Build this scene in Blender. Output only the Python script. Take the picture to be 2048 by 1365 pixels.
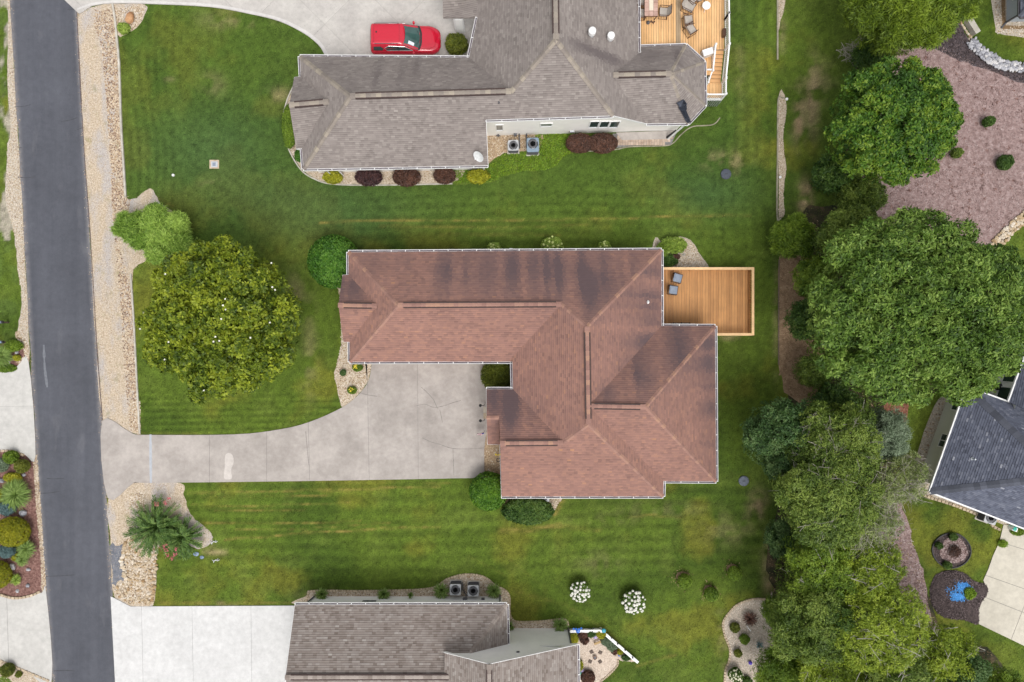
import bpy, bmesh, math, random
import numpy as np
from mathutils import Vector, Matrix
from mathutils.geometry import tessellate_polygon

for o in list(bpy.data.objects):
    bpy.data.objects.remove(o)
scene = bpy.context.scene
COL = scene.collection
rnd = random.Random(7)
NR = np.random.default_rng(11)

# ------------------------------------------------------------------ camera, sky, sun, exposure
D = 48.76            # flying height of the drone above the lawn (m)
PPM = 28.0           # photo pixels per metre on the ground
cam_d = bpy.data.cameras.new('camera')
cam_d.lens = 24.0; cam_d.sensor_width = 36.0
cam_d.clip_start = 0.5; cam_d.clip_end = 2000.0
cam = bpy.data.objects.new('camera', cam_d); COL.objects.link(cam)
cam.location = (0, 0, D); cam.rotation_euler = (0, 0, 0)
scene.camera = cam

SUN_AZ, SUN_EL = math.radians(162), math.radians(63)
world = bpy.data.worlds.new('World'); scene.world = world
world.use_nodes = True
wn, wl = world.node_tree.nodes, world.node_tree.links
wn.clear()
w_out = wn.new('ShaderNodeOutputWorld'); w_bg = wn.new('ShaderNodeBackground')
w_sky = wn.new('ShaderNodeTexSky'); w_sky.sky_type = 'NISHITA'
w_sky.sun_disc = False; w_sky.sun_elevation = SUN_EL; w_sky.sun_rotation = SUN_AZ
w_sky.air_density = 1.0; w_sky.dust_density = 3.0; w_sky.ozone_density = 1.0
w_hsv = wn.new('ShaderNodeHueSaturation'); w_hsv.inputs['Saturation'].default_value = 0.10   # thin overcast greys the blue
wl.new(w_sky.outputs[0], w_hsv.inputs['Color'])
wl.new(w_hsv.outputs[0], w_bg.inputs['Color'])
w_bg.inputs['Strength'].default_value = 0.15
wl.new(w_bg.outputs[0], w_out.inputs['Surface'])

sun_d = bpy.data.lights.new('sun', 'SUN'); sun_d.energy = 1.05; sun_d.angle = math.radians(34)
sun_d.color = (1.0, 0.955, 0.89)
sun = bpy.data.objects.new('sun', sun_d); COL.objects.link(sun)
sdir = Vector((math.sin(SUN_AZ)*math.cos(SUN_EL), math.cos(SUN_AZ)*math.cos(SUN_EL), math.sin(SUN_EL)))
sun.rotation_euler = sdir.to_track_quat('Z', 'Y').to_euler()
sun.location = sdir*60

scene.view_settings.view_transform = 'Standard'
scene.view_settings.look = 'None'
scene.view_settings.exposure = 0.48
scene.view_settings.gamma = 1.0
scene.view_settings.use_curve_mapping = False
scene.render.engine = 'CYCLES'

# ------------------------------------------------------------------ coordinates
def at(px, py, z=0.0):
    k = (1 - z/D)/PPM
    return Vector(((px-1024)*k, (682.5-py)*k, z))
def on_plane(px, py, p0, n):
    c = Vector((0, 0, D)); d = at(px, py) - c
    t = (Vector(p0)-c).dot(Vector(n))/d.dot(Vector(n))
    return c + d*t

# ------------------------------------------------------------------ naming
def tag(o, label=None, cat=None, group=None, kind=None):
    if label: o['label'] = label
    if cat: o['category'] = cat
    if group: o['group'] = group
    if kind: o['kind'] = kind
    return o
def thing(name, label, cat, loc, rz=0.0, group=None):
    o = bpy.data.objects.new(name, None); COL.objects.link(o)
    o.empty_display_size = 0.2
    o.location = loc; o.rotation_euler = (0, 0, rz)
    return tag(o, label, cat, group)
def copy_tree(o, parent=None):
    c = o.copy(); COL.objects.link(c)
    if parent: c.parent = parent
    for ch in list(o.children): copy_tree(ch, c)
    return c
def place(me, name, loc, rot=(0, 0, 0), scale=(1, 1, 1), parent=None, mat=None):
    o = bpy.data.objects.new(name, me); COL.objects.link(o)
    if parent is not None:
        o.parent = parent
        loc = Vector(loc) - world_loc(parent)
    o.location = loc; o.rotation_euler = rot; o.scale = scale
    return o
def world_loc(o):
    v = Vector((0, 0, 0))
    while o is not None:
        v += o.location; o = o.parent
    return v

# ------------------------------------------------------------------ mesh helpers
def np_mesh(name, verts, faces, mats, attrs=None, smooth=False):
    """verts (N,3); faces (M,k) all of one size, or list of arrays"""
    me = bpy.data.meshes.new(name)
    verts = np.asarray(verts, np.float32)
    if not isinstance(faces, list): faces = [faces]
    faces = [np.asarray(f, np.int32) for f in faces if len(f)]
    me.vertices.add(len(verts)); me.vertices.foreach_set('co', verts.ravel())
    nl = sum(f.size for f in faces); npol = sum(len(f) for f in faces)
    me.loops.add(nl); me.polygons.add(npol)
    me.loops.foreach_set('vertex_index', np.concatenate([f.ravel() for f in faces]))
    tot = np.concatenate([np.full(len(f), f.shape[1], np.int32) for f in faces])
    start = np.concatenate([[0], np.cumsum(tot)[:-1]]).astype(np.int32)
    me.polygons.foreach_set('loop_start', start)
    try: me.polygons.foreach_set('loop_total', tot)
    except Exception: pass
    if smooth: me.polygons.foreach_set('use_smooth', np.ones(npol, bool))
    for m in mats: me.materials.append(m)
    if attrs:
        for k, (dom, typ, arr) in attrs.items():
            a = me.attributes.new(k, typ, dom)
            if typ == 'FLOAT': a.data.foreach_set('value', np.asarray(arr, np.float32).ravel())
            else: a.data.foreach_set('color', np.asarray(arr, np.float32).ravel())
    me.update(calc_edges=True); me.validate()
    return me

class MB:
    def __init__(s): s.v = []; s.f = []; s.m = []; s.t = []
    def add(s, vs, fs, m=0, t=0.5):
        b = len(s.v); s.v += [tuple(x) for x in vs]
        for f in fs:
            s.f.append([b+i for i in f]); s.m.append(m); s.t.append(t)
        return s
    def box(s, c, size, rz=0.0, m=0, t=0.5, top=1.0):
        x, y, z = size[0]/2, size[1]/2, size[2]/2
        vs = []
        for dz in (-z, z):
            q = top if dz > 0 else 1.0
            for dx, dy in ((-x, -y), (x, -y), (x, y), (-x, y)):
                dx *= q; dy *= q
                vs.append((c[0]+dx*math.cos(rz)-dy*math.sin(rz), c[1]+dx*math.sin(rz)+dy*math.cos(rz), c[2]+dz))
        return s.add(vs, [(3, 2, 1, 0), (4, 5, 6, 7), (0, 1, 5, 4), (1, 2, 6, 5), (2, 3, 7, 6), (3, 0, 4, 7)], m, t)
    def beam(s, a, b, w, h, m=0, t=0.5, up=(0, 0, 1)):
        a, b = Vector(a), Vector(b); d = (b-a).normalized(); up = Vector(up)
        sd = d.cross(up)
        if sd.length < 1e-4: sd = d.cross(Vector((1, 0, 0)))
        sd.normalize(); u = sd.cross(d)
        vs = []
        for p in (a, b):
            for i, j in ((-1, -1), (1, -1), (1, 1), (-1, 1)):
                vs.append(p + sd*(i*w/2) + u*(j*h/2))
        return s.add(vs, [(3, 2, 1, 0), (4, 5, 6, 7), (0, 1, 5, 4), (1, 2, 6, 5), (2, 3, 7, 6), (3, 0, 4, 7)], m, t)
    def tube(s, pts, rs, n=8, m=0, t=0.5, cap=True):
        pts = [Vector(p) for p in pts]
        if not isinstance(rs, (list, tuple)): rs = [rs]*len(pts)
        vs, fs = [], []
        for i, p in enumerate(pts):
            d = (pts[min(i+1, len(pts)-1)] - pts[max(i-1, 0)]).normalized()
            a = d.cross(Vector((0, 0, 1)))
            if a.length < 1e-3: a = d.cross(Vector((1, 0, 0)))
            a.normalize(); b = d.cross(a)
            for k in range(n):
                th = 2*math.pi*k/n
                vs.append(p + a*(rs[i]*math.cos(th)) + b*(rs[i]*math.sin(th)))
        for i in range(len(pts)-1):
            for k in range(n):
                fs.append((i*n+k, i*n+(k+1) % n, (i+1)*n+(k+1) % n, (i+1)*n+k))
        if cap:
            fs.append(tuple(range(n))[::-1]); fs.append(tuple((len(pts)-1)*n+k for k in range(n)))
        return s.add(vs, fs, m, t)
    def lathe(s, prof, c=(0, 0, 0), n=16, m=0, t=0.5):
        vs, fs = [], []
        for r, z in prof:
            for k in range(n):
                th = 2*math.pi*k/n
                vs.append((c[0]+r*math.cos(th), c[1]+r*math.sin(th), c[2]+z))
        for i in range(len(prof)-1):
            for k in range(n):
                fs.append((i*n+k, i*n+(k+1) % n, (i+1)*n+(k+1) % n, (i+1)*n+k))
        if prof[-1][0] > 1e-4: fs.append(tuple((len(prof)-1)*n+k for k in range(n)))
        return s.add(vs, fs, m, t)
    def prism(s, poly, z0, z1, m=0, t=0.5, bottom=False):
        """poly: list of (x,y); extruded solid"""
        poly = [(p[0], p[1]) for p in poly]
        if area2(poly) < 0: poly = poly[::-1]
        n = len(poly)
        vs = [(x, y, z0) for x, y in poly] + [(x, y, z1) for x, y in poly]
        fs = [(i, (i+1) % n, n+(i+1) % n, n+i) for i in range(n)]
        for tri in tess(poly): fs.append(tuple(n+i for i in tri))
        if bottom:
            for tri in tess(poly): fs.append(tuple(tri[::-1]))
        return s.add(vs, fs, m, t)
    def build(s, name, mats, parent=None, origin=None, smooth=False, local=False):
        if not isinstance(mats, (list, tuple)): mats = [mats]
        off = Vector((0, 0, 0))
        if not local:
            if parent is not None: off = world_loc(parent)
            elif origin is not None: off = Vector(origin)
        me = bpy.data.meshes.new(name)
        me.from_pydata([tuple(Vector(v)-off) for v in s.v], [], s.f)
        for m in mats: me.materials.append(m)
        if len(mats) > 1: me.polygons.foreach_set('material_index', s.m)
        a = me.attributes.new('tint', 'FLOAT', 'FACE'); a.data.foreach_set('value', np.array(s.t, np.float32))
        if smooth: me.polygons.foreach_set('use_smooth', [True]*len(me.polygons))
        me.update()
        o = bpy.data.objects.new(name, me); COL.objects.link(o)
        if parent is not None: o.parent = parent
        elif origin is not None: o.location = origin
        return o

def area2(p):
    return 0.5*sum(p[i][0]*p[(i+1) % len(p)][1]-p[(i+1) % len(p)][0]*p[i][1] for i in range(len(p)))
def tess(poly):
    tris = tessellate_polygon([[Vector((p[0], p[1], 0)) for p in poly]])
    out = []
    for t in tris:
        a = [poly[i] for i in t]
        out.append(tuple(t) if area2(a) > 0 else tuple(t[::-1]))
    return out
def offset_poly(poly, d):
    """inward offset of a CCW polygon by d"""
    n = len(poly); out = []
    for i in range(n):
        p0, p1, p2 = (Vector(poly[(i+j) % n][:2]) for j in (-1, 0, 1))
        e1 = (p1-p0).normalized(); e2 = (p2-p1).normalized()
        n1 = Vector((-e1.y, e1.x)); n2 = Vector((-e2.y, e2.x))
        b = n1+n2; l = b.length
        if l < 1e-3: out.append(p1+n1*d); continue
        b /= l; c = max(0.35, b.dot(n1))
        out.append(p1+b*(d/c))
    return out
def smooth_line(pts, closed=False, step=6):
    P = [Vector(p) for p in pts]; n = len(P); out = []
    rng = range(n if closed else n-1)
    for i in rng:
        if closed: a, b, c, d = P[(i-1) % n], P[i], P[(i+1) % n], P[(i+2) % n]
        else: a, b, c, d = P[max(i-1, 0)], P[i], P[i+1], P[min(i+2, n-1)]
        for k in range(step):
            t = k/step
            out.append(0.5*((2*b)+(c-a)*t+(2*a-5*b+4*c-d)*t*t+(3*b-a-3*c+d)*t**3))
    if not closed: out.append(P[-1])
    return out
def inside(poly, x, y):
    """vectorised even-odd test, poly list of (x,y)"""
    r = np.zeros(x.shape, bool); n = len(poly)
    for i in range(n):
        x0, y0 = poly[i][0], poly[i][1]; x1, y1 = poly[(i+1) % n][0], poly[(i+1) % n][1]
        if y0 == y1: continue
        c = ((y0 > y) != (y1 > y)) & (x < (x1-x0)*(y-y0)/(y1-y0)+x0)
        r ^= c
    return r
def rand_in(poly, n, rng=NR):
    a = np.array([(p[0], p[1]) for p in poly]); lo, hi = a.min(0), a.max(0)
    out = np.zeros((0, 2)); tries = 0
    while len(out) < n and tries < 40:
        q = rng.uniform(lo, hi, (n*2+50, 2)); q = q[inside(poly, q[:, 0], q[:, 1])]
        out = np.vstack([out, q]); tries += 1
    return out[:n]

# numpy value noise
def vnoise(x, y, seed=0):
    xi = np.floor(x).astype(np.int64); yi = np.floor(y).astype(np.int64)
    fx = x-xi; fy = y-yi; fx = fx*fx*(3-2*fx); fy = fy*fy*(3-2*fy)
    def h(a, b):
        v = (a*374761393 + b*668265263 + seed*1442695041) & 0x7fffffff
        v = ((v ^ (v >> 13))*1274126177) & 0x7fffffff
        return ((v ^ (v >> 16)) & 0xffff)/65535.0
    return (h(xi, yi)*(1-fx)+h(xi+1, yi)*fx)*(1-fy)+(h(xi, yi+1)*(1-fx)+h(xi+1, yi+1)*fx)*fy
def fbm(x, y, s, o=4, seed=0):
    r = 0; a = 0.5; t = 0; f = 1.0/s
    for i in range(o):
        r = r+a*vnoise(x*f, y*f, seed+i*17); t += a; a *= 0.5; f *= 2.03
    return r/t
def sst(x, a, b):
    t = np.clip((x-a)/(b-a), 0, 1); return t*t*(3-2*t)

# ------------------------------------------------------------------ materials
MATS = {}
def base_mat(name):
    m = bpy.data.materials.new(name); m.use_nodes = True
    n, l = m.node_tree.nodes, m.node_tree.links
    b = n['Principled BSDF']
    return m, n, l, b
def ramp(n, stops, interp='LINEAR'):
    r = n.new('ShaderNodeValToRGB'); r.color_ramp.interpolation = interp
    e = r.color_ramp.elements
    while len(e) > 1: e.remove(e[-1])
    e[0].position = stops[0][0]; e[0].color = (*stops[0][1], 1)
    for p, c in stops[1:]:
        q = e.new(p); q.color = (*c, 1)
    return r
def noise(n, l, scale, detail=4, rough=0.55, vec=None, mapscale=None, rot=None):
    t = n.new('ShaderNodeTexNoise'); t.inputs['Scale'].default_value = scale
    t.inputs['Detail'].default_value = detail; t.inputs['Roughness'].default_value = rough
    if vec is None:
        g = n.new('ShaderNodeNewGeometry'); vec = g.outputs['Position']
    if mapscale or rot:
        mp = n.new('ShaderNodeMapping')
        if mapscale: mp.inputs['Scale'].default_value = mapscale
        if rot: mp.inputs['Rotation'].default_value = rot
        l.new(vec, mp.inputs['Vector']); vec = mp.outputs[0]
    l.new(vec, t.inputs['Vector'])
    return t.outputs['Fac']
def mixc(n, l, fac, a, b, mode='MIX'):
    x = n.new('ShaderNodeMix'); x.data_type = 'RGBA'; x.blend_type = mode
    for s, v in ((0, fac), (6, a), (7, b)):
        if hasattr(v, 'is_linked') or hasattr(v, 'node'): l.new(v, x.inputs[s])
        elif s == 0: x.inputs[0].default_value = v
        else: x.inputs[s].default_value = (*v, 1)
    return x.outputs[2]
def maprange(n, l, v, a, b, c, d):
    x = n.new('ShaderNodeMapRange'); x.inputs[1].default_value = a; x.inputs[2].default_value = b
    x.inputs[3].default_value = c; x.inputs[4].default_value = d; l.new(v, x.inputs[0]); return x.outputs[0]
def mul(n, l, col, fac):
    """colour times scalar"""
    x = n.new('ShaderNodeVectorMath'); x.operation = 'SCALE'; l.new(col, x.inputs[0]); l.new(fac, x.inputs['Scale']); return x.outputs[0]
def attr(n, name):
    a = n.new('ShaderNodeAttribute'); a.attribute_name = name; return a
def bump(n, l, b, h, strength=0.4, dist=0.02):
    x = n.new('ShaderNodeBump'); x.inputs['Strength'].default_value = strength; x.inputs['Distance'].default_value = dist
    l.new(h, x.inputs['Height']); l.new(x.outputs[0], b.inputs['Normal'])

def m_plain(name, col, rough=0.5, metal=0.0, var=0.12, scale=6.0, coat=0.0, spec=0.5):
    m, n, l, b = base_mat(name)
    f = noise(n, l, scale, 3)
    c = n.new('ShaderNodeRGB'); c.outputs[0].default_value = (*col, 1)
    l.new(mul(n, l, c.outputs[0], maprange(n, l, f, 0.25, 0.75, 1-var, 1+var)), b.inputs['Base Color'])
    b.inputs['Roughness'].default_value = rough; b.inputs['Metallic'].default_value = metal
    b.inputs['Coat Weight'].default_value = coat; b.inputs['Specular IOR Level'].default_value = spec
    return m
def m_noise(name, stops, scale=3.0, detail=6, rough=0.85, bmp=0.3, bscale=20, fine=0.25, fscale=40, mapscale=None, rnd_obj=0.0):
    """ramp over noise, fine grain, bump; optional brightness change from piece to piece"""
    m, n, l, b = base_mat(name)
    f = noise(n, l, scale, detail, mapscale=mapscale)
    r = ramp(n, stops); l.new(f, r.inputs[0]); c = r.outputs[0]
    if fine:
        g = noise(n, l, fscale, 3, mapscale=mapscale)
        c = mul(n, l, c, maprange(n, l, g, 0.3, 0.7, 1-fine, 1+fine))
    if rnd_obj:
        oi = n.new('ShaderNodeObjectInfo')
        c = mul(n, l, c, maprange(n, l, oi.outputs['Random'], 0, 1, 1-rnd_obj, 1+rnd_obj))
    l.new(c, b.inputs['Base Color']); b.inputs['Roughness'].default_value = rough
    b.inputs['Specular IOR Level'].default_value = 0.3
    if bmp: bump(n, l, b, noise(n, l, bscale, 4), bmp)
    return m
def m_tint(name, stops, rough=0.6, transl=0.0, nvar=0.15, nscale=8, spec=0.3, by_obj=False):
    """colour picked by the 'tint' face attribute (or by object), with fine noise"""
    m, n, l, b = base_mat(name)
    r = ramp(n, stops)
    if by_obj:
        oi = n.new('ShaderNodeObjectInfo'); l.new(oi.outputs['Random'], r.inputs[0])
    else: l.new(attr(n, 'tint').outputs['Fac'], r.inputs[0])
    c = r.outputs[0]
    if nvar: c = mul(n, l, c, maprange(n, l, noise(n, l, nscale, 3), 0.3, 0.7, 1-nvar, 1+nvar))
    l.new(c, b.inputs['Base Color']); b.inputs['Roughness'].default_value = rough
    b.inputs['Specular IOR Level'].default_value = spec
    if transl:
        t = n.new('ShaderNodeBsdfTranslucent'); l.new(c, t.inputs['Color'])
        x = n.new('ShaderNodeMixShader'); x.inputs[0].default_value = transl
        l.new(b.outputs[0], x.inputs[1]); l.new(t.outputs[0], x.inputs[2])
        l.new(x.outputs[0], n['Material Output'].inputs['Surface'])
    return m
def m_shingle(name, stops, stain):
    m, n, l, b = base_mat(name)
    r = ramp(n, stops); l.new(attr(n, 'tint').outputs['Fac'], r.inputs[0])
    c = mul(n, l, r.outputs[0], maprange(n, l, noise(n, l, 0.6, 4), 0.3, 0.7, 0.93, 1.07))
    c = mul(n, l, c, maprange(n, l, noise(n, l, 90, 2), 0.3, 0.7, 0.86, 1.14))
    c = mixc(n, l, attr(n, 'stain').outputs['Fac'], c, stain)
    l.new(c, b.inputs['Base Color']); b.inputs['Roughness'].default_value = 0.95
    b.inputs['Specular IOR Level'].default_value = 0.2
    return m
def m_wood(name, stops, rough=0.6, grain=(30, 1.2, 8), var=0.16):
    m, n, l, b = base_mat(name)
    oi = n.new('ShaderNodeObjectInfo')
    r = ramp(n, stops); l.new(oi.outputs['Random'], r.inputs[0])
    g = noise(n, l, 1.0, 5, mapscale=grain)
    c = mul(n, l, r.outputs[0], maprange(n, l, g, 0.3, 0.7, 1-var, 1+var))
    c = mul(n, l, c, maprange(n, l, noise(n, l, 1.1, 3), 0.3, 0.7, 0.9, 1.1))
    k = noise(n, l, 5, 1)
    c = mixc(n, l, maprange(n, l, k, 0.76, 0.84, 0, 0.5), c, (0.12, 0.05, 0.02))
    l.new(c, b.inputs['Base Color']); b.inputs['Roughness'].default_value = rough
    return m
def m_concrete(name, base, dark, blot=0.5, speck=0.0):
    m, n, l, b = base_mat(name)
    f = noise(n, l, 0.45, 7, 0.62)
    c = mixc(n, l, maprange(n, l, f, 0.38, 0.68, 0, blot), base, dark)
    c = mul(n, l, c, maprange(n, l, noise(n, l, 2.6, 6, 0.7), 0.3, 0.7, 0.88, 1.10))
    c = mul(n, l, c, maprange(n, l, noise(n, l, 45, 3), 0.3, 0.7, 0.91, 1.08))
    if speck:
        s = noise(n, l, 7, 5, 0.75)
        c = mixc(n, l, maprange(n, l, s, 0.60, 0.72, 0, speck), c, (0.16, 0.15, 0.14))
    oi = n.new('ShaderNodeObjectInfo')
    c = mul(n, l, c, maprange(n, l, oi.outputs['Random'], 0, 1, 0.965, 1.035))
    l.new(c, b.inputs['Base Color']); b.inputs['Roughness'].default_value = 0.9
    b.inputs['Specular IOR Level'].default_value = 0.25
    bump(n, l, b, noise(n, l, 60, 3), 0.15, 0.01)
    return m
# ------------------------------------------------------------------ material set
def init_mats():
    R = MATS
    R['concrete'] = m_concrete('concrete_aged', (0.43, 0.39, 0.362), (0.285, 0.256, 0.236), 0.85)
    R['concrete_stamped'] = m_concrete('concrete_stamped', (0.52, 0.495, 0.465), (0.38, 0.355, 0.34), 0.7, 0.6)
    R['concrete_new'] = m_concrete('concrete_new', (0.60, 0.595, 0.59), (0.51, 0.505, 0.50), 0.75)
    R['concrete_grey'] = m_concrete('concrete_grey', (0.53, 0.515, 0.49), (0.41, 0.40, 0.38), 0.7)
    R['concrete_cream'] = m_concrete('concrete_cream', (0.57, 0.53, 0.45), (0.46, 0.425, 0.355), 0.7)
    R['joint'] = m_plain('joint', (0.20, 0.19, 0.185), 0.95, var=0.3)
    R['joint_pale'] = m_plain('joint_pale', (0.40, 0.42, 0.46), 0.95, var=0.1)
    R['kerb_old'] = m_noise('kerb_old', [(0.3, (0.20, 0.18, 0.13)), (0.7, (0.40, 0.36, 0.28))], 2, fine=0.3)
    R['kerb'] = m_noise('kerb_concrete', [(0.3, (0.36, 0.33, 0.28)), (0.7, (0.56, 0.53, 0.47))], 2, fine=0.2, rnd_obj=0.08)
    R['gravel'] = m_noise('gravel_tan', [(0.3, (0.34, 0.27, 0.20)), (0.5, (0.46, 0.38, 0.29)), (0.7, (0.58, 0.50, 0.41))], 9, 8, bmp=0.6, bscale=24, fine=0.3, fscale=26)
    R['gravel_dark'] = m_noise('gravel_brown', [(0.3, (0.24, 0.17, 0.11)), (0.5, (0.38, 0.27, 0.17)), (0.7, (0.52, 0.41, 0.28))], 9, 8, bmp=0.6, bscale=24, fine=0.35, fscale=26)
    R['gravel_grey'] = m_noise('gravel_grey', [(0.3, (0.30, 0.26, 0.21)), (0.5, (0.44, 0.38, 0.31)), (0.7, (0.58, 0.52, 0.44))], 9, 8, bmp=0.6, bscale=24, fine=0.3, fscale=26)
    R['gravel_pink'] = m_noise('gravel_pink', [(0.3, (0.46, 0.36, 0.29)), (0.7, (0.66, 0.56, 0.47))], 9, 8, bmp=0.5, bscale=24, fine=0.3, fscale=26)
    R['mulch_red'] = m_noise('mulch_reddish', [(0.3, (0.115, 0.055, 0.045)), (0.5, (0.20, 0.105, 0.088)), (0.7, (0.30, 0.175, 0.15))], 6, 8, bmp=0.6, bscale=26, fine=0.3, fscale=24)
    R['mulch_pink'] = m_noise('mulch_pink', [(0.3, (0.19, 0.122, 0.113)), (0.5, (0.285, 0.198, 0.186)), (0.72, (0.40, 0.305, 0.295))], 3.2, 10, bmp=0.6, bscale=26, fine=0.3, fscale=24)
    R['mulch_dark'] = m_noise('mulch_dark', [(0.3, (0.05, 0.04, 0.045)), (0.7, (0.11, 0.09, 0.10))], 5, 8, bmp=0.6, bscale=26, fine=0.35, fscale=24)
    R['mulch_black'] = m_noise('mulch_blackish', [(0.3, (0.035, 0.025, 0.025)), (0.7, (0.085, 0.062, 0.06))], 5, 8, bmp=0.6, bscale=26, fine=0.4, fscale=24)
    R['straw'] = m_noise('pine_straw', [(0.3, (0.16, 0.06, 0.035)), (0.7, (0.33, 0.15, 0.10))], 5, 8, bmp=0.6, bscale=26, fine=0.3, fscale=24)
    R['soil'] = m_noise('bare_soil', [(0.3, (0.20, 0.13, 0.075)), (0.5, (0.29, 0.19, 0.115)), (0.7, (0.38, 0.27, 0.17))], 2.5, 9, bmp=0.5, bscale=20, fine=0.25, fscale=24)
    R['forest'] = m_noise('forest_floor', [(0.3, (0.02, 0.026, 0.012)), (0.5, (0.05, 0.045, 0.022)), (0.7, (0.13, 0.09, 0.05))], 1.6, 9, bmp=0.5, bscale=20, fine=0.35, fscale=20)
    R['weeds'] = m_noise('weeds_ground', [(0.3, (0.06, 0.10, 0.012)), (0.7, (0.13, 0.18, 0.02))], 2.5, 8, bmp=0.5, bscale=20, fine=0.3, fscale=20)
    R['paver'] = m_noise('paver_stone', [(0.3, (0.38, 0.28, 0.21)), (0.7, (0.52, 0.41, 0.33))], 3, fine=0.2, rnd_obj=0.12)
    R['block'] = m_noise('edging_stone', [(0.3, (0.36, 0.28, 0.19)), (0.7, (0.56, 0.46, 0.34))], 4, fine=0.2, rnd_obj=0.15)
    R['stone_tan'] = m_tint('stone_tan', [(0, (0.33, 0.215, 0.11)), (0.35, (0.43, 0.33, 0.21)), (0.7, (0.52, 0.43, 0.32)), (1, (0.60, 0.54, 0.46))], 0.85, nvar=0.2, by_obj=True)
    R['stone_white'] = m_tint('stone_white', [(0, (0.22, 0.22, 0.25)), (0.5, (0.38, 0.38, 0.41)), (1, (0.58, 0.56, 0.55))], 0.85, nvar=0.22, by_obj=True)
    R['pebble_tan'] = m_tint('pebble_tan', [(0, (0.17, 0.11, 0.07)), (0.25, (0.36, 0.26, 0.16)), (0.6, (0.49, 0.40, 0.29)), (1, (0.68, 0.61, 0.52))], 0.85, nvar=0.1)
    R['pebble_brown'] = m_tint('pebble_brown', [(0, (0.13, 0.085, 0.07)), (0.3, (0.27, 0.18, 0.125)), (0.65, (0.45, 0.33, 0.21)), (1, (0.64, 0.54, 0.42))], 0.85, nvar=0.1)
    R['pebble_pink'] = m_tint('pebble_pink', [(0, (0.36, 0.27, 0.21)), (0.5, (0.58, 0.48, 0.39)), (1, (0.74, 0.66, 0.58))], 0.85, nvar=0.1)
    R['chip_pink'] = m_tint('chip_pink', [(0, (0.09, 0.052, 0.048)), (0.3, (0.215, 0.140, 0.130)), (0.7, (0.35, 0.262, 0.25)), (1, (0.50, 0.415, 0.40))], 0.9, nvar=0.1)
    R['chip_red'] = m_tint('chip_red', [(0, (0.07, 0.03, 0.025)), (0.5, (0.19, 0.095, 0.08)), (1, (0.38, 0.24, 0.2))], 0.9, nvar=0.1)
    R['chip_dark'] = m_tint('chip_dark', [(0, (0.02, 0.015, 0.015)), (0.6, (0.075, 0.055, 0.055)), (1, (0.17, 0.13, 0.13))], 0.9, nvar=0.1)
    R['chip_brown'] = m_tint('chip_brown', [(0, (0.14, 0.085, 0.045)), (0.5, (0.27, 0.18, 0.10)), (1, (0.46, 0.34, 0.21))], 0.9, nvar=0.1)
    R['chip_blue'] = m_tint('chip_blue', [(0, (0.03, 0.19, 0.50)), (0.6, (0.07, 0.30, 0.72)), (1, (0.16, 0.42, 0.82))], 0.8, nvar=0.1)
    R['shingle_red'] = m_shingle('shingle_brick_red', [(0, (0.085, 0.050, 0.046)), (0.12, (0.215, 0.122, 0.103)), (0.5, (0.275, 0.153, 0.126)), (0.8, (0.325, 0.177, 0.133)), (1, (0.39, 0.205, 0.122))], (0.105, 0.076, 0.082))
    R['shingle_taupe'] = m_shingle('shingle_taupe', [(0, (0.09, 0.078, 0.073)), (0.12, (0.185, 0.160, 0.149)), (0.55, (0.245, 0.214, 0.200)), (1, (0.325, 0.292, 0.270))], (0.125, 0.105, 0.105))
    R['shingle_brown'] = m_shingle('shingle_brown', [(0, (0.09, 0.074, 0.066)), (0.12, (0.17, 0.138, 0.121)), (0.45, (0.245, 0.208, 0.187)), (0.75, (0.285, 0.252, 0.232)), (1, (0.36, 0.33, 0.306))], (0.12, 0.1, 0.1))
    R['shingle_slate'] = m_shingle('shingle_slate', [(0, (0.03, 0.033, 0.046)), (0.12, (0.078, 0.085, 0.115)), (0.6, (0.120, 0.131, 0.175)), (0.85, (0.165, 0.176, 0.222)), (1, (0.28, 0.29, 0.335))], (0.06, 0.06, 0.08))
    R['cap_red'] = m_tint('ridge_cap_red', [(0, (0.245, 0.138, 0.115)), (0.6, (0.31, 0.178, 0.143)), (1, (0.37, 0.215, 0.150))], 0.95, nvar=0.15, nscale=30, by_obj=True)
    R['cap_taupe'] = m_tint('ridge_cap_taupe', [(0, (0.215, 0.185, 0.165)), (0.6, (0.275, 0.238, 0.203)), (1, (0.345, 0.300, 0.242))], 0.95, nvar=0.15, nscale=30, by_obj=True)
    R['cap_brown'] = m_tint('ridge_cap_brown', [(0, (0.20, 0.165, 0.145)), (1, (0.34, 0.295, 0.265))], 0.95, nvar=0.15, nscale=30, by_obj=True)
    R['cap_slate'] = m_tint('ridge_cap_slate', [(0, (0.062, 0.067, 0.085)), (1, (0.10, 0.107, 0.135))], 0.95, nvar=0.15, nscale=30, by_obj=True)
    R['vent_dark'] = m_plain('ridge_vent_dark', (0.055, 0.035, 0.032), 0.9)
    R['patch_dark'] = m_tint('patch_dark', [(0, (0.045, 0.052, 0.072)), (1, (0.085, 0.095, 0.125))], 0.9, nvar=0.2, by_obj=True)
    R['white'] = m_plain('white_paint', (0.80, 0.80, 0.80), 0.45, var=0.04)
    R['white_siding'] = m_plain('white_siding', (0.85, 0.825, 0.79), 0.6, var=0.05, scale=1.2)
    R['pale_siding'] = m_plain('pale_siding', (0.88, 0.885, 0.87), 0.6, var=0.05, scale=1.2)
    R['sage_siding'] = m_plain('sage_siding', (0.66, 0.67, 0.60), 0.6, var=0.06, scale=1.2)
    R['grey_siding'] = m_plain('grey_siding', (0.36, 0.40, 0.44), 0.6, var=0.05)
    R['tan_brick'] = m_plain('tan_brick', (0.42, 0.30, 0.23), 0.8, var=0.15)
    R['gutter_dark'] = m_plain('gutter_inside', (0.13, 0.105, 0.125), 0.8, var=0.3)
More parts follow.
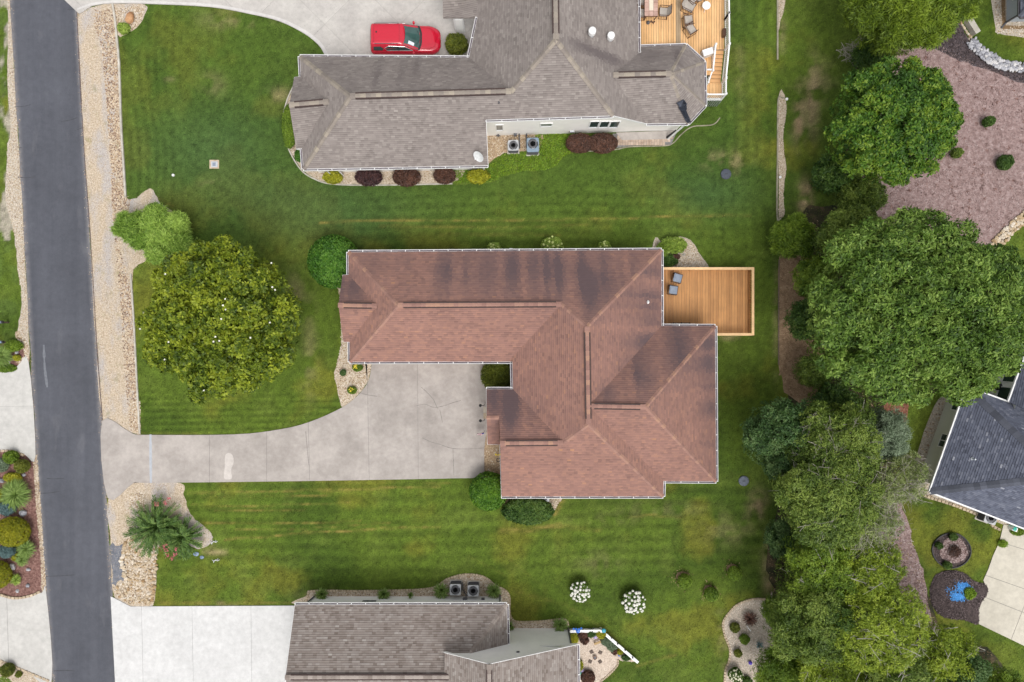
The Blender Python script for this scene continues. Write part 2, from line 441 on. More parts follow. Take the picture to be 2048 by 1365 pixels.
    R['glass'] = m_plain('window_glass', (0.03, 0.055, 0.05), 0.08, var=0.2, spec=0.6)
    R['glass_pale'] = m_plain('blinds_glass', (0.22, 0.23, 0.23), 0.15, var=0.2, spec=0.6)
    R['black'] = m_plain('black_metal', (0.02, 0.02, 0.022), 0.5)
    R['dark_grey'] = m_plain('dark_grey_metal', (0.09, 0.09, 0.10), 0.5)
    R['steel'] = m_plain('galvanised_steel', (0.56, 0.59, 0.63), 0.4, metal=0.4, var=0.15)
    R['ac_grey'] = m_plain('ac_grey', (0.45, 0.46, 0.48), 0.5)
    R['ac_blue'] = m_plain('ac_blue_grey', (0.20, 0.27, 0.35), 0.5)
    R['ac_dark'] = m_plain('ac_dark_louvre', (0.075, 0.075, 0.085), 0.6)
    R['ac_in'] = m_plain('ac_inside', (0.02, 0.025, 0.032), 0.7)
    R['blade'] = m_plain('fan_blade', (0.58, 0.62, 0.66), 0.4)
    R['bark'] = m_noise('bark', [(0.3, (0.07, 0.05, 0.035)), (0.7, (0.17, 0.13, 0.10))], 6, fine=0.3, mapscale=(3, 3, 0.5))
    R['limb_pale'] = m_noise('pale_limb', [(0.3, (0.30, 0.28, 0.24)), (0.7, (0.50, 0.47, 0.42))], 6, fine=0.3)
    R['twig_grey'] = m_noise('grey_twig', [(0.3, (0.24, 0.215, 0.185)), (0.7, (0.42, 0.385, 0.34))], 6, fine=0.3)
    R['cedar'] = m_wood('cedar_board', [(0, (0.39, 0.185, 0.062)), (0.5, (0.46, 0.222, 0.076)), (1, (0.53, 0.265, 0.094))], grain=(28, 1.0, 8))
    R['rail_wood'] = m_wood('new_pine_rail', [(0, (0.70, 0.45, 0.22)), (1, (0.76, 0.50, 0.26))], grain=(6, 6, 6), var=0.1)
    R['tan_board'] = m_wood('tan_deck_board', [(0, (0.66, 0.385, 0.165)), (0.5, (0.72, 0.43, 0.195)), (1, (0.76, 0.47, 0.225))], grain=(26, 1.0, 8), var=0.12)
    R['tan_step'] = m_wood('step_board', [(0, (0.62, 0.34, 0.145)), (1, (0.70, 0.40, 0.18))], grain=(1.2, 20, 8), var=0.12)
    R['step_dark'] = m_plain('step_riser', (0.24, 0.16, 0.09), 0.7)
    R['weathered'] = m_wood('weathered_board', [(0, (0.33, 0.24, 0.15)), (1, (0.40, 0.30, 0.19))], grain=(26, 1, 8))
    R['sling_blue'] = m_plain('sling_blue_grey', (0.24, 0.28, 0.35), 0.8)
    R['sling_grey'] = m_plain('sling_taupe', (0.40, 0.36, 0.32), 0.85)
    R['cushion'] = m_plain('cushion_pale', (0.62, 0.57, 0.52), 0.9)
    R['frame_brown'] = m_plain('chair_frame_bronze', (0.11, 0.055, 0.035), 0.45, metal=0.3)
    R['tile_table'] = m_noise('table_tile', [(0.3, (0.40, 0.25, 0.20)), (0.7, (0.54, 0.37, 0.31))], 2.5, fine=0.15, rnd_obj=0.12)
    R['runner'] = m_plain('table_runner', (0.68, 0.60, 0.48), 0.9)
    R['car_paint'] = m_plain('car_paint_red', (0.54, 0.006, 0.030), 0.18, var=0.03, coat=1.0)
    R['car_glass'] = m_plain('car_glass', (0.03, 0.055, 0.055), 0.04, var=0.05, spec=0.8)
    R['windscreen'] = m_plain('windscreen_glass', (0.045, 0.10, 0.092), 0.06, var=0.25, scale=2, spec=0.8)
    R['chrome'] = m_plain('chrome', (0.8, 0.8, 0.8), 0.12, metal=1.0, var=0.02)
    R['tyre'] = m_plain('tyre_rubber', (0.015, 0.015, 0.016), 0.8)
    R['lamp_red'] = m_plain('tail_lamp', (0.30, 0.01, 0.01), 0.2)
    R['lamp_clear'] = m_plain('head_lamp', (0.6, 0.62, 0.62), 0.1)
    R['paper'] = m_plain('paper', (0.75, 0.78, 0.85), 0.8, var=0.03)
    R['lid_dark'] = m_plain('septic_lid', (0.065, 0.075, 0.10), 0.7, var=0.2)
    R['lid_grey'] = m_plain('septic_lid_grey', (0.13, 0.15, 0.19), 0.7, var=0.15)
    R['dish'] = m_plain('dish_grey', (0.62, 0.63, 0.63), 0.5)
    R['sandstone'] = m_noise('sandstone', [(0.3, (0.34, 0.17, 0.08)), (0.7, (0.52, 0.30, 0.16))], 3, fine=0.2)
    R['blue_paint'] = m_plain('blue_paint', (0.03, 0.16, 0.60), 0.35, var=0.3)
    R['teal_paint'] = m_plain('teal_paint', (0.02, 0.28, 0.40), 0.4)
    R['terracotta'] = m_plain('terracotta', (0.55, 0.12, 0.06), 0.7)
    R['purple'] = m_plain('purple_glass', (0.10, 0.06, 0.45), 0.1)
    R['lavender'] = m_plain('lavender_ceramic', (0.42, 0.34, 0.58), 0.4)
    R['turquoise'] = m_plain('turquoise_ceramic', (0.02, 0.38, 0.30), 0.3)
    R['yellow_paint'] = m_plain('yellow_paint', (0.62, 0.45, 0.02), 0.5)
    R['flag_pink'] = m_plain('flag_red', (0.55, 0.10, 0.20), 0.8)
    R['flag_blue'] = m_plain('flag_blue', (0.06, 0.07, 0.28), 0.8)
    R['mat_tan'] = m_plain('door_mat', (0.50, 0.45, 0.37), 0.95)
    R['asphalt_patch'] = m_noise('asphalt_patch', [(0.3, (0.11, 0.12, 0.145)), (0.7, (0.20, 0.205, 0.23))], 3, 8, bmp=0.4, bscale=40, fine=0.3, fscale=30)
    R['wood_bench'] = m_plain('bench_wood', (0.42, 0.28, 0.12), 0.7)
    R['mailbox_blue'] = m_plain('mailbox_blue', (0.16, 0.22, 0.33), 0.4)
    R['mailbox_purple'] = m_plain('mailbox_dark', (0.13, 0.13, 0.21), 0.4)
    R['flower_white'] = m_plain('petal_white', (0.80, 0.79, 0.72), 0.6)
    R['flower_cream'] = m_plain('petal_cream', (0.76, 0.74, 0.55), 0.6)
    R['flower_lime'] = m_plain('petal_lime', (0.55, 0.62, 0.22), 0.6)
    R['flower_pink'] = m_plain('petal_pink', (0.58, 0.17, 0.19), 0.7)
    R['flower_yellow'] = m_plain('petal_yellow', (0.75, 0.60, 0.05), 0.7)
    # foliage
    def fol(k, a, b, c, tr=0.22):
        a, b, c = [tuple(x*1.24 for x in q) for q in (a, b, c)]
        R[k] = m_tint('leaves_'+k, [(0, a), (0.5, b), (1, c)], 0.5, transl=tr, nvar=0.12, nscale=3)
    fol('magnolia', (0.042, 0.074, 0.008), (0.128, 0.176, 0.011), (0.265, 0.310, 0.024))
    fol('oak', (0.030, 0.066, 0.009), (0.086, 0.158, 0.020), (0.195, 0.285, 0.054))
    fol('maple', (0.024, 0.066, 0.008), (0.066, 0.148, 0.015), (0.165, 0.245, 0.024))
    fol('dark', (0.022, 0.056, 0.010), (0.054, 0.108, 0.017), (0.112, 0.175, 0.034))
    fol('bluedark', (0.024, 0.058, 0.015), (0.056, 0.114, 0.030), (0.115, 0.180, 0.058))
    fol('olive', (0.040, 0.074, 0.009), (0.102, 0.158, 0.022), (0.200, 0.262, 0.048))
    fol('bright', (0.050, 0.098, 0.008), (0.112, 0.185, 0.016), (0.205, 0.290, 0.030))
    fol('yellowgreen', (0.082, 0.128, 0.009), (0.182, 0.252, 0.018), (0.305, 0.375, 0.040))
    fol('pale', (0.100, 0.135, 0.035), (0.180, 0.225, 0.070), (0.280, 0.330, 0.125))
    fol('juniper', (0.048, 0.082, 0.007), (0.110, 0.168, 0.013), (0.195, 0.265, 0.024))
    fol('silver', (0.085, 0.125, 0.070), (0.155, 0.205, 0.125), (0.240, 0.300, 0.200))
    fol('boxwood', (0.028, 0.085, 0.006), (0.064, 0.155, 0.011), (0.130, 0.240, 0.020))
    fol('holly', (0.024, 0.080, 0.007), (0.056, 0.150, 0.014), (0.125, 0.250, 0.030))
    fol('spirea', (0.085, 0.165, 0.018), (0.180, 0.295, 0.042), (0.320, 0.450, 0.085))
    fol('gold', (0.11, 0.125, 0.005), (0.21, 0.215, 0.008), (0.31, 0.29, 0.012))
    fol('grassy', (0.080, 0.135, 0.024), (0.155, 0.235, 0.052), (0.260, 0.350, 0.100))
    fol('bluespruce', (0.060, 0.105, 0.100), (0.105, 0.175, 0.175), (0.175, 0.260, 0.260))
    fol('burgundy', (0.022, 0.012, 0.014), (0.052, 0.026, 0.027), (0.105, 0.048, 0.043), 0.1)
    fol('barberry', (0.035, 0.020, 0.016), (0.085, 0.042, 0.030), (0.150, 0.070, 0.045), 0.1)
    fol('yellowbush', (0.14, 0.16, 0.01), (0.29, 0.29, 0.018), (0.43, 0.40, 0.03))
    fol('mugo', (0.050, 0.070, 0.009), (0.112, 0.135, 0.016), (0.190, 0.205, 0.028))
    fol('lime', (0.10, 0.16, 0.02), (0.20, 0.29, 0.045), (0.33, 0.42, 0.085))
    fol('crape', (0.028, 0.065, 0.012), (0.070, 0.135, 0.026), (0.160, 0.240, 0.055))
    fol('hydrangea', (0.035, 0.075, 0.010), (0.070, 0.130, 0.018), (0.130, 0.200, 0.030))
    fol('weed', (0.078, 0.150, 0.012), (0.150, 0.250, 0.018), (0.240, 0.340, 0.030))
    # lawn: colours come as a colour attribute, fine grain in the material
    for k in ('lawn', 'grass'):
        m, n, l, b = base_mat(k)
        c = attr(n, 'Col').outputs['Color']
        if k == 'lawn':
            c = mul(n, l, c, maprange(n, l, noise(n, l, 14, 5, 0.7), 0.3, 0.7, 0.62, 1.3))
            bump(n, l, b, noise(n, l, 22, 4), 0.6, 0.05)
        l.new(c, b.inputs['Base Color']); b.inputs['Roughness'].default_value = 0.75
        b.inputs['Specular IOR Level'].default_value = 0.15
        R[k] = m
    # asphalt road: pale worn margins by the 'edge' attribute, lengthwise streaks
    m, n, l, b = base_mat('asphalt_road')
    f = noise(n, l, 1.0, 6, mapscale=(1.1, 0.05, 1), rot=(0, 0, math.radians(3.5)))
    c = ramp(n, [(0.3, (0.074, 0.078, 0.094)), (0.7, (0.095, 0.099, 0.117))]); l.new(f, c.inputs[0]); c = c.outputs[0]
    c = mul(n, l, c, maprange(n, l, noise(n, l, 0.25, 5), 0.3, 0.7, 0.88, 1.12))
    c = mul(n, l, c, maprange(n, l, noise(n, l, 2.2, 6, 0.7), 0.3, 0.7, 0.9, 1.1))
    c = mixc(n, l, maprange(n, l, noise(n, l, 0.7, 6, 0.6, mapscale=(1, 0.35, 1)), 0.60, 0.75, 0, 0.5), c, (0.15, 0.15, 0.165))
    c = mul(n, l, c, maprange(n, l, noise(n, l, 60, 3), 0.3, 0.7, 0.82, 1.18))
    s = noise(n, l, 16, 2)
    c = mixc(n, l, maprange(n, l, s, 0.76, 0.80, 0, 0.35), c, (0.3, 0.3, 0.3))
    e = attr(n, 'edge').outputs['Fac']
    en = noise(n, l, 2.5, 6)
    x = n.new('ShaderNodeMath'); x.operation = 'MULTIPLY'; l.new(e, x.inputs[0]); l.new(maprange(n, l, en, 0.25, 0.6, 0.25, 1), x.inputs[1])
    c = mixc(n, l, x.outputs[0], c, (0.215, 0.205, 0.21))
    l.new(c, b.inputs['Base Color']); b.inputs['Roughness'].default_value = 0.9
    b.inputs['Specular IOR Level'].default_value = 0.25
    bump(n, l, b, noise(n, l, 70, 3), 0.3, 0.01)
    R['road'] = m
def m_verge():
    m, n, l, b = base_mat('gravel_verge')
    r = ramp(n, [(0.3, (0.36, 0.28, 0.20)), (0.5, (0.48, 0.39, 0.29)), (0.7, (0.60, 0.51, 0.41))]); l.new(noise(n, l, 9, 8), r.inputs[0])
    g = ramp(n, [(0.3, (0.33, 0.30, 0.29)), (0.7, (0.50, 0.465, 0.45))]); l.new(noise(n, l, 11, 8), g.inputs[0])
    c = mixc(n, l, maprange(n, l, noise(n, l, 0.55, 5, mapscale=(1.6, 0.6, 1)), 0.46, 0.62, 0, 0.85), r.outputs[0], g.outputs[0])
    c = mixc(n, l, maprange(n, l, noise(n, l, 1.3, 5), 0.58, 0.72, 0, 0.5), c, (0.20, 0.19, 0.06))
    c = mul(n, l, c, maprange(n, l, noise(n, l, 26, 3), 0.3, 0.7, 0.66, 1.3))
    l.new(c, b.inputs['Base Color']); b.inputs['Roughness'].default_value = 0.95
    bump(n, l, b, noise(n, l, 24, 4), 0.6)
    return m
init_mats()
MATS['verge'] = m_verge()
M = MATS

# ------------------------------------------------------------------ setting: outlines on the ground (photo pixels)
def W(pts, z=0.0): return [at(p[0], p[1]).xy for p in pts]
OUT = {}
OUT['road'] = [(8, -200), (141, -200), (153, 0), (179, 460), (207, 905), (238, 1365), (252, 1600), (124, 1600), (105, 1365), (72, 905), (47, 460), (19, 0)]
OUT['verge'] = [(153, 24), (180, 15), (222, 9), (290, 10), (287, 36), (270, 58), (243, 74), (233, 73), (239, 120), (244, 260), (250, 385), (268, 398), (292, 382), (306, 380), (322, 408), (350, 432), (320, 480), (290, 522), (265, 548), (270, 650), (276, 780), (281, 868), (265, 866), (205, 842), (179, 460)]
OUT['drive_main'] = [(205, 842), (265, 867), (300, 870), (470, 869), (560, 859), (620, 844), (683, 816), (716, 791), (737, 762), (744, 724), (742, 708), (967, 708), (968.4, 900), (968.9, 948), (969, 956), (962, 956.2), (900, 957), (860, 958), (560, 963), (300, 966), (268, 966), (216, 996)]
OUT['drive_north'] = [(150, -80), (153, 23), (185, 13), (224, 8), (300, 9), (420, 15), (500, 29), (560, 44), (610, 69), (638, 92), (650, 112), (660, 132), (945, 132), (945, -80)]
OUT['drive_south'] = [(222, 1193), (229, 1196), (262, 1213), (640, 1211), (640, 1460), (236, 1460)]
OUT['drive_left_up'] = [(-70, 748), (0, 745), (35, 733), (58, 724), (72, 911), (50, 909), (24, 901), (-70, 900)]
OUT['drive_left_low'] = [(-70, 1188), (0, 1190), (30, 1197), (60, 1193), (85, 1185), (93, 1184), (104, 1362), (50, 1341), (0, 1320), (-70, 1295)]
OUT['bed_left'] = [(-70, 900), (24, 901), (50, 909), (72, 911), (92, 1184), (85, 1185), (60, 1193), (30, 1197), (-70, 1190)]
OUT['bed_left_low'] = [(-70, 1296), (0, 1321), (50, 1342), (103, 1363), (105, 1460), (-70, 1460)]
OUT['bed_left_mid'] = [(-70, 690), (0, 690), (20, 682), (40, 690), (52, 690), (58, 723), (35, 732), (20, 728), (0, 737), (-70, 745)]
OUT['strip_left'] = [(19, 0), (47, 460), (58, 680), (58, 724), (50, 700), (36, 660), (44, 610), (36, 540), (30, 480), (22, 440), (12, 400), (14, 300), (22, 260), (14, 160), (17, 60), (14, 0)]
OUT['verge_south'] = [(216, 997), (268, 967), (360, 966), (368, 990), (378, 1022), (392, 1040), (412, 1056), (426, 1074), (420, 1088), (395, 1098), (360, 1085), (316, 1096), (310, 1130), (305, 1211), (262, 1212), (229, 1195), (222, 1090)]
OUT['bed_n_west'] = [(604, 150), (590, 172), (577, 200), (568, 235), (572, 270), (580, 300), (603, 338), (630, 357), (665, 367), (720, 369), (800, 369), (905, 367), (905, 330), (640, 330), (640, 150)]
OUT['weeds_n'] = [(905, 367), (950, 368), (985, 364), (1010, 352), (1045, 343), (1090, 342), (1112, 332), (1125, 316), (1142, 306), (1170, 302), (1170, 262), (940, 262), (940, 330), (905, 330)]
OUT['gravel_ac_n'] = [(965, 262), (1078, 262), (1078, 296), (1040, 303), (1008, 307), (990, 318), (965, 332)]
OUT['pavers_n'] = [(1225, 268), (1352, 268), (1342, 290), (1262, 292), (1232, 297)]
OUT['bed_main_front'] = [(668, 560), (684, 560), (720, 560), (720, 708), (744, 708), (744, 724), (737, 760), (716, 790), (686, 814), (676, 785), (669, 752), (671, 738), (682, 690), (682, 660), (680, 602), (676, 580)]
OUT['bed_main_porch'] = [(967, 708), (1060, 708), (1060, 1000), (990, 1000), (970, 956), (968, 900)]
OUT['bed_main_ne'] = [(1310, 478), (1325, 485), (1340, 477), (1365, 474), (1385, 485), (1400, 510), (1413, 540), (1310, 540)]
OUT['bed_main_se'] = [(1060, 985), (1110, 985), (1126, 992), (1116, 1009), (1104, 1030), (1094, 1022), (1080, 1000)]
OUT['bed_s_north'] = [(610, 1212), (616, 1190), (628, 1183), (750, 1183), (860, 1178), (893, 1160), (930, 1150), (968, 1155), (992, 1173), (1010, 1182), (1018, 1196), (1019, 1228), (1030, 1243), (1080, 1243), (1130, 1240), (1137, 1255), (1137, 1275), (1000, 1275), (1000, 1212)]
OUT['patio_s'] = [(1140, 1262), (1200, 1262), (1270, 1325), (1240, 1322), (1236, 1318), (1234, 1332), (1215, 1352), (1200, 1366), (1185, 1420), (1130, 1420), (1130, 1300)]
OUT['bed_se'] = [(1536, 1200), (1512, 1199), (1495, 1202), (1472, 1212), (1455, 1230), (1447, 1246), (1450, 1270), (1460, 1298), (1459, 1322), (1451, 1345), (1449, 1420), (1545, 1420), (1545, 1200)]
OUT['mulch_slope'] = [(1800, 95), (1865, 70), (1900, 105), (1960, 130), (2048, 165), (2130, 185), (2130, 390), (2048, 428), (1985, 492), (1800, 480), (1750, 425), (1720, 300)]
OUT['mulch_dark'] = [(1850, 85), (1870, 60), (1895, 25), (1915, 28), (1925, 60), (1945, 92), (1978, 122), (2048, 140), (2130, 146), (2130, 190), (2048, 167), (1960, 136), (1900, 112)]
OUT['strip_r_top'] = [(1556, -60), (1572, -60), (1570, 10), (1562, 40), (1556, 60)]
OUT['strip_r_mid'] = [(1557, 198), (1571, 198), (1571, 235), (1566, 270), (1569, 310), (1572, 345), (1567, 380), (1569, 428), (1561, 434), (1557, 425)]
OUT['dirt_right'] = [(1558, 510), (1600, 510), (1640, 560), (1640, 800), (1575, 790), (1562, 750), (1558, 730)]
OUT['wood_floor'] = [(1600, 440), (1700, 420), (1990, 490), (1990, 640), (1900, 780), (1800, 800), (1790, 1000), (1830, 1100), (1880, 1260), (1990, 1310), (1990, 1460), (1540, 1460), (1545, 1210), (1530, 1120), (1560, 1000), (1580, 930), (1570, 800), (1600, 700)]
OUT['straw'] = [(1770, 810), (1815, 800), (1812, 840), (1795, 892), (1760, 900)]
OUT['pink_path'] = [(1765, 990), (1800, 1005), (1824, 1080), (1844, 1140), (1862, 1235), (1884, 1262), (1850, 1264), (1795, 1232), (1765, 1120)]
OUT['bed_e_house'] = [(1868, 812), (1905, 790), (1990, 770), (2040, 680), (2100, 680), (2100, 1085), (2048, 1068), (1960, 1030), (1858, 993), (1830, 985), (1820, 968), (1822, 945)]
OUT['drive_e'] = [(2006, 1050), (2130, 1050), (2130, 1328), (2048, 1292), (1957, 1248), (1955, 1216), (1974, 1186), (1966, 1160), (1976, 1138), (1985, 1112), (1998, 1084)]
OUT['mound_e'] = [(1862, 1168), (1872, 1150), (1900, 1140), (1926, 1146), (1948, 1162), (1974, 1170), (1976, 1186), (1957, 1212), (1958, 1248), (1925, 1240), (1886, 1234), (1864, 1212), (1859, 1185)]
OUT['bed_ne_house'] = [(1990, -60), (2130, -60), (2130, 74), (2010, 70), (1994, 66), (1990, 50)]

def ground_field(x, y):
    """lawn colour (albedo) at world x, y - dry streaks, bare ground, mowing stripes, deep and pale patches"""
    px = x*PPM+1024; py = 682.5-y*PPM
    big = fbm(x, y, 7.0, 4, 3); mid = fbm(x, y, 1.6, 4, 9); fin = fbm(x, y, 0.35, 3, 21)
    g = np.stack([0.0850+0*x, 0.1310+0*x, 0.0150+0*x], -1)
    deep = np.array([0.047, 0.084, 0.0095]); pale = np.array([0.126, 0.172, 0.028]); yel = np.array([0.182, 0.168, 0.022])
    def mix(c, d, f): return c+(d-c)*np.clip(f, 0, 1)[..., None]
    g = mix(g, deep, sst(big, 0.42, 0.66)*0.75)
    g = mix(g, yel, sst(fbm(x, y, 3.4, 4, 33), 0.50, 0.72)*0.52)
    g = mix(g, pale, sst(mid, 0.5, 0.8)*0.45)
    def E(cx, cy, rx, ry, rot=0.0):
        c, s = math.cos(rot), math.sin(rot); dx, dy = px-cx, py-cy
        u = (dx*c+dy*s)/rx; v = (-dx*s+dy*c)/ry
        return np.exp(-(u*u+v*v))
    # north lawn is the bluest, lower lawn yellower
    north = sst(py, 560, 330)*sst(px, 1560, 1480)*sst(px, 150, 240)
    g = mix(g, np.array([0.046, 0.094, 0.017]), north*0.45)
    g = mix(g, np.array([0.052, 0.104, 0.036]), E(430, 300, 150, 90)*0.6+E(640, 400, 220, 50)*0.5+E(1420, 390, 110, 50)*0.5+E(640, 460, 160, 40)*0.4)
    # mowing stripes
    w = 0
    s1 = np.sin((px-240+10*np.sin(py/70))*2*math.pi/17)*sst(px, 245, 265)*sst(px, 380, 330)*(py < 400)
    s2 = np.sin((py+6*np.sin(px/140))*2*math.pi/19)*sst(px, 600, 720)*sst(px, 1540, 1420)*sst(py, 360, 385)*(py < 500)
    s3 = np.sin((py+0.02*px)*2*math.pi/13)*sst(py, 770, 800)*(py < 870)*(px < 700)*1.3
    s4 = np.sin((py+0.012*px+5*np.sin(px/160))*2*math.pi/24)*sst(py, 955, 970)*sst(py, 1200, 1130)*(px < 1540)
    s5 = np.sin((np.hypot(px-700, py-60))*2*math.pi/26)*(px < 640)*(py > 60)*(py < 400)*0.7
    s6 = np.sin((px+4*np.sin(py/50))*2*math.pi/22)*(px > 1430)*(px < 1560)*(py < 500)
    for s, a in ((s1, 0.16), (s2, 0.14), (s3, 0.19), (s4, 0.15), (s5, 0.06), (s6, 0.12)):
        w = w+s*a
    w = w*(0.35+0.65*sst(fbm(x, y, 2.2, 3, 88), 0.3, 0.6))
    g = g*(1+w)[..., None]
    # dry mower lines
    def L(pts, width, amp, sc=0.5, seed=5):
        dmin = np.full(px.shape, 1e9)
        for (x0, y0), (x1, y1) in zip(pts[:-1], pts[1:]):
            dx, dy = x1-x0, y1-y0
            t = np.clip(((px-x0)*dx+(py-y0)*dy)/(dx*dx+dy*dy), 0, 1)
            dmin = np.minimum(dmin, np.hypot(px-x0-t*dx, py-y0-t*dy))
        return 0.95*amp*np.exp(-(dmin/(width*0.75))**2)*(0.25+0.75*sst(fbm(x*0.45, y*2, sc*0.6, 4, seed), 0.36, 0.66))
    dry = np.array([0.27, 0.21, 0.055]); straw = np.array([0.33, 0.26, 0.14]); soil = np.array([0.30, 0.21, 0.125])
    d = (L([(375, 986), (510, 985), (600, 981), (690, 981), (780, 976), (880, 973)], 2.6, 1.0)
         + L([(400, 994), (520, 994), (660, 991)], 1.8, 0.6) + L([(385, 1010), (480, 1013), (640, 1008), (700, 1006)], 2.2, 0.7)
         + L([(430, 1022), (610, 1020)], 2, 0.6) + L([(400, 1046), (520, 1048), (640, 1046), (720, 1043)], 2.2, 0.6)
         + L([(450, 1079), (530, 1075), (600, 1066), (660, 1064), (730, 1061), (760, 1057), (880, 1055)], 2.8, 1.0)
         + L([(540, 1062), (700, 1052), (780, 1046)], 1.8, 0.5) + L([(470, 1060), (560, 1058)], 2, 0.6)
         + L([(640, 446), (760, 441), (1000, 441), (1240, 438), (1340, 433), (1500, 431)], 3.0, 0.75)
         + L([(760, 452), (1000, 456), (1180, 450)], 4, 0.35) + L([(880, 470), (1120, 470)], 5, 0.3)
         + L([(1260, 1035), (1300, 1030), (1360, 1036)], 3, 0.5) + L([(1000, 1062), (1060, 1060), (1120, 1050)], 6, 0.9)
         + L([(1120, 1052), (1200, 1062)], 5, 0.4) + L([(300, 960), (900, 966)], 3, 0.35)
         + L([(310, 1120), (307, 1200)], 4, 0.7) + L([(320, 1207), (600, 1206)], 4, 0.5)
         + L([(900, 1180), (1000, 1175), (1130, 1210), (1210, 1260), (1250, 1300)], 5, 0.25)
         + L([(940, 1115), (1010, 1150)], 3, 0.2) + L([(985, 1090), (1080, 1170)], 3, 0.2)
         + L([(1275, 1332), (1350, 1310)], 5, 0.5) + L([(280, 868), (420, 868)], 3, 0.5) + L([(1120, 985), (1125, 1000), (1108, 1030)], 7, 0.9)
         + L([(310, 395), (345, 412)], 4, 0.4))
    g = mix(g, dry, d)
    pt = sst(fbm(x, y, 0.8, 4, 41), 0.34, 0.62)
    b = (E(1610, 395, 13, 30)*1.3+E(1600, 230, 18, 55)*0.75+E(1628, 200, 12, 70)*0.7+E(1516, 1012, 18, 28)*0.9+E(1536, 1140, 12, 60)*0.7
         + E(1470, 676, 28, 6)*0.9+E(1552, 640, 6, 120)*0.35+E(430, 1105, 30, 6)*0.8+E(412, 1092, 14, 6)*0.8+E(640, 1190, 40, 14)*0.45
         + E(470, 40, 60, 18)*0.45+E(560, 190, 25, 14)*0.5+E(425, 170, 24, 22)*0.35+E(428, 368, 20, 8)*0.5+E(340, 158, 10, 6)*0.4
         + E(1442, 320, 40, 16)*0.55+E(1480, 330, 14, 22)*0.4+E(1565, 60, 8, 50)*0.4+E(1640, 160, 30, 40)*0.4
         + E(1210, 1040, 60, 10)*0.3+E(1320, 1020, 80, 14)*0.25+E(1460, 1060, 50, 30)*0.3+E(1200, 1130, 40, 24)*0.25+E(620, 700, 14, 90)*0.35+E(590, 590, 18, 40)*0.5
         + E(1455, 1320, 10, 60)*0.4+E(1440, 1255, 10, 40)*0.35+E(450, 1208, 40, 5)*0.5+E(1000, 560, 60, 14)*0.1+E(1480, 130, 10, 100)*0.2)
    g = mix(g, straw, b*pt*0.95)
    bs = (E(1612, 400, 10, 26)*1.2+E(1598, 245, 11, 40)*0.9+E(1518, 1015, 10, 18)*0.7+E(1540, 1150, 8, 40)*0.8+E(1620, 205, 8, 40)*0.6)
    g = mix(g, soil, bs*sst(fbm(x, y, 0.6, 3, 77), 0.3, 0.6))
    # shoulder of the road on the left: patchy grass, dirt and tan grit
    sh = sst(px, 62, 20)*(py < 700)
    g = mix(g, np.array([0.085, 0.135, 0.028]), sh*sst(fbm(x, y, 1.2, 4, 51), 0.4, 0.6)*0.6)
    g = mix(g, np.array([0.37, 0.33, 0.27]), (px < 60)*(py < 480)*sst(fbm(x*1.3, y*0.4, 0.9, 5, 53)+0.16*E(20, 330, 20, 200)+0.1*E(8, 150, 8, 60), 0.56, 0.66)*0.9)
    # right-hand lots: mossy yellow lawn
    g = mix(g, np.array([0.150, 0.175, 0.018]), (E(1920, 1060, 90, 80)*1.1+E(2010, 40, 60, 60)*0.4+E(1960, 1320, 120, 50)*0.5+E(1850, 880, 30, 80)*0.4)*sst(mid, 0.3, 0.6))
    g = g*(0.40+0.55*fin+0.40*vnoise(x*5.5, y*5.5, 5)+0.30*vnoise(x*10, y*10, 15))[..., None]
    return g

